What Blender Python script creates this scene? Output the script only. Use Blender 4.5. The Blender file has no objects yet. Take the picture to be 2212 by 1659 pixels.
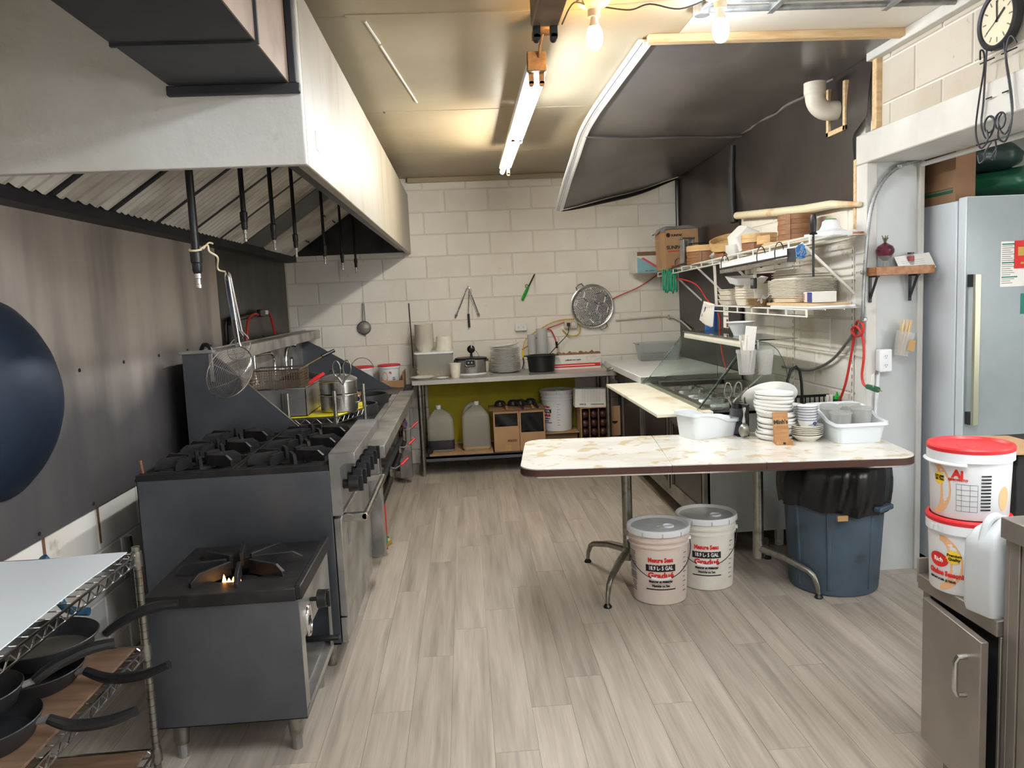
import bpy, bmesh, math, random
from math import pi, sin, cos, sqrt, atan2
from mathutils import Vector, Matrix
random.seed(7)
S = bpy.context.scene
COL = S.collection
# ------------------------------------------------------------------ camera
CW, CH, CF = 2212, 1659, 1681.67
YAW, PITCH, ROLL, CAMH = .0577, .1115, -.0449, 1.53
_fw = Vector((sin(YAW)*cos(PITCH), cos(YAW)*cos(PITCH), -sin(PITCH)))
_r0 = Vector((cos(YAW), -sin(YAW), 0)); _u0 = _r0.cross(_fw)
_r = _r0*cos(ROLL) + _u0*sin(ROLL); _u = -_r0*sin(ROLL) + _u0*cos(ROLL)
CAM = Vector((0, 0, CAMH))
cd = bpy.data.cameras.new('camera'); cam = bpy.data.objects.new('camera', cd); COL.objects.link(cam)
cd.sensor_fit = 'HORIZONTAL'; cd.sensor_width = 36; cd.lens = 36*CF/CW; cd.clip_start = .05
m = Matrix((( _r.x, _u.x, -_fw.x, 0), (_r.y, _u.y, -_fw.y, 0), (_r.z, _u.z, -_fw.z, CAMH), (0, 0, 0, 1)))
cam.matrix_world = m
S.camera = cam
S.view_settings.view_transform = 'Standard'; S.view_settings.look = 'None'
S.view_settings.gamma = 1; S.view_settings.use_curve_mapping = False
S.view_settings.exposure = -0.10
w = bpy.data.worlds.new('world'); S.world = w; w.use_nodes = True
w.node_tree.nodes['Background'].inputs[0].default_value = (.75, .8, .9, 1)
w.node_tree.nodes['Background'].inputs[1].default_value = .30
# lamp strengths (the lamps themselves are built with their fixtures)
E_TUBE_COOL, E_TUBE_WARM, E_BULB_WARM, E_BULB_COOL, E_TUBE_BEHIND_ASSUMED = 190, 175, 150, 240, 112

def ray(x, y): return _r*((x-CW/2)/CF) + _u*((CH/2-y)/CF) + _fw
def PZ(x, y, z): d = ray(x, y); return CAM + d*((z-CAMH)/d.z)
def PX(x, y, X): d = ray(x, y); return CAM + d*(X/d.x)
def PY(x, y, Y): d = ray(x, y); return CAM + d*(Y/d.y)
V = Vector
def lin(c): return c/12.92 if c <= .04045 else ((c+.055)/1.055)**2.4
def C(r, g, b): return (lin(r/255), lin(g/255), lin(b/255), 1)
# ------------------------------------------------------------------ mesh builder
class MB:
    def __init__(s, M=None): s.v = []; s.f = []; s.M = M or Matrix()
    def add(s, vs, fs, M=None):
        n = len(s.v); MM = s.M @ M if M is not None else s.M
        s.v += [MM @ V(p) for p in vs]; s.f += [tuple(i+n for i in f) for f in fs]; return s
    def box(s, x0, x1, y0, y1, z0, z1, M=None):
        return s.add([(x0,y0,z0),(x1,y0,z0),(x1,y1,z0),(x0,y1,z0),(x0,y0,z1),(x1,y0,z1),(x1,y1,z1),(x0,y1,z1)],
            [(0,3,2,1),(4,5,6,7),(0,1,5,4),(1,2,6,5),(2,3,7,6),(3,0,4,7)], M)
    def cbox(s, c, sz, M=None):
        a = [k/2 for k in sz]; return s.box(c[0]-a[0], c[0]+a[0], c[1]-a[1], c[1]+a[1], c[2]-a[2], c[2]+a[2], M)
    def cyl(s, p0, p1, r0, r1=None, n=16, caps=True):
        p0 = V(p0); p1 = V(p1); r1 = r0 if r1 is None else r1
        d = (p1-p0).normalized(); a = d.orthogonal().normalized(); b = d.cross(a)
        vs = []
        for p, r in ((p0, r0), (p1, r1)):
            vs += [p + a*(r*cos(2*pi*i/n)) + b*(r*sin(2*pi*i/n)) for i in range(n)]
        fs = [(i, (i+1) % n, n+(i+1) % n, n+i) for i in range(n)]
        if caps: fs += [tuple(range(n-1, -1, -1)), tuple(range(n, 2*n))]
        return s.add(vs, fs)
    def bar(s, p0, p1, w, h, up=(0, 0, 1)):
        p0 = V(p0); p1 = V(p1); d = (p1-p0).normalized(); a = d.cross(V(up)).normalized(); b = a.cross(d)
        vs = [p + a*(i*w/2) + b*(j*h/2) for p in (p0, p1) for i, j in ((-1,-1),(1,-1),(1,1),(-1,1))]
        return s.add(vs, [(0,1,2,3),(7,6,5,4),(0,4,5,1),(1,5,6,2),(2,6,7,3),(3,7,4,0)])
    def tube(s, pts, r, n=8, closed=False, flat=1.0):
        pts = [V(p) for p in pts]; k = len(pts); vs = []; a = None
        rr = r if isinstance(r, (list, tuple)) else [r]*k
        for i, p in enumerate(pts):
            if closed: d = pts[(i+1) % k]-pts[i-1]
            else: d = pts[min(i+1, k-1)]-pts[max(i-1, 0)]
            d.normalize()
            a = d.orthogonal().normalized() if a is None else (a-d*a.dot(d)).normalized()
            b = d.cross(a)
            vs += [p + a*(rr[i]*cos(2*pi*j/n)) + b*(flat*rr[i]*sin(2*pi*j/n)) for j in range(n)]
        fs = []
        for i in range(k if closed else k-1):
            q = ((i+1) % k)*n
            fs += [(i*n+j, i*n+(j+1) % n, q+(j+1) % n, q+j) for j in range(n)]
        if not closed: fs += [tuple(range(n-1, -1, -1)), tuple(range((k-1)*n, k*n))]
        return s.add(vs, fs)
    def lathe(s, prof, n=32, o=(0, 0, 0), M=None, a0=0, a1=2*pi):
        full = abs(a1-a0-2*pi) < 1e-6; m = n if full else n+1; vs = []; fs = []; o = V(o)
        for r, z in prof: vs += [o+V((r*cos(a0+(a1-a0)*i/n), r*sin(a0+(a1-a0)*i/n), z)) for i in range(m)]
        for k in range(len(prof)-1):
            for i in range(n):
                j = (i+1) % m; fs.append((k*m+i, k*m+j, (k+1)*m+j, (k+1)*m+i))
        return s.add(vs, fs, M)
    def prism(s, poly, z0, z1, M=None):
        n = len(poly); vs = [(x, y, z) for z in (z0, z1) for x, y in poly]
        fs = [tuple(range(n-1, -1, -1)), tuple(range(n, 2*n))] + [(i, (i+1) % n, n+(i+1) % n, n+i) for i in range(n)]
        return s.add(vs, fs, M)
    def grid(s, fn, nu, nv, thick=None):
        vs = [V(fn(i/nu, j/nv)) for j in range(nv+1) for i in range(nu+1)]; k = nu+1
        fs = [(j*k+i, j*k+i+1, (j+1)*k+i+1, (j+1)*k+i) for j in range(nv) for i in range(nu)]
        if thick:
            t = V(thick); n = len(vs); vs = vs + [p+t for p in vs]
            fs2 = [tuple(q+n for q in reversed(f)) for f in fs]
            bd = [i for i in range(nu+1)] + [j*k+nu for j in range(1, nv+1)] + [nv*k+i for i in range(nu-1, -1, -1)] + [j*k for j in range(nv-1, 0, -1)]
            fs = fs + fs2 + [(bd[(i+1) % len(bd)], bd[i], bd[i]+n, bd[(i+1) % len(bd)]+n) for i in range(len(bd))]
        return s.add(vs, fs)
    def ico(s, c, r, sub=2, sc=(1, 1, 1)):
        bm = bmesh.new(); bmesh.ops.create_icosphere(bm, subdivisions=sub, radius=r)
        bm.verts.index_update()
        vs = [(c[0]+v.co.x*sc[0], c[1]+v.co.y*sc[1], c[2]+v.co.z*sc[2]) for v in bm.verts]
        fs = [tuple(v.index for v in f.verts) for f in bm.faces]; bm.free(); return s.add(vs, fs)
    def mesh(s, name, off=V((0, 0, 0)), sharp=28):
        me = bpy.data.meshes.new(name); me.from_pydata([p-off for p in s.v], [], s.f)
        bm = bmesh.new(); bm.from_mesh(me); bmesh.ops.recalc_face_normals(bm, faces=bm.faces); bm.to_mesh(me); bm.free()
        me.shade_smooth(); me.set_sharp_from_angle(angle=math.radians(sharp)); me.update()
        return me
    def build(s, name, mat, parent=None, at=None, bevel=0, sharp=28, label=None, seg=2):
        off = ORG.get(parent, V((0, 0, 0))) if parent else (V(at) if at is not None else V((0, 0, 0)))
        me = s.mesh(name, off, sharp); me.materials.append(MAT[mat] if isinstance(mat, str) else mat)
        o = bpy.data.objects.new(name, me); COL.objects.link(o)
        if parent: o.parent = parent
        else: o.location = off
        ORG[o] = off
        if bevel:
            b = o.modifiers.new('bevel', 'BEVEL'); b.width = bevel; b.segments = seg; b.limit_method = 'ANGLE'; b.angle_limit = math.radians(40)
        if label: o['label'] = label
        return o
ORG = {}
def tag(o, label, cat, group=None, kind=None):
    o['label'] = label; o['category'] = cat
    if group: o['group'] = group
    if kind: o['kind'] = kind
    return o
def thing(name, label, cat, at=(0, 0, 0), group=None):
    o = bpy.data.objects.new(name, None); COL.objects.link(o); o.location = V(at); o.empty_display_size = .1
    ORG[o] = V(at); return tag(o, label, cat, group)
def struct(o): o['kind'] = 'structure'; return o
def clone(root, at, rotz=0, label=None, group=None, scale=None):
    def cp(o, par):
        c = o.copy(); COL.objects.link(c); c.parent = par; ORG[c] = ORG.get(o, V((0,0,0)))
        for k in o.children: cp(k, c)
        return c
    c = cp(root, None); c.location = V(at); c.rotation_euler = (0, 0, rotz); ORG[c] = V(at)
    if scale: c.scale = scale
    if label: c['label'] = label
    if group: c['group'] = group
    return c
def inst(me_obj, name, loc, parent):
    o = bpy.data.objects.new(name, me_obj); COL.objects.link(o); o.parent = parent; o.location = V(loc)-ORG[parent]; ORG[o] = ORG[parent]
    return o
def text_mb(body, size, M, bend=None, ext=.0004, align='CENTER', sx=1.0, bold=0.0):
    """lettering as thin raised mesh, placed by matrix M (x right, y up, z out)"""
    cu = bpy.data.curves.new('t', 'FONT'); cu.body = body; cu.size = size; cu.align_x = align; cu.align_y = 'CENTER'
    cu.extrude = ext; cu.resolution_u = 2; cu.offset = bold
    o = bpy.data.objects.new('t', cu); COL.objects.link(o)
    dg = bpy.context.evaluated_depsgraph_get(); dg.update()
    me = bpy.data.meshes.new_from_object(o.evaluated_get(dg))
    mb = MB(); vs = [V((v.co.x*sx, v.co.y, v.co.z)) for v in me.vertices]
    if bend: vs = [V((sin(p.x/bend)*(bend+p.z), p.y, cos(p.x/bend)*(bend+p.z)-bend)) for p in vs]
    mb.add(vs, [tuple(p.vertices) for p in me.polygons], M)
    bpy.data.objects.remove(o); bpy.data.curves.remove(cu); bpy.data.meshes.remove(me)
    return mb
def frame(o, x, z):
    """matrix with local x -> x, local z -> z (outward), y = z cross x"""
    x = V(x).normalized(); z = V(z).normalized(); y = z.cross(x).normalized(); x = y.cross(z)
    return Matrix(((x.x, y.x, z.x, o[0]), (x.y, y.y, z.y, o[1]), (x.z, y.z, z.z, o[2]), (0, 0, 0, 1)))
def arc(c, r, a0, a1, n, ax='xz'):
    out = []
    for i in range(n+1):
        a = a0+(a1-a0)*i/n; u = r*cos(a); v = r*sin(a)
        out.append(V(c)+(V((u, 0, v)) if ax == 'xz' else V((0, u, v)) if ax == 'yz' else V((u, v, 0))))
    return out
def spline(pts, k=8):
    P = [V(p) for p in pts]; out = []
    for i in range(len(P)-1):
        a = P[max(i-1, 0)]; b = P[i]; c = P[i+1]; d = P[min(i+2, len(P)-1)]
        for j in range(k):
            t = j/k; out.append(.5*((2*b)+(c-a)*t+(2*a-5*b+4*c-d)*t*t+(3*b-a-3*c+d)*t**3))
    return out+[P[-1]]
# ------------------------------------------------------------------ materials
MAT = {}
def mat(name, col, rough=.5, metal=0, col2=None, scale=6, stretch=(1, 1, 1), mix=(.35, .65), bump=0, bscale=40, trans=0, ior=1.45,
        emit=None, estr=0, alpha=1, rand=0, coat=0, col3=None, scale3=30, mix3=(.62, .72), detail=4, spec=.5, r2=None, sss=0, bstretch=None):
    m = bpy.data.materials.new(name); m.use_nodes = True; nt = m.node_tree; N = nt.nodes; L = nt.links
    b = N['Principled BSDF']; b.inputs['Roughness'].default_value = rough; b.inputs['Metallic'].default_value = metal
    b.inputs['Base Color'].default_value = col; b.inputs['IOR'].default_value = ior
    b.inputs['Specular IOR Level'].default_value = spec
    if trans: b.inputs['Transmission Weight'].default_value = trans
    if alpha < 1: b.inputs['Alpha'].default_value = alpha
    if coat: b.inputs['Coat Weight'].default_value = coat
    if emit: b.inputs['Emission Color'].default_value = emit; b.inputs['Emission Strength'].default_value = estr
    tc = N.new('ShaderNodeTexCoord')
    def noise(sc, st, det=detail):
        mp = N.new('ShaderNodeMapping'); mp.inputs['Scale'].default_value = st; L.new(tc.outputs['Object'], mp.inputs[0])
        n = N.new('ShaderNodeTexNoise'); n.inputs['Scale'].default_value = sc; n.inputs['Detail'].default_value = det
        if rand:
            oi = N.new('ShaderNodeObjectInfo'); ad = N.new('ShaderNodeVectorMath'); ad.operation = 'MULTIPLY_ADD'
            ad.inputs[1].default_value = (37, 91, 53); L.new(oi.outputs['Random'], ad.inputs[0]); L.new(mp.outputs[0], ad.inputs[2]); L.new(ad.outputs[0], n.inputs['Vector'])
        else: L.new(mp.outputs[0], n.inputs['Vector'])
        return n.outputs['Fac']
    cur = None
    def blend(fac, lo, hi, base, c2):
        mr = N.new('ShaderNodeMapRange'); mr.inputs[1].default_value = lo; mr.inputs[2].default_value = hi; L.new(fac, mr.inputs[0])
        mx = N.new('ShaderNodeMix'); mx.data_type = 'RGBA'; L.new(mr.outputs[0], mx.inputs[0])
        if isinstance(base, tuple): mx.inputs[6].default_value = base
        else: L.new(base, mx.inputs[6])
        mx.inputs[7].default_value = c2
        return mx.outputs[2], mr.outputs[0]
    base = col; f1 = None
    if col2: base, f1 = blend(noise(scale, stretch), mix[0], mix[1], base, col2)
    if col3: base, _ = blend(noise(scale3, (1, 1, 1), 6), mix3[0], mix3[1], base, col3)
    if rand and rand < 1:
        oi = N.new('ShaderNodeObjectInfo'); hs = N.new('ShaderNodeHueSaturation')
        mr = N.new('ShaderNodeMapRange'); mr.inputs[3].default_value = 1-rand; mr.inputs[4].default_value = 1+rand
        L.new(oi.outputs['Random'], mr.inputs[0]); L.new(mr.outputs[0], hs.inputs['Value'])
        if isinstance(base, tuple): hs.inputs['Color'].default_value = base
        else: L.new(base, hs.inputs['Color'])
        base = hs.outputs[0]
    if not isinstance(base, tuple): L.new(base, b.inputs['Base Color'])
    if r2 is not None and f1 is not None:
        mr = N.new('ShaderNodeMapRange'); mr.inputs[3].default_value = rough; mr.inputs[4].default_value = r2; L.new(f1, mr.inputs[0]); L.new(mr.outputs[0], b.inputs['Roughness'])
    if bump:
        bp = N.new('ShaderNodeBump'); bp.inputs['Strength'].default_value = bump; bp.inputs['Distance'].default_value = .004
        L.new(noise(bscale, bstretch or (1, 1, 1), 6), bp.inputs['Height']); L.new(bp.outputs[0], b.inputs['Normal'])
    if sss: b.inputs['Subsurface Weight'].default_value = sss; b.inputs['Subsurface Radius'].default_value = (.02, .02, .02)
    MAT[name] = m; return m
mat('block_paint', C(238, 233, 224), .62, col2=C(230, 224, 214), scale=3, rand=.03, bump=.35, bscale=45, col3=C(216, 208, 196), scale3=14, mix3=(.68, .8))
mat('block_paint_dirty', C(228, 224, 216), .6, col2=C(196, 182, 160), scale=2.2, stretch=(1, 1, .25), mix=(.5, .78), rand=.03, bump=.45, bscale=60, col3=C(150, 132, 106), scale3=9, mix3=(.66, .82))
mat('mortar', C(216, 210, 200), .7, bump=.3, bscale=60)
mat('white_paint', C(214, 213, 208), .5, col2=C(196, 194, 188), scale=3, bump=.12, bscale=30, col3=C(160, 150, 135), scale3=5, mix3=(.68, .82))
mat('grey_paint', C(196, 200, 200), .45, col2=C(182, 186, 186), scale=2.5, bump=.15, bscale=25)
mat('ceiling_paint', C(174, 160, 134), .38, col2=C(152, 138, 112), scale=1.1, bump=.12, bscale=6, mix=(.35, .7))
mat('hood_paint', C(190, 189, 184), .42, col2=C(172, 168, 158), scale=2.2, bump=1.0, bscale=22, mix=(.4, .7), col3=C(150, 138, 122), scale3=10, mix3=(.68, .85))
mat('hood_front', C(150, 143, 130), .40, col2=C(128, 112, 86), scale=3.2, stretch=(1, 2.6, .3), mix=(.5, .8), bump=.4, bscale=14)
mat('soot_steel', C(78, 76, 74), .42, .55, col2=C(44, 46, 50), scale=3, bump=.1, bscale=20)
mat('duct_black', C(50, 50, 54), .55, .35, col2=C(38, 39, 44), scale=4, bump=.15, bscale=18)
mat('duct_brown', C(142, 124, 110), .55, .3, col2=C(110, 96, 88), scale=5, mix=(.45, .7))
mat('filter_alu', C(222, 216, 206), .42, .15, col2=C(156, 146, 134), scale=3, mix=(.4, .7), r2=.55)
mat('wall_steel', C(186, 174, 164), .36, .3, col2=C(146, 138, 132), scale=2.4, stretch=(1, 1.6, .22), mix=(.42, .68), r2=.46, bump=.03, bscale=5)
mat('wall_steel_dark', C(74, 70, 68), .38, .7, col2=C(54, 53, 54), scale=3, stretch=(1, 1.6, .3))
mat('steel', C(178, 175, 170), .32, .65, col2=C(128, 126, 124), scale=5, stretch=(1, 1, 1), r2=.38)
mat('steel_dark', C(108, 111, 118), .36, .8, col2=C(90, 93, 100), scale=3, r2=.45)
mat('steel_bright', C(205, 203, 200), .2, 1, col2=C(180, 178, 175), scale=8, r2=.3)
mat('chrome', C(215, 215, 215), .12, 1)
mat('chrome_dull', C(150, 148, 140), .32, .95, col2=C(110, 104, 92), scale=25, mix=(.5, .75))
mat('cast_iron', C(30, 29, 30), .5, .25, col2=C(52, 46, 44), scale=14, mix=(.5, .75), bump=.3, bscale=60)
mat('black_plastic', C(22, 22, 24), .35)
mat('black_matte', C(18, 18, 19), .7)
mat('black_gloss', C(12, 12, 13), .15)
mat('pan_coat', C(30, 32, 36), .4, .1, col2=C(44, 44, 46), scale=6)
mat('pan_inner', C(92, 86, 78), .35, .2, col2=C(60, 58, 56), scale=5)
mat('wok_iron', C(36, 48, 66), .48, .35, col2=C(26, 36, 52), scale=3, bump=.05, bscale=20)
mat('wood', C(186, 140, 92), .55, col2=C(160, 112, 68), scale=8, stretch=(1, 8, 8))
mat('wood_pale', C(216, 190, 150), .6, col2=C(196, 164, 120), scale=7, stretch=(1, 8, 8))
mat('wood_brown', C(164, 116, 74), .45, col2=C(138, 92, 56), scale=8, stretch=(6, 1, 6))
mat('board_brown', C(116, 90, 68), .7, col2=C(90, 68, 50), scale=6, stretch=(1, 4, 1))
mat('osb', C(178, 134, 74), .75, col2=C(130, 92, 46), scale=32, mix=(.42, .6), bump=.4, bscale=40, col3=C(70, 50, 30), scale3=9, mix3=(.62, .7))
mat('cardboard', C(176, 140, 104), .75, col2=C(164, 128, 92), scale=4)
mat('cardboard_dark', C(134, 102, 74), .8, col2=C(120, 90, 64), scale=4)
mat('card_white', C(226, 224, 218), .6, col2=C(214, 210, 202), scale=5)
mat('white_plastic', C(232, 234, 236), .35, col2=C(224, 226, 228), scale=4)
mat('bin_white', C(226, 232, 236), .3)
mat('ceramic', C(238, 238, 234), .18, coat=.3)
mat('ceramic_cream', C(230, 226, 214), .2, coat=.3)
mat('foam', C(232, 226, 214), .6, col2=C(222, 214, 200), scale=20)
mat('wire_white', C(228, 226, 218), .4)
mat('bucket_white', C(222, 218, 208), .42, col2=C(200, 190, 176), scale=4, mix=(.45, .75), col3=C(120, 110, 94), scale3=7, mix3=(.66, .8))
mat('bucket_pink', C(224, 208, 198), .45, col2=C(206, 188, 176), scale=5, mix=(.4, .7), col3=C(140, 122, 104), scale3=8, mix3=(.66, .8))
mat('lid_grey', C(206, 208, 208), .45, col2=C(176, 178, 178), scale=6)
mat('red_plastic', C(206, 44, 48), .35)
mat('red_print', C(206, 40, 36), .6)
mat('black_print', C(24, 24, 26), .6)
mat('blue_print', C(52, 70, 140), .6)
mat('grey_print', C(120, 118, 116), .6)
mat('orange_print', C(232, 176, 128), .5)
mat('yellow_print', C(246, 208, 40), .5)
mat('white_print', C(236, 234, 228), .5)
mat('teal_print', C(20, 118, 100), .5)
mat('lightblue_print', C(140, 186, 196), .55)
mat('pink_print', C(216, 96, 108), .55)
mat('yellow_sheet', C(232, 216, 30), .35, col2=C(214, 196, 20), scale=6)
mat('yellow_paint', C(196, 182, 24), .6, col2=C(176, 160, 30), scale=4)
mat('bin_grey', C(70, 86, 100), .55, col2=C(58, 72, 84), scale=5, bump=.1, bscale=50, col3=C(40, 44, 46), scale3=8, mix3=(.6, .75))
mat('bag_black', C(10, 11, 13), .3, bump=.35, bscale=22)
mat('basket_wire', C(120, 98, 76), .45, .6)
mat('steel_cab', C(150, 142, 134), .36, .55, col2=C(134, 126, 120), scale=3)
mat('tarp', C(110, 104, 102), .36, col2=C(92, 88, 86), scale=2.4, bump=.25, bscale=7, coat=.15)
mat('tarp_wall', C(56, 49, 46), .38, col2=C(43, 39, 37), scale=2.6, bump=.35, bscale=6, coat=.15)
mat('black_board', C(40, 39, 40), .3, .1)
mat('pvc', C(212, 206, 194), .4, col2=C(190, 178, 160), scale=7)
mat('pipe_cream', C(226, 214, 184), .5, col2=C(200, 160, 110), scale=5, mix=(.55, .7))
mat('formica', C(238, 236, 230), .25, col2=C(228, 223, 212), scale=3.5, stretch=(1, 2.5, 1), mix=(.45, .6), coat=.3, col3=C(216, 198, 164), scale3=13, mix3=(.56, .64))
mat('edge_brown', C(74, 48, 40), .45)
mat('chopping', C(238, 233, 216), .5, col2=C(224, 211, 182), scale=3.5, mix=(.5, .65), col3=C(198, 172, 128), scale3=5.5, mix3=(.58, .74))
mat('hdpe', C(226, 230, 232), .35, trans=.25, col2=C(216, 220, 222), scale=3)
mat('hdpe_clear', C(226, 226, 220), .28, trans=.72, ior=1.12)
mat('deli_clear', C(242, 242, 240), .14, trans=.74, ior=1.12)
mat('cup_stack', C(214, 216, 216), .2, trans=.35, ior=1.2)
mat('steel_top', C(200, 198, 194), .3, .65, col2=C(186, 184, 180), scale=4)
mat('clear_plastic', C(226, 230, 232), .1, trans=.9, ior=1.15)
mat('shiny_wrap', C(200, 200, 200), .15, .3, bump=.9, bscale=30, trans=.4, ior=1.15)
mat('soy_dark', C(46, 44, 50), .3)
mat('oil_amber', C(190, 160, 96), .3)
mat('bamboo', C(206, 172, 122), .55, col2=C(188, 150, 100), scale=12, stretch=(1, 1, 4))
mat('bamboo_dark', C(142, 98, 64), .5, col2=C(112, 76, 50), scale=8, stretch=(1, 1, 3))
mat('bamboo_stick', C(222, 196, 150), .6)
mat('fridge_white', C(212, 218, 224), .35, col2=C(206, 212, 218), scale=2)
mat('fridge_door', C(158, 168, 170), .3, .1, col2=C(142, 152, 154), scale=2)
mat('handle_alu', C(172, 172, 150), .3, .7)
mat('green_bag', C(30, 100, 72), .3, trans=.2, bump=.8, bscale=14)
mat('green_bag_dark', C(44, 66, 62), .3, trans=.2, bump=.6, bscale=10)
mat('green_plastic', C(40, 160, 60), .35)
mat('green_dark', C(24, 84, 60), .45)
mat('green_rubber', C(24, 150, 112), .5)
mat('red_cord', C(192, 52, 44), .5)
mat('yellow_cord', C(198, 160, 50), .5)
mat('blue_cord', C(74, 130, 190), .5)
mat('blue_bag', C(40, 96, 180), .5, bump=.3, bscale=20)
mat('blue_glass', C(70, 120, 160), .15, trans=.6)
mat('paper', C(232, 230, 224), .7)
mat('paper_cream', C(232, 226, 212), .7)
mat('paper_brown', C(176, 140, 92), .7)
mat('onion', C(92, 30, 46), .25, col2=C(64, 18, 34), scale=10, stretch=(5, 5, .6))
mat('root', C(226, 212, 180), .6)
mat('stem', C(110, 90, 60), .6)
mat('cloth_red', C(120, 60, 50), .9)
mat('brass', C(180, 150, 80), .3, .9)
mat('brown_ceramic', C(64, 36, 32), .35, bump=.6, bscale=30)
mat('clock_face', C(226, 214, 184), .5)
mat('iron_grey', C(52, 52, 56), .45, .5)
mat('galv', C(170, 172, 172), .4, .8, col2=C(140, 142, 142), scale=20)
mat('dust_metal', C(150, 118, 84), .7, .2, col2=C(110, 84, 58), scale=20)
mat('lamp_body', C(224, 210, 180), .5)
mat('fixture_brown', C(130, 108, 84), .6, .2, col2=C(100, 82, 64), scale=6)
mat('porcelain', C(226, 212, 186), .3)
mat('bulb_base', C(232, 226, 214), .4)
mat('tube_cool', C(255, 255, 255), .3, emit=(.86, .94, 1, 1), estr=E_TUBE_COOL)
mat('tube_warm', C(255, 255, 255), .3, emit=(1, .92, .76, 1), estr=E_TUBE_WARM)
mat('bulb_warm', C(255, 255, 255), .3, emit=(1, .56, .15, 1), estr=E_BULB_WARM)
mat('bulb_cool', C(255, 255, 255), .3, emit=(.86, .93, 1, 1), estr=E_BULB_COOL)
mat('tube_behind_assumed', C(255, 255, 255), .3, emit=(.88, .94, 1, 1), estr=E_TUBE_BEHIND_ASSUMED)  # glow of the assumed strip lights behind the camera
mat('tube_alcove_fill', C(255, 255, 255), .3, emit=(.9, .95, 1, 1), estr=16)  # added fill lamp, unseen, brightens the fridge
mat('window_assumed_light', C(255, 255, 255), .3, emit=(.98, .97, .96, 1), estr=17)  # glow of the assumed, unseen window
mat('ceiling_paint_lit_pale', C(232, 227, 216), .4, col2=C(220, 213, 198), scale=1.4, bump=.12, bscale=6)  # right ceiling: bulb light put into the colour; also the pale paint flaps
mat('block_paint_upper', C(194, 186, 172), .6, col2=C(178, 166, 148), scale=2.2, mix=(.45, .75), rand=.03, bump=.45, bscale=60, col3=C(150, 132, 106), scale3=30, mix3=(.68, .8))
mat('mesh_grey', C(150, 150, 146), .5, .3)
mat('flame', C(255, 160, 60), .5, emit=(1, .45, .1, 1), estr=18)
mat('pellets', C(214, 186, 148), .7, rand=.15)
mat('peel_print', C(120, 60, 40), .6)
mat('glass', C(232, 240, 236), .03, trans=1, ior=1.05)
mat('glass_edge', C(120, 146, 136), .1, trans=.5, ior=1.2)
mat('dark_void', C(24, 23, 24), .8)
mat('rust', C(124, 84, 60), .8, col2=C(98, 62, 42), scale=20)

def plank_material():
    m = bpy.data.materials.new('vinyl_plank'); m.use_nodes = True; nt = m.node_tree; N = nt.nodes; L = nt.links; b = N['Principled BSDF']
    tc = N.new('ShaderNodeTexCoord'); oi = N.new('ShaderNodeObjectInfo')
    ad = N.new('ShaderNodeVectorMath'); ad.operation = 'MULTIPLY_ADD'; ad.inputs[1].default_value = (31, 77, 13)
    L.new(oi.outputs['Random'], ad.inputs[0]); L.new(tc.outputs['Object'], ad.inputs[2])
    def ns(st, sc, det, dist=0):
        mp = N.new('ShaderNodeMapping'); mp.inputs['Scale'].default_value = st; L.new(ad.outputs[0], mp.inputs[0])
        n = N.new('ShaderNodeTexNoise'); n.inputs['Scale'].default_value = sc; n.inputs['Detail'].default_value = det; n.inputs['Distortion'].default_value = dist
        L.new(mp.outputs[0], n.inputs['Vector']); return n.outputs['Fac']
    a = ns((1, .055, 1), 24, 4, .3); c = ns((1, .035, 1), 120, 3)
    r1 = N.new('ShaderNodeValToRGB'); e = r1.color_ramp.elements
    e[0].position = .28; e[0].color = C(152, 141, 129); e[1].position = .72; e[1].color = C(192, 181, 168)
    k = e.new(.5); k.color = C(177, 165, 152)
    L.new(a, r1.inputs[0])
    mr = N.new('ShaderNodeMapRange'); mr.inputs[1].default_value = .35; mr.inputs[2].default_value = .65; mr.inputs[3].default_value = .92; mr.inputs[4].default_value = 1.05; L.new(c, mr.inputs[0])
    mr2 = N.new('ShaderNodeMapRange'); mr2.inputs[3].default_value = .86; mr2.inputs[4].default_value = 1.06; L.new(oi.outputs['Random'], mr2.inputs[0])
    mu = N.new('ShaderNodeMath'); mu.operation = 'MULTIPLY'; L.new(mr.outputs[0], mu.inputs[0]); L.new(mr2.outputs[0], mu.inputs[1])
    hs = N.new('ShaderNodeHueSaturation'); L.new(r1.outputs[0], hs.inputs['Color']); L.new(mu.outputs[0], hs.inputs['Value'])
    L.new(hs.outputs[0], b.inputs['Base Color']); b.inputs['Roughness'].default_value = .42
    bp = N.new('ShaderNodeBump'); bp.inputs['Strength'].default_value = .06; bp.inputs['Distance'].default_value = .002; L.new(c, bp.inputs['Height']); L.new(bp.outputs[0], b.inputs['Normal'])
    MAT['plank'] = m
plank_material()

ORDW = 'lowest,second,third,fourth,fifth,sixth,seventh,eighth,ninth,tenth,eleventh,twelfth,thirteenth,fourteenth,fifteenth,sixteenth,seventeenth,eighteenth,nineteenth,twentieth,twenty-first,twenty-second'.split(',')
def nth(k): return ORDW[k]+(' from the bottom' if k else '')

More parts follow.
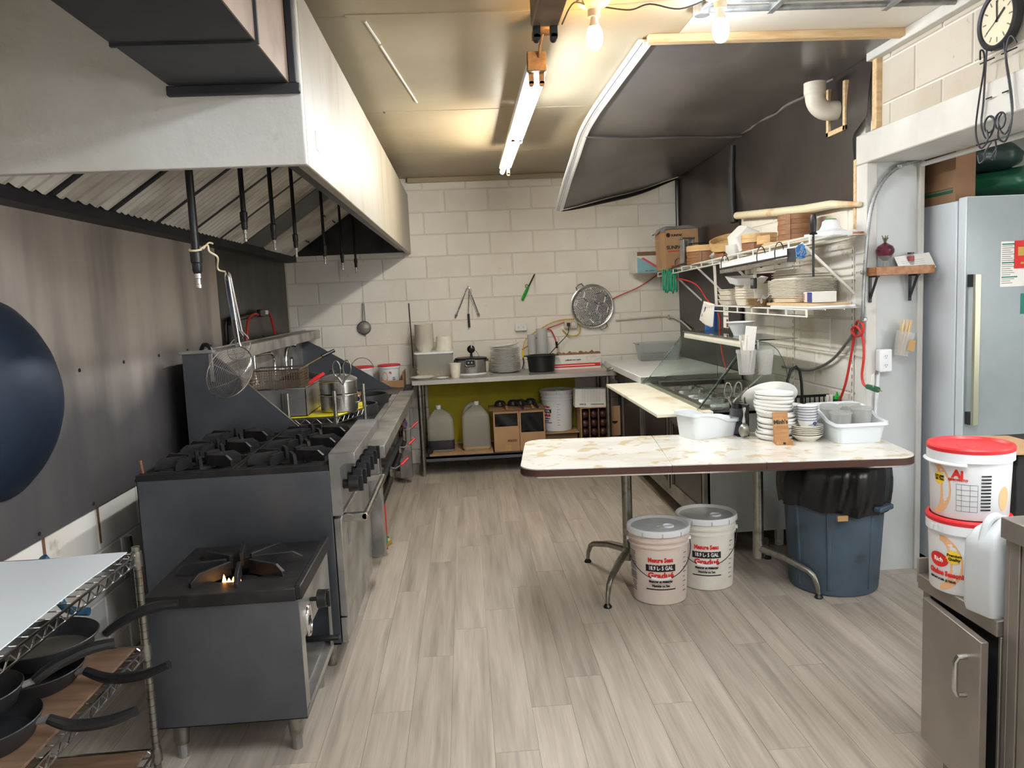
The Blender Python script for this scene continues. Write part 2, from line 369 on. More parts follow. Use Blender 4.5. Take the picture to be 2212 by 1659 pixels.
def darken_lower(name, z0, z1, col):
    """darker tone over the lower part of a sheet, with an uneven edge"""
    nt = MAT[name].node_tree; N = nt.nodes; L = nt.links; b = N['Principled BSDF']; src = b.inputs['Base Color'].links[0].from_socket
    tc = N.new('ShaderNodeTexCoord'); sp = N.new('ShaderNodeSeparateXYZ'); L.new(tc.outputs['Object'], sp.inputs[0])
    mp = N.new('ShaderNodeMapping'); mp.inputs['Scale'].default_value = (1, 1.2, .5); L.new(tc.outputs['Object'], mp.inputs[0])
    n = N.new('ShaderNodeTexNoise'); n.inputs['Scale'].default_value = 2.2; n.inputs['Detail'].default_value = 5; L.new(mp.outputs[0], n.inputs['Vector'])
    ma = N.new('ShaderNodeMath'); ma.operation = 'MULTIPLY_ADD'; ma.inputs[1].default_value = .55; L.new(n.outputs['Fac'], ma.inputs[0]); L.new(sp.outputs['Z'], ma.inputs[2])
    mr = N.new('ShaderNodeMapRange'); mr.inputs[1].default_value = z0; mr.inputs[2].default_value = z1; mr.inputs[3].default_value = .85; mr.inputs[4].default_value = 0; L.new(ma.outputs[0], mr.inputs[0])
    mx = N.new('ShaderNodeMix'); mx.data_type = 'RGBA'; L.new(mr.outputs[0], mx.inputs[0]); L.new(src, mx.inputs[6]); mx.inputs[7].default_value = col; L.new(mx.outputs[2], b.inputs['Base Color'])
darken_lower('wall_steel', .66, .95, C(64, 64, 70))  # steel gets darker towards the bottom, edge broken up by noise
# ================================================================== STRUCTURE
XL, XR, YB, ZC = -1.6, 2.07, 7.306, 2.64
YJ = 3.875                                     # end of the right wall (jamb of the opening)
fl = struct(MB().box(XL, 3.7, -2.2, YB+.1, -.12, -.004).build('floor', 'mortar')); fl['label'] = 'grey-beige wood-look plank floor'
PWID, PLEN = .15, 1.22
ends = [(1027,1179),(954,1214),(894,1277),(1077,1316),(827,1337),(1156,1105),(1196,1232),(1291,1346),(1260,1457),(848,1533),(870,1170),(1224,1173),(1109,1126)]
phase = {}
for x, y in ends:
    p = PZ(x, y, 0); phase.setdefault(math.floor((p.x+.12)/PWID), p.y % PLEN)
def plank_mesh(w, l):
    me = MB().box(-w/2+.0006, w/2-.0006, -l/2+.0006, l/2-.0006, -.004, 0).mesh('plank'); me.materials.append(MAT['plank']); return me
pm_full = plank_mesh(PWID, PLEN)
k0 = math.floor((XL+.12)/PWID)
for k in range(k0, k0+36):
    x0 = -.12+k*PWID; x1 = x0+PWID
    a = max(x0, XL); b = min(x1, 3.7)
    if b-a < .01: continue
    y = phase.get(k, random.random()*PLEN) - 4*PLEN
    ymax = 3.86 if x1 < -.55 else YB
    if k == math.floor((-.585+.12)/PWID): ymax = YB
    if x0 > 2.4: ymax = 4.6
    while y < ymax:
        c = max(y, -2.2); d = min(y+PLEN, ymax)
        if d-c > .02:
            full = abs((d-c)-PLEN) < 1e-6 and abs(b-a-PWID) < 1e-6
            inst(pm_full if full else plank_mesh(b-a, d-c), 'plank', ((a+b)/2, (c+d)/2, 0), fl)
        y += PLEN
sub = MB().box(XL, -.585, 3.86, YB, -.012, -.002).build('subfloor', 'osb', fl); sub['label'] = 'rough bare chipboard strip under the wok range'

def block_mesh(w, h, d=.006, ch=.004):
    mb = MB(); a = w/2; b = h/2
    mb.add([(-a, 0, -b), (a, 0, -b), (a, 0, b), (-a, 0, b), (-a+ch, -d, -b+ch), (a-ch, -d, -b+ch), (a-ch, -d, b-ch), (-a+ch, -d, b-ch)],
           [(4,5,6,7), (0,1,5,4), (1,2,6,5), (2,3,7,6), (3,0,4,7)])
    return mb
_bm = {}
def block_wall(parent, u0, u1, z0, z1, place, mt, ujoint, zjoint=1.7328, par=0, skip=None):
    """concrete blocks 0.39 x 0.19 proud of the mortar; place(u, z) -> location, rotation"""
    r0 = math.floor((z0-zjoint)/.2); n = 0
    for r in range(r0, r0+20):
        a = max(zjoint+.2*r+.004, z0); b = min(zjoint+.2*r+.196, z1)
        if b-a < .02: continue
        off = ujoint + (.2 if (r+par) % 2 else 0)
        i0 = math.floor((u0-off)/.4)
        for i in range(i0, i0+40):
            c = max(off+.4*i+.005, u0); d = min(off+.4*i+.395, u1)
            if d-c < .02: continue
            if skip and skip((c+d)/2, (a+b)/2): continue
            key = (round(d-c, 4), round(b-a, 4), mt)
            if key not in _bm:
                me = block_mesh(key[0], key[1]).mesh('block', sharp=20); me.materials.append(MAT[mt]); _bm[key] = me
            loc, rz = place((c+d)/2, (a+b)/2)
            o = inst(_bm[key], 'block', loc, parent); o.rotation_euler = (0, 0, rz); n += 1
    return n
wb = struct(MB().box(XL-.2, 2.3, YB, YB+.2, -.1, ZC+.1).build('wall_back', 'mortar')); wb['label'] = 'cream painted concrete block wall at the back'
block_wall(wb, XL, XR, 0, ZC-.03, lambda u, z: ((u, YB, z), 0), 'block_paint', -.1242, par=1)
wl = struct(MB().box(XL-.2, XL, -2.2, YB, -.1, ZC+.1).build('wall_left', 'mortar')); wl['label'] = 'white painted block wall behind the cooking line'
block_wall(wl, 1.2, 4.6, 0, .75, lambda u, z: ((XL, u, z), pi/2), 'block_paint_dirty', .12)
wr = struct(MB().box(XR, XR+.26, YJ+.051, YB, -.1, ZC+.1).build('wall_right', 'mortar')); wr['label'] = 'white painted block wall behind the shelves'
block_wall(wr, YJ+.12, 5.85, 0, 2.12, lambda u, z: ((XR, u, z), -pi/2), 'block_paint_dirty', .09)
wn = struct(MB().box(XR, XR+.26, -2.2, YJ, 2.25, ZC+.1).build('wall_right_upper', 'mortar')); wn['label'] = 'cream block wall above the opening'
block_wall(wn, .6, 3.76, 2.262, ZC-.02, lambda u, z: ((XR, u, z), -pi/2), 'block_paint_upper', 3.087, zjoint=2.368, par=0)
lt = struct(MB().box(XR-.03, XR+.27, -2.2, YJ+.09, 2.115, 2.262).build('lintel', 'white_paint', bevel=.006)); lt['label'] = 'white painted lintel beam over the opening'
jb = struct(MB().box(XR, XR+.265, YJ, YJ+.05, 0, 2.115).build('jamb', 'grey_paint')); jb['label'] = 'pale grey jamb panel of the opening'
struct(MB().box(XR-.025, XR+.03, YJ-.012, YJ+.10, 0, 2.115).build('trim_1', 'white_paint', bevel=.004))
struct(MB().box(XR+.245, XR+.275, YJ-.015, YJ+.02, 0, 2.115).build('trim_2', 'white_paint', bevel=.003))
struct(MB().box(XR-.03, XR+.01, 3.77, 3.81, 2.262, 2.60).build('trim_3', 'wood_pale', bevel=.003))
struct(MB().box(XR-.03, XR, 3.965, 3.99, 1.80, 2.15).build('trim_4', 'wood_pale', bevel=.002))
# next room seen through the opening, and the part of the kitchen behind the camera
wa = struct(MB().box(XR+.26, 3.9, 4.62, 4.8, -.1, ZC+.1).build('wall_alcove', 'grey_paint'))
struct(MB().box(3.7, 3.9, -2.2, 4.62, -.1, ZC+.1).build('wall_alcove_side', 'grey_paint'))
struct(MB().box(XL-.2, 3.9, -2.4, -2.2, -.1, ZC+.1).build('wall_front', 'white_paint'))
wi = struct(MB().box(3.66, 3.70, -.2, -.14, .95, 2.05).box(3.66, 3.70, 1.44, 1.50, .95, 2.05).box(3.66, 3.70, -.14, 1.44, .95, 1.01).box(3.66, 3.70, -.14, 1.44, 1.99, 2.05).box(3.67, 3.70, .63, .67, 1.01, 1.99).build('window_assumed', 'white_paint')); wi['label'] = 'assumed window of the fridge room, out of view, with glowing panes'  # assumed window, never in view, added to light the left wall
for a, b in ((-.14, .63), (.67, 1.44)): MB().box(3.688, 3.694, a, b, 1.01, 1.99).build('pane', 'window_assumed_light', wi)  # glowing panes, an added side light
ce = struct(MB().box(XL-.2, 3.9, -2.4, YB+.2, ZC+.012, ZC+.12).build('ceiling', 'dark_void')); ce['label'] = 'yellowed painted sheet ceiling'
ys = [-2.2, -.23, 1.35, 3.20, 4.77, 6.1, YB]
for a, b in zip(ys, ys[1:]):
    for x0, x1 in ((XL, 1.0), (1.0, 3.9)):
        MB().box(x0+.001, x1-.001, a+.0015, b-.0015, ZC, ZC+.012).build('ceiling_panel', 'ceiling_paint' if x0 < 0 else 'ceiling_paint_lit_pale', ce)  # right panels are painted brighter to stand in for the bulb's light
st = MB()
for y in (3.20, 4.77): st.box(-.4, .9, y-.022, y+.022, ZC-.003, ZC)
st.build('joint_strip', 'ceiling_paint', ce)
MB().box(-.45, 1.1, YB-.05, YB-.012, ZC-.045, ZC).build('cornice', 'ceiling_paint', ce, bevel=.004)
MB().box(.866, XR-.02, 3.49, 3.535, ZC-.035, ZC).build('batten', 'wood_pale', ce, bevel=.002)
pv = MB()
for (a, b) in (((-.33, 3.25), (-.30, 3.52)), ((-.30, 3.55), (-.20, 4.55))): pv.bar((a[0], a[1], ZC-.002), (b[0], b[1], ZC-.002), .007, .005)
pv.build('paint_flap', 'ceiling_paint_lit_pale', ce)
cb = MB().box(XR-.05, XR-.005, 2.0, 3.83, ZC-.05, ZC).build('cornice', 'white_paint', ce, bevel=.004)

# ================================================================== RANGE HOOD
HX, HY0, HY1, HZ, HT = -.455, 2.47, YB-.012, 1.96, 2.50
hood = thing('range_hood', 'long white painted range hood over the cooking line', 'range hood', (-1.0, 4.9, HZ))
MB().box(XL+.01, HX, HY0, HY0+.035, HZ, HT).build('end_panel', 'hood_paint', hood, bevel=.004)
MB().box(HX-.035, HX, HY0+.036, HY1, HZ, HT).build('front_panel', 'hood_front', hood, bevel=.004)
MB().box(XL+.012, HX-.036, HY0+.036, HY1, HT-.03, HT).build('top_panel', 'soot_steel', hood)
MB().box(HX-.10, HX-.036, HY0+.036, HY1, HZ+.03, HZ+.055).build('front_lip', 'soot_steel', hood)
MB().box(XL+.012, HX-.036, HY1-.03, HY1, HZ+.02, HT-.03).build('far_panel', 'soot_steel', hood)
MB().box(XL+.012, XL+.11, HY0+.036, HY1-.03, HZ-.035, HZ+.012).box(XL+.1, XL+.11, HY0+.036, HY1-.03, HZ+.012, HZ+.035).build('grease_gutter', 'duct_black', hood)
fdir = V((.62, 0, .42)).normalized(); fn_ = V((.42, 0, -.62)).normalized(); f0 = V((XL+.12, 0, HZ+.02))
flen = .70
def filt(y0, y1, nr, mt):
    """baffle filter: ridges running up the slope"""
    mb = MB(); n = nr*4; prof = [0, .016, .016, 0]
    def fn(u, v):
        k = round(u*n); return f0 + fdir*(v*flen) + V((0, y0+(y1-y0)*u, 0)) + fn_*prof[k % 4]
    mb.grid(fn, n, 1, thick=(-fn_*.02))
    fr = mb.build('baffle_filter', mt, hood, sharp=25)
    return fr
yy = HY0+.10
for i, wd in enumerate([.45, .50, .50, .50, .50, .50]):
    filt(yy, yy+wd-.035, 5 if i < 2 else 7, 'filter_alu'); yy += wd
    bmb = MB().bar(f0+V((0, yy-.018, 0)), f0+fdir*flen+V((0, yy-.018, 0)), .03, .02, up=fn_); bmb.build('filter_divider', 'duct_black', hood)
q = MB().grid(lambda u, v: f0+fdir*(v*flen)+V((0, yy+.02+.5*u, 0)), 1, 1, thick=-fn_*.02); q.build('blank_panel', 'soot_steel', hood); yy += .55
for i in range(2):
    fr = filt(yy, yy+.46, 13, 'filter_alu')
    for s in (.3, .7):
        c = f0+fdir*(flen*s)+V((0, yy+.23, 0))+fn_*.02
        MB().tube([c+V((0, -.05, 0)), c+V((0, -.05, 0))+fn_*.02, c+V((0, .05, 0))+fn_*.02, c+V((0, .05, 0))], .004, 6).build('pull_handle', 'duct_black', fr)
    yy += .50
MB().grid(lambda u, v: f0-fn_*.03+fdir*(v*(flen+.06))+V((0, HY0+.04+(HY1-HY0-.07)*u, 0)), 1, 1, thick=-fn_*.01).build('filter_backing', 'duct_black', hood)
tp = f0+fdir*(flen+.02)
MB().box(tp.x-.01, tp.x+.05, HY0+.04, HY1-.03, tp.z-.03, tp.z+.03).build('filter_rail', 'soot_steel', hood)
MB().box(HX-.001, HX+.002, 2.66, 2.71, HZ+.08, HZ+.14).build('sticker', 'paper_cream', hood)
# duct leaving the end of the hood
du = thing('exhaust_duct', 'black sheet metal exhaust duct leaving the end of the white hood', 'duct', (-.65, 1.6, 2.19))
DX0, DX1, DZ0, DZ1 = -.835, -.485, 2.195, 2.60
for a, b in ((.6, 1.46), (1.462, 2.07), (2.072, HY0-.026)):
    MB().box(DX0, DX1-.004, a, b, DZ0, DZ0+.012).build('bottom_sheet', 'duct_black', du)
    MB().box(DX1-.004, DX1, a, b, DZ0, DZ1).build('side_sheet', 'duct_brown', du)
    MB().box(DX0, DX0+.004, a, b, DZ0+.012, DZ1).build('side_sheet', 'duct_black', du)
for y in (1.46, 2.07): MB().box(DX0-.006, DX1+.008, y-.006, y+.006, DZ0-.006, DZ1).build('seam', 'duct_black', du)
MB().box(DX0-.01, DX1+.03, HY0-.026, HY0-.002, DZ0-.028, DZ0).box(DX1, DX1+.022, HY0-.026, HY0-.002, DZ0, DZ1).build('flange', 'duct_black', du, bevel=.003)
# fire suppression drop pipes
px_ = -.93
NZ = [((430,622),(416,360),.0135), ((531,522),(528,356),.011), ((594,540),(590,355),.0105), ((641,555),(640,355),.0105), ((703,570),(700,420),.0105), ((741,582),(738,450),.010), ((770,590),(767,470),.010)]
nlab = ['nearest and longest black drop pipe under the hood, skimmers tied to it', 'second black drop pipe from the front under the hood', 'third black drop pipe from the front under the hood',
        'fourth black drop pipe from the front, before the blank hood panel', 'third drop pipe from the back wall under the hood', 'second drop pipe from the back wall under the hood', 'drop pipe under the hood nearest the back wall']
nozz = []
for (b, t, r), lb in zip(NZ, nlab):
    p = PX(b[0], b[1], px_); 
    if p.y > HY1-.15: p = PY(b[0], b[1], HY1-.17)
    top = HT-.03; n = thing('nozzle_pipe', lb, 'pipe', (p.x, p.y, p.z), 'fire suppression drop pipes'); nozz.append(p)
    x, y, z = p
    MB().cyl((x, y, z+.085), (x, y, top), r, n=14).build('pipe', 'black_plastic', n)
    MB().lathe([(0, .05), (r*.95, .05), (r*1.25, .06), (r*1.25, .085), (r*1.5, .09), (r*1.5, .125), (r, .13), (0, .13)], 16, p).build('coupling', 'black_plastic', n)
    MB().lathe([(0, 0), (r*.75, 0), (r*.75, .012), (r*.6, .014), (r*.6, .032), (r*.85, .034), (r*.85, .05), (0, .05)], 12, p).build('nozzle', 'steel_bright', n)

# ================================================================== LEFT WALL STEEL
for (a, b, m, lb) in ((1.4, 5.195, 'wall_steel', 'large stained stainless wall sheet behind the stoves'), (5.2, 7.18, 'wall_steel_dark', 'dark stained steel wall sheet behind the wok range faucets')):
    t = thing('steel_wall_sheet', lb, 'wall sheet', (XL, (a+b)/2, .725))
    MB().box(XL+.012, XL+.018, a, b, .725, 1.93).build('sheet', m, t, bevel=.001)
    for i in range(int((b-a)/.42)):
        for z in (.75, 1.31): MB().cyl((XL+.018, a+.2+i*.42, z), (XL+.022, a+.2+i*.42, z), .008, n=8).build('screw', 'duct_black', t)
rs = MB()
for y, h in ((3.33, .16), (2.9, .07)): rs.box(XL+.0085, XL+.0095, y-.008, y+.008, .725-h, .722)
rs.build('rust_run', 'rust', wl)
# big wok hanging on the sheet
wk = thing('wok', 'big dark blue-black wok hung on the steel wall sheet at the picture edge', 'wok', (XL+.02, 2.70, 1.26))
Mw = Matrix.Translation((XL+.022, 2.70, 1.26)) @ Matrix.Rotation(pi/2, 4, 'Y')
pr = [(0, .17), (.06, .166), (.12, .152), (.18, .128), (.24, .094), (.29, .056), (.335, .01), (.34, 0), (.333, 0), (.285, .05), (.18, .12), (0, .164)]
MB().lathe(pr, 56, M=Mw).build('bowl', 'wok_iron', wk)
MB().tube([V((XL+.03, 2.70+.05*s, 1.26+.335+(.05 if abs(s) < .9 else 0))) for s in (-1, -.6, 0, .6, 1)], .007, 8).build('handle', 'wok_iron', wk)

# ================================================================== TARPS ON CEILING AND RIGHT WALL
L0 = [V((.885, 3.535, ZC-.012)), V((.88, 4.2, ZC-.014)), V((.875, 4.80, ZC-.02)), V((.87, 5.25, 2.585)), V((.87, 5.65, 2.50)), V((.865, 6.1, 2.385)), V((.86, 6.60, 2.235))]
R0 = [V((XR-.02, 3.535, ZC-.012)), V((XR-.02, 4.3, ZC-.015)), V((XR-.015, 5.0, ZC-.02)), V((XR-.012, 5.55, ZC-.03)), V((XR-.01, 6.1, ZC-.05)), V((XR-.008, 6.7, ZC-.06)), V((XR-.005, 7.25, ZC-.07))]
def crv(P, t):
    t = min(max(t, 0), .99999)*(len(P)-1); i = int(t); f = t-i
    a = P[max(i-1, 0)]; b = P[i]; c = P[i+1]; d = P[min(i+2, len(P)-1)]
    return .5*((2*b)+(c-a)*f+(2*a-5*b+4*c-d)*f*f+(3*b-a-3*c+d)*f**3)
def ctarp(u, v):
    a = crv(L0, v); b = crv(R0, v); p = a.lerp(b, u)
    sag = sin(pi*u)*(.015+.03*max(0, v-.45)+ (.05 if v > .99 else 0)*0)
    p.z -= sag*.6 - .006*sin(9*u+5*v)*sin(pi*u); p.z = min(p.z, ZC-.006)
    return p
ct = MB().grid(ctarp, 40, 40, thick=(0, 0, .003)).build('ceiling_tarp', 'tarp', at=(1.4, 5, 2.5), sharp=60)
tag(ct, 'dark grey plastic sheeting covering the ceiling and drooping towards the back wall', 'sheeting')
tp_ = thing('tarp_trim', 'white ribbed plastic trim along the left edge of the ceiling sheeting', 'trim', (.87, 5, 2.5))
for j, (P, lb) in enumerate(((L0[:3], 'a'), (L0[2:], 'b'))):
    pts = spline(P, 6); mb = MB()
    for o, wd, h in ((-.028, .016, .014), (-.010, .014, .009), (.007, .014, .009), (.022, .014, .014)):
        vs = []; 
        for i in range(len(pts)-1):
            mb.bar(pts[i]+V((o-.02, 0, -.006)), pts[i+1]+V((o-.02, .002, -.006)), wd, h)
    mb.build('rib_strip', 'white_plastic', tp_)
pt = spline(L0, 6); mb = MB()
for i in range(len(pt)-1): mb.bar(pt[i]+V((-.02, 0, .0)), pt[i+1]+V((-.02, .002, .0)), .07, .006)
mb.build('backing_strip', 'white_plastic', tp_)
fo = [ctarp(u/12, .52)+V((0, 0, -.008)) for u in range(13)]
MB().tube(fo, [.012+.006*sin(i*1.3) for i in range(13)], 8, flat=.5).build('ceiling_tarp_fold', 'tarp', ct)
eb = [ctarp(u/16, 1.0)+V((0, .004, -.012-.01*sin(pi*u/16))) for u in range(17)]
MB().tube(eb, [.004+.016*sin(pi*u/16) for u in range(17)], 8).build('hem_roll', 'black_board', ct)
ya = PX(1590, 465, XR-.03).y
def wtarp(u, v):
    zt = ZC-.014; zb = 1.93+.12*u+.012*sin(pi*u); z = zt+(zb-zt)*v
    k = min(1, max(0, (2.34-z)/.07)); y0 = 3.83+.155*k; y = y0+(ya-y0)*u
    return V((XR-.016-.018*sin(pi*v)*(.5+.5*sin(7*u+3*v))-.01*max(0, sin(5*v+2*u)), y, z))
wt = MB().grid(wtarp, 30, 24, thick=(.003, 0, 0)).build('wall_tarp', 'tarp_wall', at=(XR, 5, 2.2), sharp=60)
tag(wt, 'brown-black plastic sheeting on the right wall around the white elbow pipe', 'sheeting')
cr = [(wtarp(.2+.8*t/10, .02)+V((-.006, 0, .01*sin(t*2.1)))) for t in range(11)]
MB().tube(cr, [.006+.006*abs(sin(i*1.9)) for i in range(11)], 6).build('tape_edge', 'tarp', wt)
er = [V((XR-.04-.015*sin(2*t/10), ya+.035-.05*(t/10)**2, ZC-.08-(ZC-.08-2.0)*t/10)) for t in range(11)]
MB().tube(er, .026, 10).build('rolled_edge', 'black_board', wt)
def btarp(u, v):
    y = ya-.05+(7.29-ya+.05)*u; zt = ZC-.03-.045*u; z = zt+(.84-zt)*v
    return V((XR-.014-.012*sin(pi*v)*sin(6*u+1.5)-.006*sin(14*u), y, z))
bt = MB().grid(btarp, 24, 16, thick=(.003, 0, 0)).build('back_corner_tarp', 'tarp_wall', at=(XR, 6.5, 1.6), sharp=60)
tag(bt, 'dark sheeting hanging to the counter in the back right corner', 'sheeting')
MB().cyl((XR-.035, 7.26, ZC-.1), (XR-.035, 7.26, 1.85), .022, n=10).build('corner_roll', 'black_board', bt)
bb = MB().box(XR-.045, XR-.03, 5.62, 7.22, .90, 1.80).build('splash_board', 'black_board', at=(XR, 6.4, .9), bevel=.004)
tag(bb, 'glossy black back board behind the prep counter under the wall shelf', 'board')
rp = thing('cream_pipe', 'cream pipe roll holding the bottom hem of the wall sheeting', 'pipe', (XR-.05, 5, 2.03))
a_ = PX(1592, 466, XR-.06); b_ = PX(1740, 452, XR-.06); c_ = PX(1858, 441, XR-.04)
MB().cyl(a_, b_, .026, n=14).build('pipe', 'pipe_cream', rp); MB().tube([b_, b_.lerp(c_, .5)+V((0, 0, .012)), c_], [.027, .024, .012], 12).build('wrapped_end', 'pipe_cream', rp)
# PVC elbow with wooden frame
el = thing('vent_elbow', 'white PVC elbow pipe through a pale wood frame in the wall sheeting', 'pipe', PX(1790, 225, XR-.05))
e0 = PX(1800, 218, XR-.06); ey, ez = e0.y, e0.z-.02
pts = [V((XR-.03, ey, ez-.03))]+[V((XR-.085-.075*sin(a), ey, ez-.03+.075-.075*cos(a))) for a in [i*pi/2/8 for i in range(9)]]+[V((XR-.16, ey, ez+.08))]
MB().tube(pts, .05, 18).build('elbow', 'pvc', el)
MB().cyl((XR-.16, ey, ez+.055), (XR-.16, ey, ez+.115), .056, n=22).cyl((XR-.16, ey, ez+.05), (XR-.16, ey, ez+.058), .053, n=22).build('collar', 'pvc', el)
f = MB()
for (a, b, c, d) in ((-.105, .105, -.12, -.095), (-.105, -.08, -.12, .13), (.08, .105, -.12, .13)): f.box(XR-.05, XR-.025, ey+a, ey+b, ez-.03+c, ez-.03+d)
f.build('wood_frame', 'wood_pale', el, bevel=.002)

# ================================================================== LIGHT FITTINGS
fx = thing('fluorescent_fixture', 'lit double strip light hanging over the aisle', 'light fixture', (.36, 4.6, 2.47))
FY0, FYM, FY1, FXC, FZ = 3.40, 4.62, 5.86, .36, 2.47
MB().box(FXC-.045, FXC+.045, FY0, FYM-.004, FZ, FZ+.03).build('near_housing', 'white_plastic', fx, bevel=.004)
MB().box(FXC-.045, FXC+.045, FYM+.004, FY1, FZ, FZ+.03).build('far_housing', 'lamp_body', fx, bevel=.004)
MB().cyl((FXC+.022, FY0+.05, FZ-.022), (FXC+.022, FYM+.02, FZ-.022), .0165, n=14).build('cool_tube', 'tube_cool', fx, label='bright cool white tube')
MB().cyl((FXC-.022, FYM+.06, FZ-.022), (FXC-.022, FY1+.02, FZ-.022), .0165, n=14).build('warm_tube', 'tube_warm', fx, label='warm yellow tube')
for (x, y, m) in ((-.022, FY0+.02, 'dust_metal'), (.022, FY0+.02, 'dust_metal'), (-.022, FYM+.03, 'dust_metal'), (.022, FYM+.04, 'white_plastic'), (.022, FY1, 'dust_metal')):
    MB().box(FXC+x-.011, FXC+x+.011, y-.008, y+.008, FZ-.045, FZ).cyl((FXC+x, y-.008, FZ-.045), (FXC+x, y+.008, FZ-.045), .011, n=10).build('lamp_holder', m, fx)
MB().box(FXC-.04, FXC+.04, FY0-.03, FY0+.005, FZ-.004, FZ+.075).build('end_plate', 'dust_metal', fx, bevel=.003)
MB().tube([(FXC+.01, FY0-.03, FZ+.05), (FXC+.012, FY0-.06, FZ+.09), (FXC+.02, FY0-.11, ZC-.05)], .006, 8).build('hanging_cord', 'dust_metal', fx)
for y in (FY0+.9, FY1-.3): MB().tube([(FXC+.03, y, FZ+.03), (FXC+.03, y, ZC)], .004, 6).build('hanger', 'dust_metal', fx)
jx = thing('junction_box', 'dusty round ceiling junction box between the two strip lights', 'junction box', (.385, 3.27, ZC))
MB().lathe([(0, -.055), (.042, -.055), (.046, -.05), (.046, -.036), (.030, -.034), (.030, 0), (0, 0)], 20, (.385, 3.27, ZC)).build('box', 'dust_metal', jx)
MB().box(.355, .415, 3.19, 3.25, ZC-.03, ZC).build('bracket', 'dust_metal', jx, bevel=.004)
of = thing('strip_light', 'brown unlit strip light housing at the top edge of the picture', 'light fixture', (.34, 2.0, 2.48))
MB().box(.285, .385, .9, 2.83, 2.462, 2.56).build('housing', 'fixture_brown', of, bevel=.006)
for x in (.305, .365): MB().box(x-.012, x+.012, 2.815, 2.85, 2.425, 2.475).cyl((x, 2.815, 2.425), (x, 2.85, 2.425), .012, n=10).build('lamp_holder', 'black_matte', of)
MB().box(.325, .345, 2.84, 3.2, 2.53, 2.56).build('stem_bracket', 'dust_metal', of)
MB().tube([(.335, 1.4, 2.56), (.335, 1.4, ZC)], .005, 6).build('hanger', 'dust_metal', of)
bw = []
for (bx, by), mt, lb, dm in (((1285, 92), 'bulb_warm', 'glowing warm yellow bulb in a porcelain ceiling holder', .03), ((1557, 75), 'bulb_cool', 'glowing cool white bulb beside the conduit', .03)):
    c = PZ(bx, by, ZC-.155); t = thing('ceiling_bulb', lb, 'light bulb', (c.x, c.y, ZC), 'bare ceiling bulbs'); o = (c.x, c.y, ZC); bw.append(c)
    MB().lathe([(0, 0), (.062, 0), (.064, -.008), (.055, -.018), (.034, -.026), (.024, -.036), (.024, -.062), (0, -.062)], 28, o).build('holder', 'porcelain', t)
    MB().lathe([(0, -.062), (.014, -.062), (.017, -.085), (.022, -.098), (0, -.098)], 20, o).build('bulb_neck', 'bulb_base', t)
    MB().lathe([(.0221, -.0985), (.028, -.112), (.0315, -.13), (.0315, -.145), (.027, -.165), (.017, -.18), (0, -.186)], 24, o).build('bulb', mt, t)
w0 = V((.40, 2.86, 2.48)); w1 = V((bw[0].x, bw[0].y+.05, ZC-.008)); w2 = V((bw[1].x-.03, bw[1].y+.04, ZC-.008))
cbl = MB().tube(spline([w0, w0.lerp(w1, .4)+V((0, 0, .05)), w1], 6), .003, 6).tube(spline([w1+V((.05, 0, 0)), w1.lerp(w2, .33)+V((0, .0, -.02)), w1.lerp(w2, .5)+V((0, 0, -.004)), w1.lerp(w2, .75)+V((0, 0, -.03)), w2], 6), .003, 6).build('ceiling_wire', 'iron_grey', at=w1)
tag(cbl, 'thin loose wire looping between the two ceiling bulbs', 'cable')
cd_ = thing('conduit', 'grey metal conduit pair along the ceiling to the right wall', 'conduit', (1.5, 3.15, ZC))
MB().cyl((1.02, 3.16, ZC-.02), (XR, 3.135, ZC-.02), .012, n=12).build('pipe', 'galv', cd_); MB().cyl((1.05, 3.08, ZC-.016), (XR, 3.06, ZC-.016), .010, n=12).build('pipe', 'galv', cd_)
MB().cyl((.995, 3.17, ZC-.02), (1.10, 2.6, ZC-.02), .012, n=12).build('pipe', 'galv', cd_)
MB().lathe([(0, -.04), (.03, -.04), (.034, -.03), (.034, 0), (0, 0)], 16, (1.0, 3.165, ZC)).build('box', 'galv', cd_)
for x in (1.28, 1.75): MB().box(x-.012, x+.012, 3.03, 3.18, ZC-.034, ZC).build('strap', 'galv', cd_)
for i, (x, y) in enumerate(((.75, 1.15), (1.6, 1.15), (.6, -1.1), (3.0, 2.4))):  # all unseen and assumed; the last is an added fill lamp for the fridge
    t = thing('fluorescent_fixture', ['assumed strip light behind the camera, over the left aisle', 'assumed strip light behind the camera, over the right aisle', 'assumed strip light at the far front end of the kitchen', 'added fill strip light on the ceiling of the fridge room'][i], 'light fixture', (x, y, 2.55), 'assumed strip lights out of view')
    MB().box(x-.08, x+.08, y-.62, y+.62, 2.55, 2.60).build('housing', 'white_plastic', t, bevel=.004)
    for s in (-.04, .04): MB().cyl((x+s, y-.6, 2.525), (x+s, y+.6, 2.525), .0165, n=12).build('tube', 'tube_behind_assumed' if i < 3 else 'tube_alcove_fill', t)
    for s in (-.6, .6): MB().box(x-.07, x+.07, y+s-.01, y+s+.01, 2.5, 2.55).build('lamp_holder', 'white_plastic', t)
    MB().tube([(x, y, 2.6), (x, y, ZC)], .006, 6).build('hanger', 'galv', t)
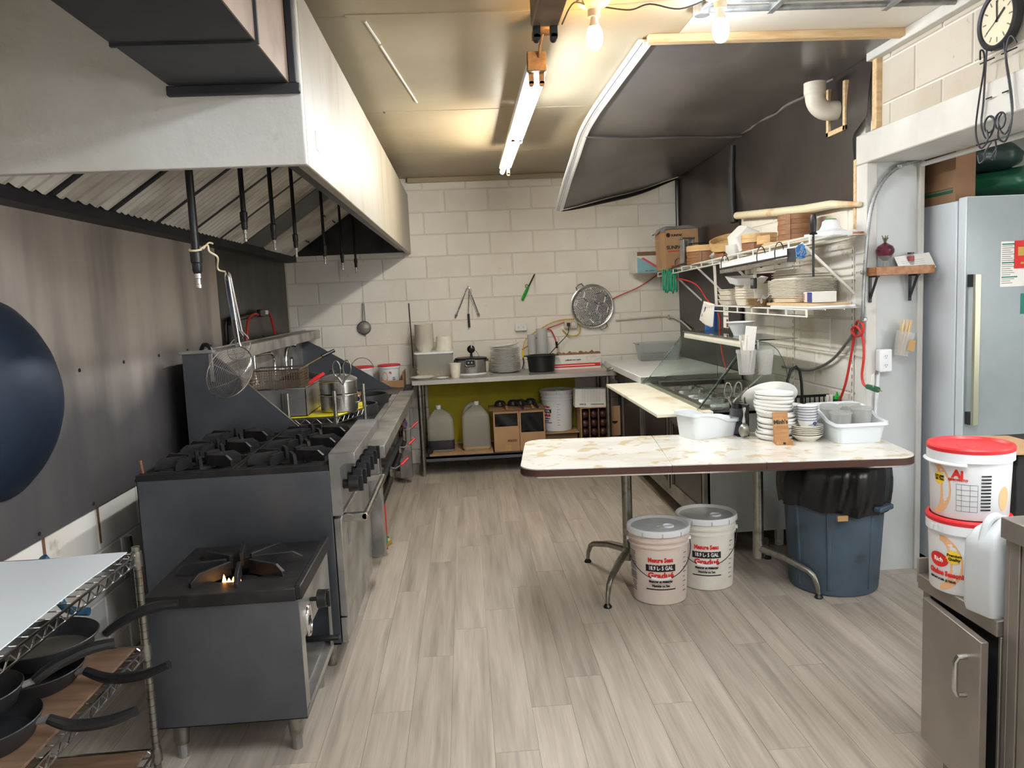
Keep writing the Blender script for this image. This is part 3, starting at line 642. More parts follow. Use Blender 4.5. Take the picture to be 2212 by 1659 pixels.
# ================================================================== STOCK POT STOVE (near left)
def fin_mesh(l, h, t, name='grate_fin'):
    return MB().add([(0,-t/2,0),(l,-t/2,0),(l,t/2,0),(0,t/2,0),(0,-t/2,h),(l*.8,-t/2,h),(l,-t/2,h*.55),(0,t/2,h),(l*.8,t/2,h),(l,t/2,h*.55)],
        [(0,3,2,1),(0,1,6,5,4),(3,7,8,9,2),(0,4,7,3),(4,5,8,7),(5,6,9,8),(1,2,9,6)])
SX0, SX1, SY0, SY1 = -1.10, -.60, 2.55, 3.10
sv = thing('stock_pot_stove', 'low single burner stock pot stove with a small flame lit', 'stove', ((SX0+SX1)/2, (SY0+SY1)/2, 0))
body = MB().box(SX0, SX0+.004, SY0, SY1, .135, .555).box(SX0, SX1, SY0, SY0+.004, .135, .555).box(SX0, SX1, SY1-.004, SY1, .135, .555).box(SX0, SX1, SY0, SY1, .135, .14)
body.build('body', 'steel_dark', sv, bevel=.0015)
MB().box(SX1-.004, SX1, SY0+.004, SY1-.004, .40, .555).box(SX1-.004, SX1, SY0+.004, SY0+.06, .16, .40).box(SX1-.004, SX1, SY1-.05, SY1-.004, .16, .40).box(SX1-.03, SX1, SY0+.004, SY1-.004, .135, .165).build('front_panel', 'steel', sv)
MB().box(SX0+.02, SX1-.03, SY0+.02, SY1-.02, .165, .175).build('drip_tray', 'steel', sv)
MB().box(SX1-.12, SX1+.055, 2.93, 2.96, .235, .25).build('tray_handle', 'black_plastic', sv, bevel=.004)
tpl = MB(); hx, hy = -.855, 2.80
R_ = .135; n = 28
out = []; 
for i in range(n):
    a = 2*pi*i/n+pi/4; c, s_ = cos(a), sin(a); k = 1/max(abs(c), abs(s_)); out.append((hx+c*k*.248, hy+s_*k*.262))
inn = [(hx+R_*cos(2*pi*i/n+pi/4), hy+R_*sin(2*pi*i/n+pi/4)) for i in range(n)]
vs = [(x, y, .6) for x, y in out]+[(x, y, .592) for x, y in inn]+[(x, y, .556) for x, y in out]+[(x, y, .545) for x, y in inn]
fs = []
for i in range(n):
    j = (i+1) % n; fs += [(i, j, n+j, n+i), (2*n+i, 3*n+i, 3*n+j, 2*n+j), (i, 2*n+i, 2*n+j, j), (n+i, n+j, 3*n+j, 3*n+i)]
tpl.add(vs, fs); tpl.build('top_plate', 'cast_iron', sv, bevel=.003)
MB().box(SX1-.012, SX1+.014, SY0-.004, SY1, .556, .606).build('front_edge', 'cast_iron', sv, bevel=.006)
fm = None
for i in range(8):
    a = 2*pi*i/8+.2; M = Matrix.Translation((hx, hy, .585)) @ Matrix.Rotation(a, 4, 'Z') @ Matrix.Translation((.048, 0, 0))
    mb = MB(M); f_ = fin_mesh(.17, .05, .014); mb.add(f_.v, f_.f); mb.build('grate_fin', 'cast_iron', sv, bevel=.002)
MB().lathe([(0, .50), (.06, .50), (.06, .545), (.05, .55), (.03, .552), (0, .55)], 20, (hx, hy, 0)).build('burner', 'cast_iron', sv)
MB().box(SX0+.02, SX1-.03, SY0+.02, SY1-.02, .47, .48).build('burner_tray', 'black_matte', sv)
fp = PZ(498, 1262, .575); fl_ = MB()
for i, (dx, hh) in enumerate(((-.02, .02), (-.004, .012), (.012, .014), (.03, .022))): fl_.lathe([(.008, 0), (.007, hh*.5), (.003, hh*1.3), (0, hh*1.7)], 8, (fp.x+dx, fp.y, .578))
fl_.build('flame', 'flame', sv)
for x in (SX0+.055, SX1-.055):
    for y in (SY0+.06, SY1-.06):
        lg = MB().lathe([(0, .05), (.022, .05), (.03, .135), (0, .135)], 16, (x, y, 0)).build('leg', 'chrome_dull', sv)
        MB().lathe([(0, 0), (.018, 0), (.018, .05), (0, .05)], 12, (x, y, 0)).build('foot', 'steel', lg)
kb = MB().cyl((SX1, 2.72, .49), (SX1+.03, 2.72, .49), .008, n=10).cyl((SX1+.028, 2.72, .49), (SX1+.062, 2.72, .49), .034, .03, n=20).box(SX1+.04, SX1+.072, 2.712, 2.728, .46, .522).build('knob', 'black_plastic', sv, bevel=.003)
bd = thing_b = MB(Matrix.Translation((SX1, 2.665, .435)) @ Matrix.Rotation(pi/2, 4, 'Y') @ Matrix.Diagonal((1.5, 1, 1, 1))).lathe([(0, .006), (.03, .006), (.032, .009), (.036, .009), (.038, .004), (.038, 0), (0, 0)], 32).build('badge', 'chrome', sv)
text_mb('ERG', .03, frame((SX1+.0065, 2.665, .435), (0, 1, 0), (1, 0, 0)), ext=.002, bold=.0006, sx=.8).build('badge_lettering', 'iron_grey', bd)

# ================================================================== SIX BURNER RANGE
RX0, RX1, RY0, RY1, RZ = -1.345, -.578, 3.15, 4.06, .86
rg = thing('gas_range', 'big six burner gas range with an oven door and black grates', 'range', (-.95, 3.6, 0))
MB().box(RX0, RX1, RY0, RY0+.006, .12, RZ).box(RX0, RX1, RY1-.006, RY1, .12, RZ).box(RX0, RX0+.006, RY0, RY1, .12, RZ).box(RX0, RX1, RY0, RY1, .12, .13).build('body', 'steel_dark', rg, bevel=.002)
MB().box(RX1-.03, RX1-.001, RY0+.007, RY1-.007, .13, .80).build('oven_front', 'soot_steel', rg)
prof = [(-.578, .93), (-.472, .93), (-.472, .885), (-.515, .885), (-.535, .87), (-.535, .67), (-.578, .67)]
Mp = Matrix(((1,0,0,0),(0,0,-1,0),(0,1,0,0),(0,0,0,1)))
for (a, b) in ((RY0-.002, RY0+.012), (RY1-.012, RY1)):
    mb = MB(); mb.add([(x, y, z) for y in (a, b) for x, z in prof], [tuple(range(6, -1, -1)), tuple(range(7, 14))]+[(i, (i+1) % 7, 7+(i+1) % 7, 7+i) for i in range(7)]); mb.build('end_cap', 'steel', rg, bevel=.002)
MB().box(-.578, -.472, RY0+.012, RY1-.012, .92, .93).box(-.474, -.472, RY0+.012, RY1-.012, .885, .92).build('bull_nose', 'steel', rg, bevel=.002)
MB().box(-.575, -.545, RY0+.012, RY1-.012, .68, .90).build('control_panel', 'steel', rg)
for i, y in enumerate((3.27, 3.40, 3.53, 3.68, 3.81, 3.94)):
    k = MB().cyl((-.545, y, .775), (-.52, y, .775), .02, n=14).cyl((-.52, y, .775), (-.478, y, .775), .036, .032, n=20).box(-.485, -.462, y-.008, y+.008, .742, .808).build('knob', 'black_plastic', rg, bevel=.002)
dr = MB().box(-.577, -.545, RY0+.015, RY1-.015, .235, .655).build('oven_door', 'steel', rg, bevel=.004)
h_ = MB().cyl((-.455, RY0+.06, .645), (-.455, RY1-.10, .645), .014, n=16)
for y in (RY0+.075, RY1-.115): h_.box(-.545, -.448, y-.015, y+.015, .628, .66)
h_.build('handle', 'steel_bright', dr, bevel=.002)
MB().box(-.5445, -.5435, 3.30, 3.36, .50, .56).build('maker_plate', 'grey_print', dr)
MB().box(-.577, -.55, RY0+.015, RY1-.015, .12, .228).build('kick_panel', 'steel', rg, bevel=.003)
for x in (RX0+.08, RX1-.06):
    for y in (RY0+.08, RY1-.08): MB().lathe([(0, 0), (.02, 0), (.022, .06), (.03, .12), (0, .12)], 14, (x, y, 0)).build('leg', 'chrome_dull', rg)
MB().box(RX0+.004, RX1, RY0+.008, RY1-.008, .80, .815).build('crumb_deck', 'black_matte', rg)
MB().box(RX0, RX1-.002, RY0-.001, RY0+.02, RZ, .885).build('top_rim', 'cast_iron', rg)
gm = MB(); gw, gd = .375, .295
for s in (-1, 1): gm.box(-gw/2, gw/2, s*(gd/2-.008)-.006, s*(gd/2-.008)+.006, .868, .888).box(s*(gw/2-.008)-.006, s*(gw/2-.008)+.006, -gd/2+.014, gd/2-.014, .868, .888)
gm.lathe([(.055, .872), (.07, .872), (.07, .884), (.055, .884), (.055, .872)], 16)
for i in range(8):
    a = 2*pi*i/8+pi/8; r1 = .17 if i % 4 in (0, 3) else .14
    f_ = fin_mesh(r1-.045, .045, .013); mb = MB(Matrix.Rotation(a, 4, 'Z') @ Matrix.Translation((.045, 0, .883))); mb.add(f_.v, f_.f); gm.v += [V() for _ in ()]; nn = len(gm.v); gm.v += mb.v; gm.f += [tuple(q+nn for q in f) for f in mb.f]
gme = gm.mesh('grate'); gme.materials.append(MAT['cast_iron'])
gbu = MB().lathe([(0, .815), (.05, .815), (.05, .85), (.035, .86), (0, .86)], 16).mesh('burner'); gbu.materials.append(MAT['cast_iron'])
for i in range(2):
    for j in range(3):
        c = (RX0+.195+i*.378, RY0+.165+j*.297, 0); inst(gme, 'grate', c, rg); inst(gbu, 'burner', c, rg)
MB().cyl((RX0+.02, RY0+.03, .86), (RX0+.012, RY0+.03, .94), .006, n=8).build('broken_pin', 'rust', rg)
gp = thing('gas_hose', 'black gas hose and valve in the gap behind the low stove', 'gas pipe', (-1.42, 3.2, .5))
MB().tube([(-1.42, 3.25, .0), (-1.42, 3.25, .25), (-1.42, 3.22, .45), (-1.43, 3.22, .62)], .016, 8).build('hose', 'black_plastic', gp); MB().cyl((-1.43, 3.18, .50), (-1.43, 3.26, .50), .022, n=10).build('valve', 'cast_iron', gp)

# ================================================================== WOK RANGE
WY0, WY1, WZ = 4.10, 7.02, .765
wr_ = thing('wok_range', 'long stainless wok range with a faucet backsplash along the left wall', 'range', (-1.0, 5.5, 0))
MB().box(-1.45, -.56, WY0+.02, WY1, WZ-.03, WZ).build('deck', 'steel_dark', wr_, bevel=.003)
MB().box(-.575, -.455, WY0, 6.62, WZ-.055, WZ+.012).build('front_rail', 'steel', wr_, bevel=.003)
MB().box(-.66, -.63, WY0+.1, 6.5, WZ, WZ+.004).build('drain_channel', 'black_matte', wr_)
MB().box(-.625, -.58, WY0+.15, 6.45, WZ+.001, WZ+.006).build('channel_grate', 'steel', wr_)
MB().box(-.60, -.57, WY0+.14, 6.55, .42, WZ-.055).build('front_panel', 'black_gloss', wr_)
MB().box(-.575, -.555, WY0+.14, 6.55, .40, .425).build('panel_lip', 'steel_dark', wr_)
MB().box(-.60, -.49, WY0+.005, WY0+.12, .17, WZ-.056).build('near_pillar', 'steel', wr_, bevel=.003)
MB().box(-.60, -.50, 6.50, 6.58, .05, WZ-.056).build('far_pillar', 'steel', wr_, bevel=.003)
MB().box(-1.45, -.62, WY0+.02, WY0+.03, .1, WZ-.03).box(-1.45, -.62, WY1-.02, WY1-.01, .0, WZ-.03).box(-1.45, -1.44, WY0+.03, WY1, .1, WZ-.03).build('carcass', 'soot_steel', wr_)
for y in (4.2, 5.4, 6.5): MB().cyl((-.70, y, -.002), (-.70, y, .42), .02, n=12).build('leg', 'soot_steel', wr_)
MB().box(-1.465, -1.44, WY0+.03, 7.2, WZ, 1.315).build('backsplash', 'steel', wr_, bevel=.002)
MB().box(-1.44, -1.315, WY0+.04, 7.2, 1.235, 1.31).build('backsplash_head', 'steel', wr_, bevel=.004)
def plate(name, pts, y0, y1, mt, edge=None):
    n = len(pts); mb = MB().add([(x, y, z) for y in (y0, y1) for x, z in pts], [tuple(range(n-1, -1, -1)), tuple(range(n, 2*n))]+[(i, (i+1) % n, n+(i+1) % n, n+i) for i in range(n)])
    return mb.build(name, mt, wr_)
plate('near_side_splash', [(-1.47, .60), (-1.465, 1.315), (-1.32, 1.315), (-.86, .86), (-.60, .80), (-.60, .60)], WY0+.02, WY0+.028, 'steel_dark')
MB().bar((-1.32, WY0+.024, 1.317), (-.86, WY0+.024, .862), .014, .004).build('splash_edge', 'steel_bright', wr_)
MB().box(-1.48, -1.305, WY0+.01, WY0+.06, 1.308, 1.325).box(-1.33, -1.31, WY0+.012, WY0+.05, 1.16, 1.308).build('splash_cap', 'steel', wr_, bevel=.002)
plate('far_side_splash', [(-1.44, WZ), (-1.44, 1.25), (-1.30, 1.17), (-.69, WZ+.01), (-.60, WZ)], WY1-.03, WY1-.022, 'steel_dark')
MB().bar((-1.30, WY1-.026, 1.172), (-.69, WY1-.026, WZ+.012), .012, .004).build('splash_edge', 'steel_bright', wr_)
MB().box(-1.45, -.50, WY1-.02, YB-.012, WZ-.03, WZ-.005).build('end_shelf', 'steel_dark', wr_)
# woks rings on the deck
for i, (p, r, h) in enumerate((((-.80, 5.98), .19, .075), ((-.79, 5.42), .16, .075))):
    t = thing('wok_ring', ['black iron wok ring at the far end of the range top', 'smaller black wok ring beside the yellow sheet'][i], 'wok ring', (p[0], p[1], WZ), 'black wok rings')
    MB().lathe([(r-.012, 0), (r, 0), (r+.004, h*.3), (r, h), (r-.012, h), (r-.02, h*.5), (r-.012, 0)], 36, (p[0], p[1], WZ)).build('ring', 'pan_coat', t)
    MB().lathe([(r*.4, h*.2), (r*.85, h*.5), (r-.008, h*.8)], 32, (p[0], p[1], WZ)).build('burner_bowl', 'cast_iron', t)
lw = thing('ladle', 'wok tool with a short wooden handle lying on the far wok ring', 'ladle', (-.84, 5.9, WZ+.08))
MB().cyl((-.90, 5.85, WZ+.095), (-.80, 5.78, WZ+.10), .018, n=12).build('handle', 'wood_brown', lw); MB().cyl((-1.05, 5.95, WZ+.09), (-.90, 5.85, WZ+.095), .008, n=8).build('shaft', 'steel', lw)
# faucets
def faucet(y, kind, lb):
    t = thing('faucet', lb, 'faucet', (-1.40, y, 1.0), 'chrome wok faucets')
    if kind == 0:
        MB().lathe([(0, 0), (.024, 0), (.02, .03), (.016, .07), (.014, .20), (0, .205)], 16, (-1.40, y, 1.03)).build('riser', 'chrome', t)
        MB().tube(spline([(-1.40, y, 1.215), (-1.38, y+.08, 1.22), (-1.35, y+.24, 1.215), (-1.34, y+.29, 1.17), (-1.34, y+.29, 1.06)], 6), .011, 10).build('spout', 'chrome', t)
        MB().cyl((-1.34, y+.29, 1.06), (-1.34, y+.29, 1.10), .014, n=12).build('aerator', 'chrome', t)
        MB().cyl((-1.40, y-.13, 1.045), (-1.40, y, 1.05), .010, n=10).cyl((-1.40, y-.13, 1.03), (-1.40, y-.13, 1.075), .016, n=10).build('valve', 'chrome', t)
    else:
        MB().tube(spline([(-1.40, y, 1.03), (-1.40, y, 1.14), (-1.38, y+.03, 1.22), (-1.33, y+.06, 1.23)], 6), .016, 12).build('spout', 'chrome', t)
        MB().cyl((-1.39, y+.10, 1.03), (-1.38, y+.10, 1.12), .02, .015, n=12).box(-1.41, -1.34, y+.09, y+.11, 1.12, 1.135).build('lever', 'chrome', t)
    MB().cyl((-1.44, y, 1.05), (-1.39, y, 1.05), .014, n=10).build('inlet', 'chrome', t)
faucet(5.24, 0, 'square bent chrome faucet nearest the hanging skimmers'); faucet(6.15, 1, 'short curved chrome faucet near the far end of the backsplash')
bh = thing('water_pipe', 'black pipe with a red cord and plug on the dark wall sheet above the backsplash', 'pipe', (-1.56, 5.4, 1.5))
MB().tube([(-1.56, 5.30, 1.30), (-1.56, 5.30, 1.42), (-1.56, 5.33, 1.455), (-1.56, 5.40, 1.465), (-1.56, 5.85, 1.475)], .018, 10).build('pipe', 'black_plastic', bh)
MB().tube(spline([(-1.54, 5.62, 1.30), (-1.54, 5.70, 1.45), (-1.54, 5.90, 1.49), (-1.54, 6.05, 1.47), (-1.53, 6.2, 1.50), (-1.53, 6.32, 1.46), (-1.53, 6.42, 1.30)], 6), .009, 8).build('red_cord', 'red_cord', bh)
MB().box(-1.55, -1.52, 5.98, 6.2, 1.465, 1.52).build('plug', 'black_plastic', bh, bevel=.006); MB().box(-1.52, -1.515, 6.12, 6.19, 1.48, 1.51).build('tag', 'white_print', bh)
hs = MB().tube(spline([(-1.40, 4.20, 1.30), (-1.37, 4.18, 1.35), (-1.33, 4.16, 1.33), (-1.318, 4.155, 1.22), (-1.315, 4.15, 1.02)], 6), .011, 8).build('hose', 'black_plastic', at=(-1.36, 4.18, 1.3)); tag(hs, 'black hose hooked over the near corner of the backsplash', 'hose')
# gas valves under the rail
gv = thing('gas_manifold', 'gas manifold with red handled valves under the wok range rail', 'gas pipe', (-.54, 5.6, .35))
MB().cyl((-.545, WY0+.2, .335), (-.545, 6.45, .37), .018, n=10).build('pipe', 'cast_iron', gv)
for (hx_, vy) in (((873, 1020), 5.2), ((888, 970), 5.95), ((905, 893), 6.4)):
    z = .36 if vy < 6.3 else .42
    MB().cyl((-.545, vy, z-.03), (-.545, vy, z+.05), .022, n=10).cyl((-.545, vy, z+.05), (-.545, vy, z+.07), .012, n=8).build('valve', 'chrome_dull', gv)
    MB().tube([(-.545, vy, z+.06), (-.51, vy, z+.055), (-.47, vy+.02, z+.075)], .005, 6).build('lever', 'steel', gv)
    MB().tube([(-.475, vy+.015, z+.072), (-.425, vy+.04, z+.115)], [.011, .010], 8).build('handle_grip', 'red_plastic', gv)
MB().tube([(-.55, 4.7, .02), (-.55, 4.72, .2), (-.55, 4.7, .34)], .012, 8).build('red_riser', 'red_cord', gv)
MB().cyl((-.60, 4.62, .05), (-.52, 4.66, .09), .03, n=12).build('fitting', 'brass', gv); MB().box(-.60, -.52, 4.48, 4.56, .10, .16).build('valve_body', 'teal_print', gv, bevel=.01)
rag = MB().grid(lambda u, v: V((-.60+.05*sin(5*u+2*v)*.4+.06*v, 6.2+.3*u, .68-.16*v+.02*sin(9*u)+.015*sin(7*v+4*u))), 10, 8, thick=(.012, 0, 0)).build('rag', 'cloth_red', at=(-.58, 6.3, .6)); tag(rag, 'brown rag stuffed under the far end of the wok range rail', 'cloth')
rg2 = MB().grid(lambda u, v: V((-.57+.04*v, 6.28+.2*u, .60-.09*v+.012*sin(8*u+3*v))), 8, 6, thick=(.012, 0, 0)).build('rag', 'blue_print', at=(-.56, 6.35, .55)); tag(rg2, 'dark blue rag below the brown one at the wok range', 'cloth')
# ---------------------------------------------------------------- wire stand on the wok range
sd = thing('wire_stand', 'low chrome wire stand on the wok range carrying pots and a yellow sheet', 'rack', (-1.0, 4.95, WZ))
ZS = .862; stp = [(-.795, 4.67), (-1.09, 4.67), (-1.07, 4.66), (-.665, 5.0), (-1.30, 5.25)]
for i, (x, y) in enumerate(stp):
    MB().cyl((x, y, WZ), (x, y, 1.02 if i != 4 else .98), .0125, n=12).build('post', 'chrome_dull', sd)
for (a, b) in (((-1.32, 4.66), (-.785, 4.66)), ((-.785, 4.66), (-.66, 5.02)), ((-.66, 5.02), (-1.30, 5.28)), ((-1.30, 5.28), (-1.32, 4.66))):
    a = V((a[0], a[1], 0)); b = V((b[0], b[1], 0)); mb = MB(); mb.tube([a+V((0,0,ZS)), b+V((0,0,ZS))], .004, 6); mb.tube([a+V((0,0,ZS-.035)), b+V((0,0,ZS-.035))], .003, 6)
    nz = max(4, int((b-a).length/.03)); mb.tube([a.lerp(b, k/nz)+V((0, 0, ZS-.002 if k % 2 else ZS-.033)) for k in range(nz+1)], .002, 5); mb.build('edge_truss', 'chrome_dull', sd)
for k in range(12):
    x = -1.30+k*.045; MB().tube([(x, 4.66, ZS), (x, 5.26, ZS)], .002, 5).build('shelf_wire', 'chrome_dull', sd)
ysh = MB().prism([(-1.30, 4.665), (-.775, 4.665), (-.655, 5.05), (-.70, 5.25), (-1.28, 5.25)], ZS+.006, ZS+.012).build('yellow_sheet', 'yellow_sheet', at=(-1, 5, ZS), bevel=.001); tag(ysh, 'yellow plastic sheet lying on the wire stand under the steamer pots', 'sheet')
MB().box(-.82, -.76, 4.70, 4.73, ZS+.0125, ZS+.013).box(-.74, -.70, 4.98, 5.03, ZS+.0125, ZS+.013).build('print_patch', 'white_print', ysh)
tb = thing('steel_tub', 'rectangular stainless tub on the wire stand holding the fry basket', 'tub', (-1.15, 4.95, ZS+.013))
bx0, bx1, by0, by1, bz0, bz1 = -1.335, -.965, 4.685, 5.20, ZS+.013, 1.045
MB().box(bx0, bx1, by0, by0+.004, bz0, bz1).box(bx0, bx1, by1-.004, by1, bz0, bz1).box(bx0, bx0+.004, by0, by1, bz0, bz1).box(bx1-.004, bx1, by0, by1, bz0, bz1).box(bx0, bx1, by0, by1, bz0, bz0+.004).build('body', 'steel', tb)
MB().tube([(bx0,by0,bz1),(bx1,by0,bz1),(bx1,by1,bz1),(bx0,by1,bz1)], .005, 6, closed=True).build('rim', 'steel_bright', tb)
bk = thing('fry_basket', 'brown wire mesh fry basket with a long black handle in the steel tub', 'basket', (-1.15, 4.85, .98))
kx0, kx1, ky0, ky1, kz0, kz1 = -1.30, -1.0, 4.72, 4.98, 1.02, 1.155
mb = MB()
for k in range(21): x = kx0+(kx1-kx0)*k/20; mb.tube([(x, ky0, kz1), (x, ky0+.01, kz0), (x, ky1-.01, kz0), (x, ky1, kz1)], 0.0013, 4)
for k in range(8): z = kz0+(kz1-kz0)*k/8; mb.tube([(kx0,ky0,z),(kx1,ky0,z),(kx1,ky1,z),(kx0,ky1,z)], 0.0013, 4, closed=True)
for k in range(14): y = ky0+(ky1-ky0)*k/13; mb.tube([(kx0, y, kz1), (kx0, y, kz0), (kx1, y, kz0), (kx1, y, kz1)], 0.0013, 4)
o = mb.build('mesh', 'basket_wire', bk); o['kind'] = 'stuff'
MB().tube([(kx0,ky0,kz1),(kx1,ky0,kz1),(kx1,ky1,kz1),(kx0,ky1,kz1)], .005, 6, closed=True).build('rim', 'chrome_dull', bk)
ha = PY(655, 793, 4.9); hb_ = PY(695, 770, 4.95); hc = PY(722, 757, 5.0)
MB().tube([ha, hb_], .004, 6).build('handle_rod', 'brass', bk); MB().tube([hb_, hc], .011, 10).build('handle_grip', 'black_plastic', bk)
rh = thing('spatula', 'spatula with a red plastic handle resting on the steel tub', 'spatula', PY(690, 815, 5.0))
MB().tube([PY(668, 828, 4.95), PY(682, 818, 4.97), PY(700, 806, 5.0)], [.01, .016, .011], 10, flat=.6).build('handle', 'red_plastic', rh); MB().bar(PY(645, 838, 4.92), PY(668, 828, 4.95), .02, .003).build('blade', 'steel', rh)
sp = PY(735, 895, 4.86); sx_, sy_ = sp.x, sp.y; sz_ = ZS+.013
for j, (pf, lb, nm) in enumerate((([(0, 0), (.105, 0), (.113, .006), (.115, .10), (.121, .105), (.119, .108), (.112, .108), (.11, .012), (0, .01)], 'lower stainless steamer pot on the yellow sheet', 'steamer_pot'), ([(0, .109), (.108, .109), (.114, .115), (.115, .185), (.119, .19), (.117, .193), (.11, .193), (.108, .12), (0, .118)], 'upper stainless steamer tier stacked on the pot', 'steamer_tier'))):
    t = MB().lathe(pf, 40, (sx_, sy_, sz_)).build(nm, 'steel_bright', at=(sx_, sy_, sz_)); tag(t, lb, 'pot', 'stacked steamer pots')
    if j == 0:
        for s in (-1, 1): MB().tube(arc((sx_+s*.112, sy_-.03, sz_+.07), .022, -pi/2*s, pi/2*s if s > 0 else 3*pi/2-pi, 8, 'xz'), .004, 6).build('handle', 'chrome', t)
ld = MB().lathe([(.118, .194), (.116, .2), (.09, .214), (.05, .226), (0, .23)], 36, (sx_, sy_, sz_)).build('pot_lid', 'steel', at=(sx_, sy_, sz_+.194)); tag(ld, 'domed steel lid on top of the steamer stack', 'lid')
MB().tube(arc((sx_-.03, sy_, sz_+.232), .02, 0, pi, 8), .004, 6).build('loop', 'iron_grey', ld)
bl = thing('wok', 'dark wok leaning behind the fry basket on the range', 'wok', (-1.15, 5.75, WZ))
MB(Matrix.Translation((-1.12, 5.72, WZ+.15)) @ Matrix.Rotation(.35, 4, 'Y')).lathe([(0, .13), (.1, .12), (.2, .075), (.26, 0), (.254, 0), (.19, .07), (0, .12)], 36).build('bowl', 'pan_coat', bl)
MB().tube(spline([(-.93, 5.7, .99), (-.90, 5.68, 1.05), (-.885, 5.68, 1.09), (-.90, 5.7, 1.10), (-.92, 5.7, 1.04)], 5), .005, 6).build('loop_handle', 'iron_grey', bl)
def scissors(nm, lb, top, up, right, L, w, parent_at, grp):
    """handles at the top, blades down; up/right unit vectors"""
    up = V(up).normalized(); right = V(right).normalized(); t = thing(nm, lb, 'scissors', parent_at, grp); c = V(top)
    for s in (-1, 1):
        cc = c+right*(s*w*.27)-up*(L*.17); pts = [cc+right*(s*0+w*.2*cos(a)*1)+up*(L*.17*sin(a))+right*(s*.02*w*sin(a)) for a in [2*pi*i/20 for i in range(20)]]
        MB().tube(pts, w*.035, 8, closed=True).build('handle_loop', 'chrome_dull', t)
        MB().tube([cc-up*(L*.16)+right*(-s*w*.02), c-up*(L*.42)+right*(s*w*.10), c-up*(L*.50)], [w*.04, w*.07, w*.06], 8).build('shank', 'chrome_dull', t)
        MB().tube([c-up*(L*.50), c-up*(L*.70)-right*(s*w*.03), c-up*L], [w*.07, w*.06, w*.015], 8, flat=.35).build('blade', 'steel', t)
    pn = up.cross(right); MB().cyl(c-up*(L*.49)-pn*.006, c-up*(L*.49)+pn*.006, w*.06, n=12).build('pivot', 'iron_grey', t)
s0 = PY(737, 779, 4.67); scissors('scissors', 'kitchen scissors stuck handle up in the wire stand post', s0, (0, 0, 1), (1, 0, 0), .28, .115, (s0.x, s0.y, s0.z-.28), 'kitchen scissors')
# red lidded tubs in a cardboard tray, far end
def aji_tub(p, r, h, lb, grp, bail=False, big=False):
    t = thing('seasoning_tub', lb, 'tub', p, grp); x, y, z = p
    MB().lathe([(0, 0), (r*.88, 0), (r*.9, .004), (r*.955, h*.86), (r*1.03, h*.862), (r*1.03, h*.96), (r, h*.965), (0, h*.965)], 44, p).build('body', 'white_plastic', t)
    MB().lathe([(r*1.02, h*.962), (r*1.06, h*.962), (r*1.07, h*1.0), (r*1.03, h*1.03), (r*.97, h*1.03), (r*.93, h*1.0), (r*.3, h*.995), (r*.28, h*1.0), (0, h*1.0)], 44, p).build('lid', 'red_plastic', t)
    return t
tpos = [(PY(783, 800, 7.16), .098, True), (PY(841, 800, 7.14), .098, False)]
for i, (p, r, bl_) in enumerate(tpos):
    zb = WZ+.004 if i == 0 else WZ+.012; p = V((p.x, p.y, zb)); h = .185
    t = aji_tub(p, r, h, ['small red lidded tub with its wire handle raised, behind the far splash', 'small red lidded tub in the cut cardboard tray behind the far splash'][i], 'small red lidded tubs')
    M = lambda dx, z: frame((p.x, p.y-r*.945, p.z+z), (1, 0, 0), (0, -1, 0)) @ Matrix.Translation((dx, 0, 0))
    d = MB(frame((p.x, p.y, p.z+h*.42), (1, 0, 0), (0, -1, 0))); rr = r*.945
    pts = []
    for k in range(19):
        a = -pi/2+pi*k/18; pts.append((-.5+.32*cos(a)*1.3, .055*sin(a)))
    vs = [(rr*sin(a), b, rr*cos(a)+.0006) for a, b in pts]; d.add(vs+[(rr*sin(-.75), 0, rr*cos(-.75)+.0006)], [(k, k+1, 19) for k in range(18)]); d.build('orange_print', 'orange_print', t)
    text_mb('Aj', .026, frame((p.x+.015, p.y-rr, p.z+h*.66), (1, 0, 0), (0, -1, 0)), bend=rr, bold=.0015).build('logo', 'red_print', t)
    text_mb('IIIIII\nIIIIII', .016, frame((p.x+.045, p.y-rr*.89, p.z+h*.36), (.9, .44, 0), (.44, -.9, 0)), bend=rr).build('fine_print', 'black_print', t)
    if bl_: MB().tube([V((p.x+r*1.03*cos(a), p.y-.01, p.z+h*.9+r*1.05*sin(a))) for a in [pi*k/20 for k in range(21)]], .003, 6).build('bail', 'chrome_dull', t)
ctx = PY(841, 800, 7.14).x
ctn = thing('cardboard_tray', 'cut down brown cardboard tray around the right hand red lidded tub', 'box', (ctx, 7.12, WZ))
MB().box(ctx-.13, ctx+.135, 7.005, 7.012, WZ, WZ+.065).build('front_flap', 'cardboard', ctn); MB().box(ctx+.128, ctx+.135, 7.012, 7.28, WZ, WZ+.14).build('side_flap', 'cardboard', ctn)
MB().box(ctx-.30, ctx-.13, 7.018, 7.024, WZ, WZ+.10).build('corner_flap', 'cardboard_dark', ctn); MB().box(ctx-.13, ctx+.128, 7.012, 7.28, WZ, WZ+.006).build('bottom', 'cardboard', ctn)

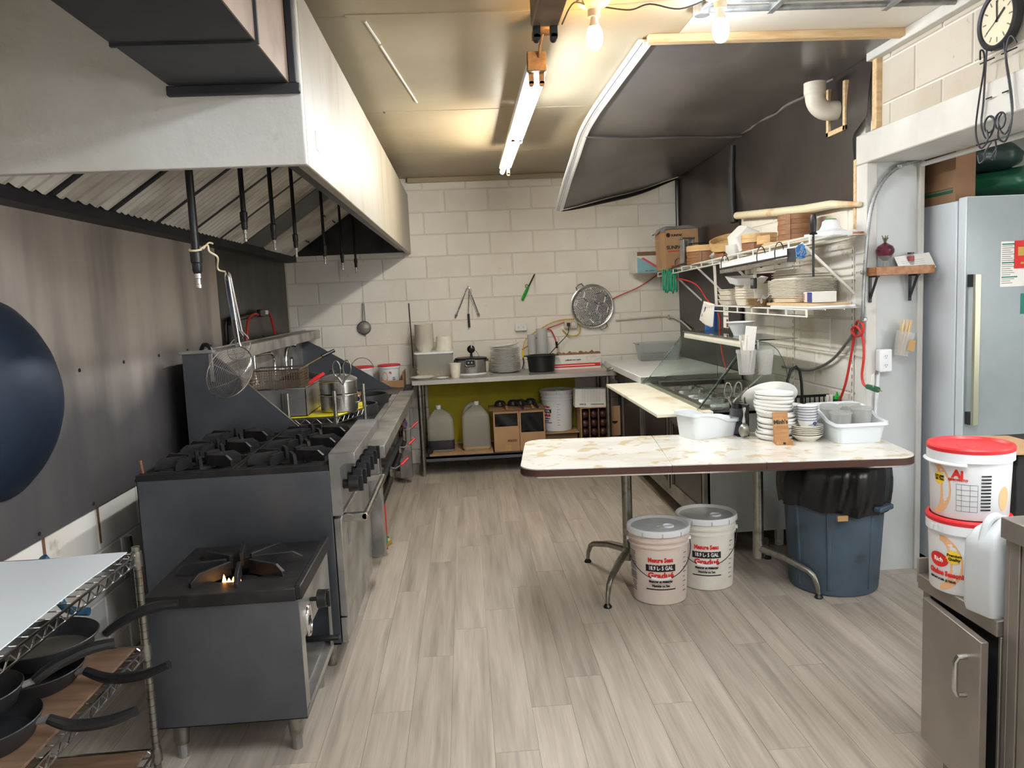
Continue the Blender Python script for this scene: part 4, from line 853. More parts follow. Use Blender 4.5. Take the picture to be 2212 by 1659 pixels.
# ================================================================== SKIMMERS TIED TO THE FIRST PIPE
sk_y = nozz[0].y+.10
def skimmer(lb, top, elbow, cen, nrm, r, dp, hw):
    t = thing('wire_skimmer', lb, 'skimmer', cen, 'wire skimmers'); nrm = V(nrm).normalized(); c = V(cen)
    hd = (V(elbow)-c); hd = (hd-nrm*hd.dot(nrm)).normalized(); sd_ = nrm.cross(hd)
    ring = lambda rr, dz: [c+hd*(rr*cos(2*pi*k/36))+sd_*(rr*sin(2*pi*k/36))-nrm*dz for k in range(36)]
    MB().tube(ring(r, 0), r*.022, 6, closed=True).build('rim', 'steel_bright', t)
    m2 = MB(); N_ = max(9, int(r/.0055))
    for k in range(1, N_):
        f = k/N_; m2.tube(ring(r*f, dp*(1-f*f)), r*.008, 4, closed=True)
    o = m2.build('wire_rings', 'steel_bright', t); o['kind'] = 'stuff'
    for k in range(3):
        a = pi*k/3+.3; dvec = hd*cos(a)+sd_*sin(a); MB().tube([c+dvec*(r*q)-nrm*(dp*(1-q*q)+.002) for q in [-1+.2*j for j in range(11)]], r*.014, 5).build('rib', 'chrome_dull', t)
    e = c+hd*r
    for s in (-1, 1): MB().tube([e+sd_*(s*.012), V(elbow)+sd_*(s*hw), V(top)+sd_*(s*hw)], .0035, 6).build('handle_wire', 'steel_bright', t)
    tp = V(top); MB().tube([tp+sd_*(s*hw)+V((0, 0, .02*(1-abs(s)**2))) for s in (-1, -.6, 0, .6, 1)], .0035, 6).build('hook_loop', 'chrome', t)
    el2 = V(elbow); MB().bar(el2.lerp(tp, .35), el2.lerp(tp, .95), hw*1.6, .006, up=nrm).build('grip', 'chrome', t)
a1 = PY(490, 598, sk_y); a2 = PY(508, 740, sk_y); a3 = PY(496, 803, sk_y)
skimmer('large wire skimmer hanging from the nearest drop pipe', a1, a2+V((0, .03, .0)), a3, (-.35, -.84, .42), .102, .055, .008)
b1 = PY(496, 600, sk_y+.05); b2 = PY(520, 715, sk_y+.05); b3 = PY(517, 752, sk_y+.06)
skimmer('smaller wire skimmer hanging behind the large one', b1, b2, b3, (-.3, -.8, .5), .05, .03, .006)
n0 = nozz[0]; stg = thing('string', 'knotted cream string tying the skimmers to the nearest drop pipe', 'string', (n0.x, n0.y, n0.z+.1))
MB().tube([V((n0.x+.021*cos(a), n0.y+.021*sin(a), n0.z+.135+.006*sin(a))) for a in [2*pi*k/14 for k in range(14)]], .004, 6, closed=True).build('loop', 'root', stg)
q0 = V((n0.x+.02, n0.y-.01, n0.z+.135)); MB().tube(spline([q0, q0+V((.025, 0, .012)), q0+V((.03, 0, -.01)), q0+V((.05, .02, -.03)), a1+V((-.03, 0, .03)), a1+V((0, 0, .018))], 5), .0035, 6).build('tail', 'root', stg)
MB().tube(spline([q0+V((.01, 0, 0)), q0+V((.03, 0, .02)), q0+V((.045, 0, .016))], 4), .003, 6).build('knot_end', 'root', stg)

# ================================================================== WIRE SHELVING, BOTTOM LEFT
ws = thing('wire_shelving', 'chrome wire shelving unit cut off at the lower left corner', 'shelving', (-1.3, 1.85, 0))
WX0, WX1, WYa, WYb = -1.56, -1.085, 1.25, 2.49
for (x, y) in ((WX1, WYb), (WX0, WYb), (WX1, WYa), (WX0, WYa)):
    pt_ = MB().cyl((x, y, .01), (x, y, .79), .0125, n=14).build('post', 'chrome_dull', ws)
    rg_ = MB()
    for k in range(28): rg_.lathe([(.0126, 0), (.0131, .001), (.0126, .002)], 14, (x, y, .05+k*.0255))
    rg_.build('post_grooves', 'iron_grey', pt_)
    MB().cyl((x, y, 0), (x, y, .012), .014, n=12).build('foot', 'black_plastic', pt_)
for z in (.765, .455, .10):
    for (a, b) in (((WX1, WYa), (WX1, WYb)), ((WX0, WYb), (WX1, WYb)), ((WX0, WYa), (WX0, WYb)), ((WX0, WYa), (WX1, WYa))):
        a = V((a[0], a[1], z)); b = V((b[0], b[1], z)); mb = MB().tube([a, b], .0042, 6).tube([a-V((0, 0, .03)), b-V((0, 0, .03))], .0035, 6)
        nz = int((b-a).length/.028); mb.tube([a.lerp(b, k/nz)-V((0, 0, .002 if k % 2 else .029)) for k in range(nz+1)], .0026, 5); mb.build('edge_truss', 'chrome', ws)
    for (x, y) in ((WX1, WYb), (WX0, WYb), (WX1, WYa), (WX0, WYa)): MB().cyl((x, y, z-.04), (x, y, z+.008), .0185, .0165, n=14).build('corner_sleeve', 'chrome_dull', ws)
    for k in range(1, 24):
        y = WYa+(WYb-WYa)*k/24; MB().tube([(WX0, y, z+.003), (WX1, y, z+.003)], .002, 5).build('shelf_wire', 'chrome', ws)
def sheet(u, v):
    x = WX0-.01+(WX1-.012-WX0)*u; y = 1.2+(2.478-1.2)*v
    return V((x, y, .774+.004*sin(5*u+3*v)+.003*sin(11*v)+.006*(u > .99)*0))
ss = MB().grid(sheet, 16, 24, thick=(0, 0, .003)).build('plastic_sheet', 'bin_white', at=(-1.3, 1.85, .774), sharp=60); tag(ss, 'white plastic sheet covering the top of the wire shelving', 'sheet')
b2_ = MB().box(WX0+.03, WX1-.02, 1.35, 2.46, .4602, .4685).build('shelf_board', 'board_brown', at=(-1.3, 1.9, .46), bevel=.001); tag(b2_, 'worn brown board lying on the middle wire shelf', 'board')
b3_ = MB().box(WX0+.03, WX1-.02, 1.35, 2.46, .1052, .113).build('shelf_board', 'board_brown', at=(-1.3, 1.9, .105), bevel=.001); tag(b3_, 'worn brown board lying on the bottom wire shelf', 'board')
def pan(lb, c, r, h, ang, L, rise=.05, mi='pan_coat', drop=0, steel=False):
    t = thing('frying_pan', lb, 'pan', c, 'frying pans on the wire shelving'); x, y, z = c
    MB().lathe([(0, 0), (r*.78, 0), (r*.84, .008), (r, h), (r*.985, h+.002), (r*.825, .011), (r*.77, .005), (0, .005)], 44, c).build('bowl', 'pan_coat', t)
    MB().lathe([(0, .0056), (r*.76, .0056), (r*.80, .010)], 40, c).build('inner_base', mi, t)
    d = V((cos(ang), sin(ang), 0)); b0 = V((x, y, z+h*.75))+d*(r*.95)
    MB().tube([b0, b0+d*.03+V((0, 0, .006))], [.009, .010], 8, flat=.6).build('ferrule', 'steel', t)
    P = [b0+d*.028+V((0, 0, .005)), b0+d*(L*.35)+V((0, 0, rise*.55-drop)), b0+d*(L*.7)+V((0, 0, rise*.95-drop)), b0+d*L+V((0, 0, rise))]
    rr = [.010, .013, .015, .016, .012] ; sp_ = spline(P, 5); k = len(sp_)
    MB().tube(sp_, [.010+.006*sin(pi*min(1, i/(k-1)*.75+.12)) for i in range(k)], 10, flat=1.0).build('handle', 'steel' if steel else 'black_plastic', t)
pan('frying pan with a grey worn inside, topmost on the middle wire shelf', (-1.29, 2.29, .535), .15, .055, .12, .24, .075, 'pan_inner')
pan('black pan under the grey worn one, handle pointing to the stove', (-1.30, 2.24, .4687), .135, .05, -.12, .28, .02, drop=.03)
pan('black frying pan nearest the camera on the middle wire shelf', (-1.30, 1.95, .545), .125, .055, .42, .22, .06)
pan('heavy dark pan below the nearest frying pan, glossy curved handle', (-1.27, 1.93, .4687), .145, .06, .08, .24, .0, drop=.02)
pan('steel handled pan on the bottom wire shelf', (-1.33, 2.02, .1135), .14, .06, .1, .2, .03, steel=True)
hk = MB().tube(spline([(-1.38, 2.50, .82-.05), (-1.36, 2.53, .70), (-1.36, 2.53, .62), (-1.33, 2.53, .58), (-1.27, 2.53, .57)], 6), .014, 10).build('blue_hose', 'blue_glass', at=(-1.36, 2.53, .6)); tag(hk, 'blue strap hanging behind the wire shelving', 'strap')
# ================================================================== PREP TABLE AT THE BACK WALL
TX0, TX1, TY0, TY1, TZ = -.475, 1.30, 6.68, 7.285, .85
ptb = thing('prep_table', 'stainless prep table along the back wall', 'table', (.4, 7, 0))
MB().box(TX0, TX1, TY0, TY1, TZ-.004, TZ).box(TX0, TX1, TY0, TY0+.004, TZ-.04, TZ).box(TX0, TX0+.004, TY0, TY1, TZ-.04, TZ).box(TX1-.004, TX1, TY0, TY1, TZ-.04, TZ).build('top', 'steel_top', ptb, bevel=.002)
MB().box(TX0+.05, TX1-.05, TY0+.05, TY1-.03, .150, .172).box(TX0+.05, TX1-.05, TY0+.05, TY0+.055, .125, .172).build('undershelf', 'steel_dark', ptb, bevel=.002)
for x in (TX0+.06, TX1-.07):
    for y in (TY0+.055, TY1-.07):
        l_ = MB().cyl((x, y, .045), (x, y, TZ-.03), .0215, n=16).build('leg', 'chrome_dull', ptb)
        MB().lathe([(0, 0), (.016, 0), (.018, .02), (.0225, .045), (0, .05)], 14, (x, y, 0)).build('foot', 'steel', l_)
        MB().cyl((x, y, .14), (x, y, .185), .026, n=16).build('collar', 'chrome_dull', l_)
yb_ = MB().box(-.37, 1.02, YB-.018, YB-.0115, .19, .80).build('yellow_board', 'yellow_paint', at=(.3, YB-.01, .19)); tag(yb_, 'yellow painted board on the wall under the prep table', 'board')
cbd = MB().box(-.36, .20, TY0+.07, TY1-.06, .1722, .184).build('cardboard_sheet', 'cardboard', at=(-.1, 7, .172)); tag(cbd, 'flattened cardboard lining the undershelf below the jugs', 'cardboard')
rl = MB().tube([(-.355, TY0+.1, .205), (-.33, TY0+.3, .205)], .02, 12).build('pipe_stub', 'soot_steel', at=(-.35, 6.85, .18)); tag(rl, 'dark pipe end lying at the left of the undershelf', 'pipe')
def rrect(hx, hy, r, n=5):
    pts = []
    for cx, cy, a0 in ((hx-r, hy-r, 0), (-hx+r, hy-r, pi/2), (-hx+r, -hy+r, pi), (hx-r, -hy+r, 1.5*pi)):
        pts += [(cx+r*cos(a0+pi/2*k/n), cy+r*sin(a0+pi/2*k/n)) for k in range(n+1)]
    return pts
def loft(mb, secs, M=None, cap0=True, cap1=True):
    """secs: list of (poly2d, z) of equal counts"""
    n = len(secs[0][0]); vs = [(x, y, z) for P, z in secs for x, y in P]; fs = []
    for k in range(len(secs)-1): fs += [(k*n+i, k*n+(i+1) % n, (k+1)*n+(i+1) % n, (k+1)*n+i) for i in range(n)]
    if cap0: fs.append(tuple(range(n-1, -1, -1)))
    if cap1: fs.append(tuple(range((len(secs)-1)*n, len(secs)*n)))
    return mb.add(vs, fs, M)
def jug(lb, p, hx, hy, h, rot, mt, cap, fill=None, fh=0, hdl=True, grp=None, capm='white_plastic', neck=True):
    t = thing('plastic_jug', lb, 'jug', p, grp); M = Matrix.Translation(p) @ Matrix.Rotation(rot, 4, 'Z')
    S_ = lambda k, ox=0, kx=None: [(x*(kx or k)+ox, y*k) for x, y in rrect(hx, hy, min(hx, hy)*.35)]
    mb = MB(); loft(mb, [(S_(.93), 0), (S_(1), .02), (S_(1), h*.62), (S_(.95), h*.70), (S_(.70), h*.80), (S_(.36, -hx*.1), h*.88), (S_(.30, -hx*.1), h*.90)], M); mb.build('body', mt, t, sharp=60)
    if fill: mb = MB(); loft(mb, [(S_(.94), .004), (S_(1.004), .022), (S_(1.004), fh)], M); mb.build('liquid', fill, t)
    if hdl:
        P = [M @ V((-hx*.05, 0, h*.89)), M @ V((hx*.25, 0, h*.92)), M @ V((hx*.58, 0, h*.86)), M @ V((hx*.84, 0, h*.66))]
        MB().tube(spline(P, 6), hy*.22, 10).build('handle', mt, t)
    if cap: MB(M).lathe([(0, h*.90), (.02, h*.90), (.023, h*.925), (.023, h*.98), (0, h*.985)], 20, (-hx*.1, 0, 0)).build('cap', capm, t)
    return t
j1 = PY(955, 975, 6.93); jug('squat plastic jug one third full of dark sauce under the prep table', (j1.x, 6.93, .1845), .118, .08, .42, 0, 'hdpe_clear', True, 'soy_dark', .105, hdl=False, grp='jugs on the undershelf')
j2 = PY(1031, 976, 6.93); jug('taller plastic jug with a trace of amber oil under the prep table', (j2.x, 6.93, .1845), .125, .085, .44, pi, 'hdpe_clear', True, 'oil_amber', .03, grp='jugs on the undershelf')
def carton(nm, lb, x0, x1, y0, y1, z0, z1, mt='cardboard', cat='box', grp=None, open_top=False, th=.004, bevel=.001):
    t = thing(nm, lb, cat, ((x0+x1)/2, (y0+y1)/2, z0), grp)
    mb = MB().box(x0, x1, y0, y0+th, z0, z1).box(x0, x1, y1-th, y1, z0, z1).box(x0, x0+th, y0+th, y1-th, z0, z1).box(x1-th, x1, y0+th, y1-th, z0, z1).box(x0+th, x1-th, y0+th, y1-th, z0, z0+th)
    if not open_top: mb.box(x0+th, x1-th, y0+th, y1-th, z1-th, z1)
    mb.build('carton', mt, t); return t
bA = [(.212, .437), (.441, .665)]; 
for i, (a, b) in enumerate(bA):
    t = thing('bottle_carton', ['cut open brown carton with a barcode under the prep table', 'cut open brown carton right of the barcode one'][i], 'box', ((a+b)/2, 6.9, .1725), 'cut open cartons with dark bottles')
    z0, z1 = .1725, .545; y0, y1 = 6.75, 6.93
    zc = (.40, .34)[i]
    MB().box(a, b, y0, y0+.004, z0, zc).box(a, a+.012, y0, y0+.004, zc, z1-.03).box(b-.012, b, y0, y0+.004, zc, z1-.03).box(a, b, y0, y0+.004, z1-.03, z1).box(a, a+.004, y0+.004, y1, z0, z1).box(b-.004, b, y0+.004, y1, z0, z1).box(a, b, y1-.004, y1, z0, z1).box(a, b, y0, y1, z0, z0+.004).box(a, b, y0, y1, z1-.004, z1).build('carton', 'cardboard', t)
    MB().grid(lambda u, v: V((a+.014+(b-a-.028)*u, 6.77+.02*sin(7*u+5*v)*.4, zc-.02+(z1-zc)*v)), 10, 8, thick=(0, .01, 0)).build('dark_bag', 'bag_black', t)
    if i == 0:
        mb = MB()
        for k in range(14): mb.box(.33+k*.006, .33+k*.006+(.004 if k % 3 else .002), y0-.0012, y0-.0004, .262, .282)
        mb.build('barcode', 'black_print', t); MB().box(.31, .36, y0-.0008, y0-.0003, .18, .235).build('tape', 'paper_brown', t)
fl2 = MB().box(.18, .67, 6.73, 7.08, .5455, .551).build('cardboard_flap', 'cardboard_dark', at=(.4, 6.9, .545)); tag(fl2, 'loose cardboard flap on top of the cut open cartons', 'cardboard')
for i, (px, py, ex, ey) in enumerate(((1080, 862, 1094, 886), (1108, 858, 1128, 886), (1124, 866, 1150, 888), (1146, 862, 1160, 886))):
    c = PY(px, py, 6.98); e = PY(ex, ey, 6.74); t = thing('ladle', ['black ladle lying leftmost on the cartons', 'black ladle second from the left on the cartons', 'black ladle third from the left with a worn brown handle end', 'black ladle lying rightmost on the cartons'][i], 'ladle', (c.x, c.y, .552), 'black ladles on the cartons')
    cz = .556+.002*i; cc = V((c.x, 6.99-.02*(i == 2), cz))
    MB().lathe([(0, .048), (.03, .043), (.045, .03), (.052, .008), (.053, 0), (.049, 0), (.04, .026), (0, .043)], 24, cc).build('bowl', 'pan_coat', t)
    MB().tube([cc+V((.01, -.045, .03)), cc+V((.02, -.12, .03)), V((e.x, 6.77, .57))], [.008, .010, .008], 8, flat=.7).build('handle', 'pan_coat', t)
    MB().tube([V((e.x, 6.775, .57)), V((e.x+.005, 6.72, .563))], [.012, .012], 8).build('handle_end', 'wood_brown' if i in (0, 2) else 'black_plastic', t)
# ---------------------------------------------------------------- five gallon buckets
def bucket(lb, p, mt, rot, grade=True, bail=0, lid='lid_grey', sc=1.0, lid_tilt=0):
    t = thing('plastic_bucket', lb, 'bucket', p, 'five gallon buckets'); x, y, z = p
    b_ = MB().lathe([(0, 0), (.125, 0), (.131, .004), (.143, .285), (.149, .287), (.149, .295), (.144, .297), (.145, .312), (.151, .314), (.151, .322), (.146, .324), (.147, .345), (.147, .362), (0, .362)], 52, p).build('body', mt, t)
    ld_ = MB().lathe([(.149, .344), (.155, .346), (.157, .366), (.154, .376), (.146, .376), (.138, .364), (.137, .363), (.12, .363), (0, .363)], 52, p).build('lid', 'white_plastic', t); MB().lathe([(0, .3634), (.1365, .3634)], 44, p).build('lid_panel', lid, ld_)
    MB().lathe([(.030, .364), (.028, .372), (.022, .372), (.020, .367), (0, .367)], 24, (x+.05*cos(rot+1.2), y+.05*sin(rot+1.2), z)).build('spout_cap', 'white_plastic', ld_)
    MB().lathe([(.024, .364), (.024, .3665), (.020, .3665), (.020, .364)], 24, (x-.02*cos(rot), y-.03, z)).build('moulded_ring', lid, ld_)
    tabs = MB()
    for k in range(10): a = 2*pi*k/10+.2; tabs.box(.1555, .1585, -.003, .003, .344, .366, M=Matrix.Translation(p) @ Matrix.Rotation(a, 4, 'Z'))
    tabs.build('lid_tabs', 'lid_grey', ld_)
    if grade:
        d = V((cos(rot), sin(rot), 0)); sd_ = V((-sin(rot), cos(rot), 0))
        def lab(txt, zz, size, m, bold=.0008, sx=1):
            rr = .131+.012*(zz/.285)+.0008; text_mb(txt, size, frame((x+d.x*rr, y+d.y*rr, z+zz), sd_, d), bend=rr, bold=bold, sx=sx, ext=.0008).build('lettering', m, t)
        def band(zz, hgt, wid, m):
            rr = .131+.012*(zz/.285)+.0006; a = wid/rr/2; mb = MB(frame((x, y, z+zz), sd_, d))
            mb.grid(lambda u, v: V((rr*sin(-a+2*a*u), hgt*(v-.5), rr*cos(-a+2*a*u))), 14, 1); mb.build('print_band', m, t)
        lab('Mesure Seau', .230, .030, 'red_print', .0014, .80); band(.190, .034, .148, 'black_print'); lab('18.9 L- 5 GAL', .190, .027, 'white_print', .0006, .78)
        lab('Gradu\u00e9', .152, .040, 'red_print', .0018, 1.05); lab('Mesurer et M\u00e9langer', .122, .017, 'black_print', .0006, .82); lab('Humide ou Sec', .100, .017, 'black_print', .0006, .82); band(.082, .006, .148, 'black_print')
        mb = MB()
        for k in range(9):
            a = rot+1.0; zz = .06+k*.024; rr = .131+.012*(zz/.285)+.0008; M_ = frame((x+rr*cos(a), y+rr*sin(a), z+zz), (-sin(a), cos(a), 0), (cos(a), sin(a), 0)); mb.box(-.012, .004 if k % 2 else .014, -.0012, .0012, -.0002, .0006, M=M_)
        mb.build('graduation_marks', 'black_print', t)
        a = rot-1.15; mb = MB()
        for k, (w_, h_) in enumerate(((.05, .05), (.06, .045), (.06, .04), (.045, .05))):
            zz = .24-k*.052; rr = .131+.012*(zz/.285)+.0008; M_ = frame((x+rr*cos(a), y+rr*sin(a), z+zz), (-sin(a), cos(a), 0), (cos(a), sin(a), 0))
            for q in range(5): mb.box(-w_/2, w_/2-.004*(q % 3), -h_/2+q*h_/5, -h_/2+q*h_/5+.004, -.0003, .0006, M=M_)
        mb.build('small_print', 'grey_print', t)
    if bail:
        d = V((cos(rot), sin(rot), 0)); sd_ = V((-sin(rot), cos(rot), 0)); P = []
        for k in range(21):
            a = pi*k/20; P.append(V((x, y, z+.30-.155*sin(a)))+sd_*(-.153*cos(a))+d*(.168*sin(a)**.6 if 0 < k < 20 else 0))
        MB().tube(P, .0022, 6).build('bail', 'iron_grey', t); MB().tube(P[8:13], .007, 10).build('bail_grip', 'white_plastic', t)
        for s in (-1, 1): MB().cyl(V((x, y, z+.30))+sd_*(.144*s), V((x, y, z+.30))+sd_*(.158*s), .012, n=12).build('bail_ear', 'white_plastic', t)
    return t
q1 = PZ(1440, 1308, 0); bucket('dirty pinkish graduated bucket with a grey lid, nearest under the table', (q1.x, q1.y+.13, 0), 'bucket_pink', -pi/2-.19, bail=1)
q2 = PZ(1545, 1277, 0); bucket('dirt speckled graduated bucket behind the pinkish one under the table', (q2.x, q2.y+.135, 0), 'bucket_white', -pi/2-.30, bail=1)
b3c = PY(1205, 933, 7.0); crz = .265
bucket('white graduated bucket on the undershelf of the prep table', (b3c.x+.012, 7.09, crz+.026), 'white_plastic', -pi/2-1.05, lid='white_plastic')
t = thing('carton', 'flat brown carton under the white bucket on the undershelf', 'box', (.82, 6.95, .1725)); MB().box(.672, .975, 6.94, 7.26, .1725, crz+.02).build('carton', 'cardboard_dark', t); MB().box(.668, .988, 6.90, 7.26, crz+.02, crz+.025).build('flap', 'cardboard', t)
egg = thing('egg_carton_box', 'opened cardboard box of dark round fruit at the right of the undershelf', 'box', (1.11, 6.95, .1725)); ex0, ex1, ey0, ey1, ez1 = .992, 1.236, 6.80, 7.12, .515
MB().box(ex0, ex0+.008, ey0, ey1, .1725, ez1).box(ex1-.008, ex1, ey0, ey1, .1725, ez1).box(ex0, ex1, ey1-.006, ey1, .1725, ez1).box(ex0, ex1, ey0, ey1, .1725, .178).box(ex0, ex1, ey0, ey1, ez1, ez1+.006).build('carton', 'cardboard', egg)
for k in (1, 2): MB().box(ex0+(ex1-ex0)*k/3-.003, ex0+(ex1-ex0)*k/3+.003, ey0+.01, ey1-.01, .179, ez1-.01).build('divider', 'cardboard_dark', egg)
MB().box(ex1+.002, ex1+.11, ey0-.004, ey0, .26, ez1+.01).build('side_flap', 'cardboard', egg); MB(frame((ex1+.06, ey0-.005, .39), (0, 0, 1), (0, -1, 0))).lathe([(0, .001), (.025, .001)], 14, a0=pi/2, a1=1.5*pi).build('hand_hole', 'black_print', egg)
n_ = 0
for c_ in range(3):
    for r_ in range(4):
        x = ex0+(ex1-ex0)*(c_+.5)/3; z = .215+r_*.079
        o = MB().ico((x, ey0+.045, z), .034, 2, (1, 1.05, 1.12)).build('avocado', 'brown_ceramic', at=(x, ey0+.045, z-.038))
        tag(o, ['dark round fruit in the left column of the divided box, ', 'dark round fruit in the middle column of the divided box, ', 'dark round fruit in the right column of the divided box, '][c_]+nth(r_), 'fruit', 'dark fruit in the divided box column %s' % 'abc'[c_])
wbx = thing('printed_carton', 'white carton printed E1064 upside down, standing on the fruit box', 'box', (1.09, 6.95, ez1+.007)); MB(Matrix.Translation((1.085, 6.93, ez1+.007)) @ Matrix.Rotation(.04, 4, 'Y')).box(-.14, .14, -.12, -.005, 0, .165).build('carton', 'card_white', wbx, bevel=.002)
M_ = frame((1.085, 6.93-.1215, ez1+.035), (1, 0, -.04), (0, -1, 0)) @ Matrix.Rotation(pi, 4, 'Z')
text_mb('E1064', .022, M_ @ Matrix.Translation((.07, 0, 0)), bold=.0008).build('lettering', 'blue_print', wbx); MB(M_).box(-.12, .0, -.004, .004, 0, .0008).build('print_line', 'grey_print', wbx)
mb = MB()
for k in range(10): mb.box(-.08, .08, .052+k*.0125, .0528+k*.0125, -.0003, .0006, M=frame((1.085, 6.93-.121, ez1+.007), (1, 0, -.04), (0, -1, 0)))
for k in range(7): mb.box(-.08+k*.0265, -.0792+k*.0265, .052, .165-.01, -.0003, .0006, M=frame((1.085, 6.93-.121, ez1+.007), (1, 0, -.04), (0, -1, 0)))
mb.build('printed_table', 'grey_print', wbx)
# ---------------------------------------------------------------- things on the prep table
Z = TZ
fb = thing('ingredient_bin', 'translucent white bin of dry grain at the left of the prep table', 'bin', (-.29, 7.08, Z)); M = Matrix.Translation((-.285, 7.08, Z))
mb = MB(); P0 = rrect(.15, .11, .025); P1 = rrect(.172, .13, .03)
loft(mb, [(P0, 0), (P1, .205), ([(x*.985, y*.98) for x, y in P1], .205), ([(x*.985, y*.98) for x, y in P0], .004)], M, True, True); mb.build('body', 'hdpe_clear', fb)
mb = MB(); loft(mb, [(rrect(.178, .136, .03), .205), (rrect(.18, .138, .03), .212), (rrect(.178, .136, .03), .222), (rrect(.16, .12, .02), .222)], M); mb.build('lid', 'white_plastic', fb)
mb = MB(); rnd = random.Random(3)
loft(mb, [(rrect(.148, .108, .02), .005), (rrect(.155, .113, .022), .06)], M)
for k in range(700):
    u = rnd.uniform(-1, 1); hgt = .045+.03*(1+sin(u*5+1))*.5
    mb.ico((-.285+u*.155, 7.08-.112+rnd.uniform(0, .03), Z+rnd.uniform(.006, hgt+.012)), .0055, 1, (1.3, .8, .8))
o = mb.build('grain', 'pellets', fb); o['kind'] = 'stuff'
zb = Z+.2225
def stack(nm, lbs, x, y, z, r, h, n, step, mt, prof, cat, grp, jit=0, n_seg=32, rnd=None):
    """n nested pieces, each its own object sharing one mesh"""
    me = MB().lathe([(a*r, b*h) for a, b in prof], n_seg).mesh(nm); me.materials.append(MAT[mt]); rr = random.Random(n*7+3)
    for k in range(n):
        o = bpy.data.objects.new(nm, me); COL.objects.link(o); o.location = (x+rr.uniform(-jit, jit), y+rr.uniform(-jit, jit), z+k*step); ORG[o] = V(o.location)
        tag(o, lbs(k), cat, grp)
BOWL = [(0, 0), (.6, 0), (.62, .04), (.8, .35), (1, .97), (1.02, 1), (.985, 1), (.77, .38), (.58, .08), (0, .08)]
PLATE = [(0, 0), (.6, 0), (.62, .15), (.75, .3), (1, .9), (1, 1), (.96, 1), (.72, .5), (.58, .35), (0, .35)]
stack('foam_bowl', lambda k: 'white foam bowl in the upside down stack on the grain bin' if k else 'lowest white foam bowl of the upside down stack on the grain bin', -.365, 7.06, zb, .082, .062, 1, 1, 'foam', BOWL, 'bowl', 'foam bowls on the grain bin')
stack('foam_bowl', lambda k: 'white foam bowl, %s, in the nested tall stack on the grain bin' % nth(k), -.365, 7.06, zb+.0105, .085, .06, 18, .0105, 'foam', BOWL, 'bowl', 'tall stack of foam bowls')
ib = MB().lathe([(0, .135), (.06, .135), (.068, .13), (.082, .004), (.088, 0), (.08, 0), (.066, .126), (0, .128)], 32, (-.19, 7.07, zb)).build('white_tub', 'foam', at=(-.19, 7.07, zb)); tag(ib, 'plain white tub standing upside down beside the foam bowls', 'tub')
ck = thing('slow_cooker', 'steel slow cooker with black lid tilted up at the left of the plates', 'slow cooker', (.05, 7.05, Z)); cx, cy = .045, 7.06
EL = Matrix.Translation((cx, cy, Z)) @ Matrix.Diagonal((1.1, .85, 1, 1))
MB(EL).lathe([(0, .006), (.112, .006), (.122, .012), (.122, .135), (.118, .14), (0, .14)], 40).build('body', 'steel', ck); MB(EL).lathe([(.12, .132), (.132, .134), (.134, .146), (.12, .152), (.08, .156), (0, .156)], 40).build('rim', 'black_plastic', ck)
MB(EL).lathe([(0, 0), (.124, 0), (.124, .012), (0, .012)], 40).build('base', 'white_plastic', ck)
mb = MB(frame((cx-.01, cy-.107, Z+.105), (1, 0, 0), (0, -1, 0))); loft(mb, [(rrect(.05, .033, .02), 0), (rrect(.048, .031, .018), .012)]); pn = mb.build('control_panel', 'black_plastic', ck)
mb = MB(frame((cx-.01, cy-.12, Z+.11), (1, 0, 0), (0, -1, 0))); mb.tube([V((x, y, 0)) for x, y in rrect(.044, .026, .016)], .002, 5, closed=True); mb.build('panel_trim', 'chrome', pn)
for s in (-1, 1): MB().cyl((cx-.01+s*.015, cy-.118, Z+.112), (cx-.01+s*.015, cy-.126, Z+.112), .008, n=14).build('dial', 'chrome_dull', pn)
for s in (-1, 1): MB().cbox((cx+s*.142, cy-.02, Z+.125), (.03, .05, .02)).build('side_handle', 'black_plastic', ck, bevel=.005)
MB().cyl((cx+.005, cy, Z+.155), (cx+.005, cy, Z+.20), .012, n=12).build('knob_stem', 'black_plastic', ck); MB(Matrix.Translation((cx+.005, cy-.005, Z+.225)) @ Matrix.Rotation(pi/2, 4, 'X')).lathe([(0, .012), (.02, .012), (.033, .006), (.036, 0), (.033, -.006), (0, -.008)], 28).build('lid_knob', 'black_gloss', ck)
MB().tube(spline([(cx+.015, cy, Z+.2), (cx+.035, cy, Z+.215), (cx+.06, cy, Z+.19), (cx+.075, cy, Z+.155)], 5), .002, 6).build('wire_clip', 'black_plastic', ck)
stack('dinner_plate', lambda k: 'white dinner plate, %s, in the stack right of the slow cooker' % nth(k), .358, 7.06, Z+.0005, .136, .02, 17, .0128, 'ceramic', PLATE, 'plate', 'dinner plates on the prep table', .003, 40)
tl = MB(Matrix.Translation((.355, 7.06, Z+.232)) @ Matrix.Rotation(-.09, 4, 'Y')).lathe([(a*.138, b*.02) for a, b in PLATE], 40).build('dinner_plate', 'ceramic', at=(.355, 7.06, Z+.23)); tag(tl, 'topmost white dinner plate lying tilted on the stack', 'plate', 'dinner plates on the prep table')
for i, (x, y, r, h) in enumerate(((.645, 7.17, .042, .325), (.705, 7.10, .052, .38))):
    o = thing('foil_cup_stack', ['shorter stack of clear plastic cups behind the black pot', 'taller stack of clear plastic cups behind the black pot'][i], 'cup stack', (x-.03*(1-i), y, Z), 'plastic cup stacks'); M0 = (x-.03*(1-i), y, Z)
    pf = []; nr = 14
    MB().lathe([(0, 0), (r*.86, 0), (r*.95, h*.9), (r, h*.96), (r, h), (0, h)], 28, M0).build('cups', 'cup_stack', o)
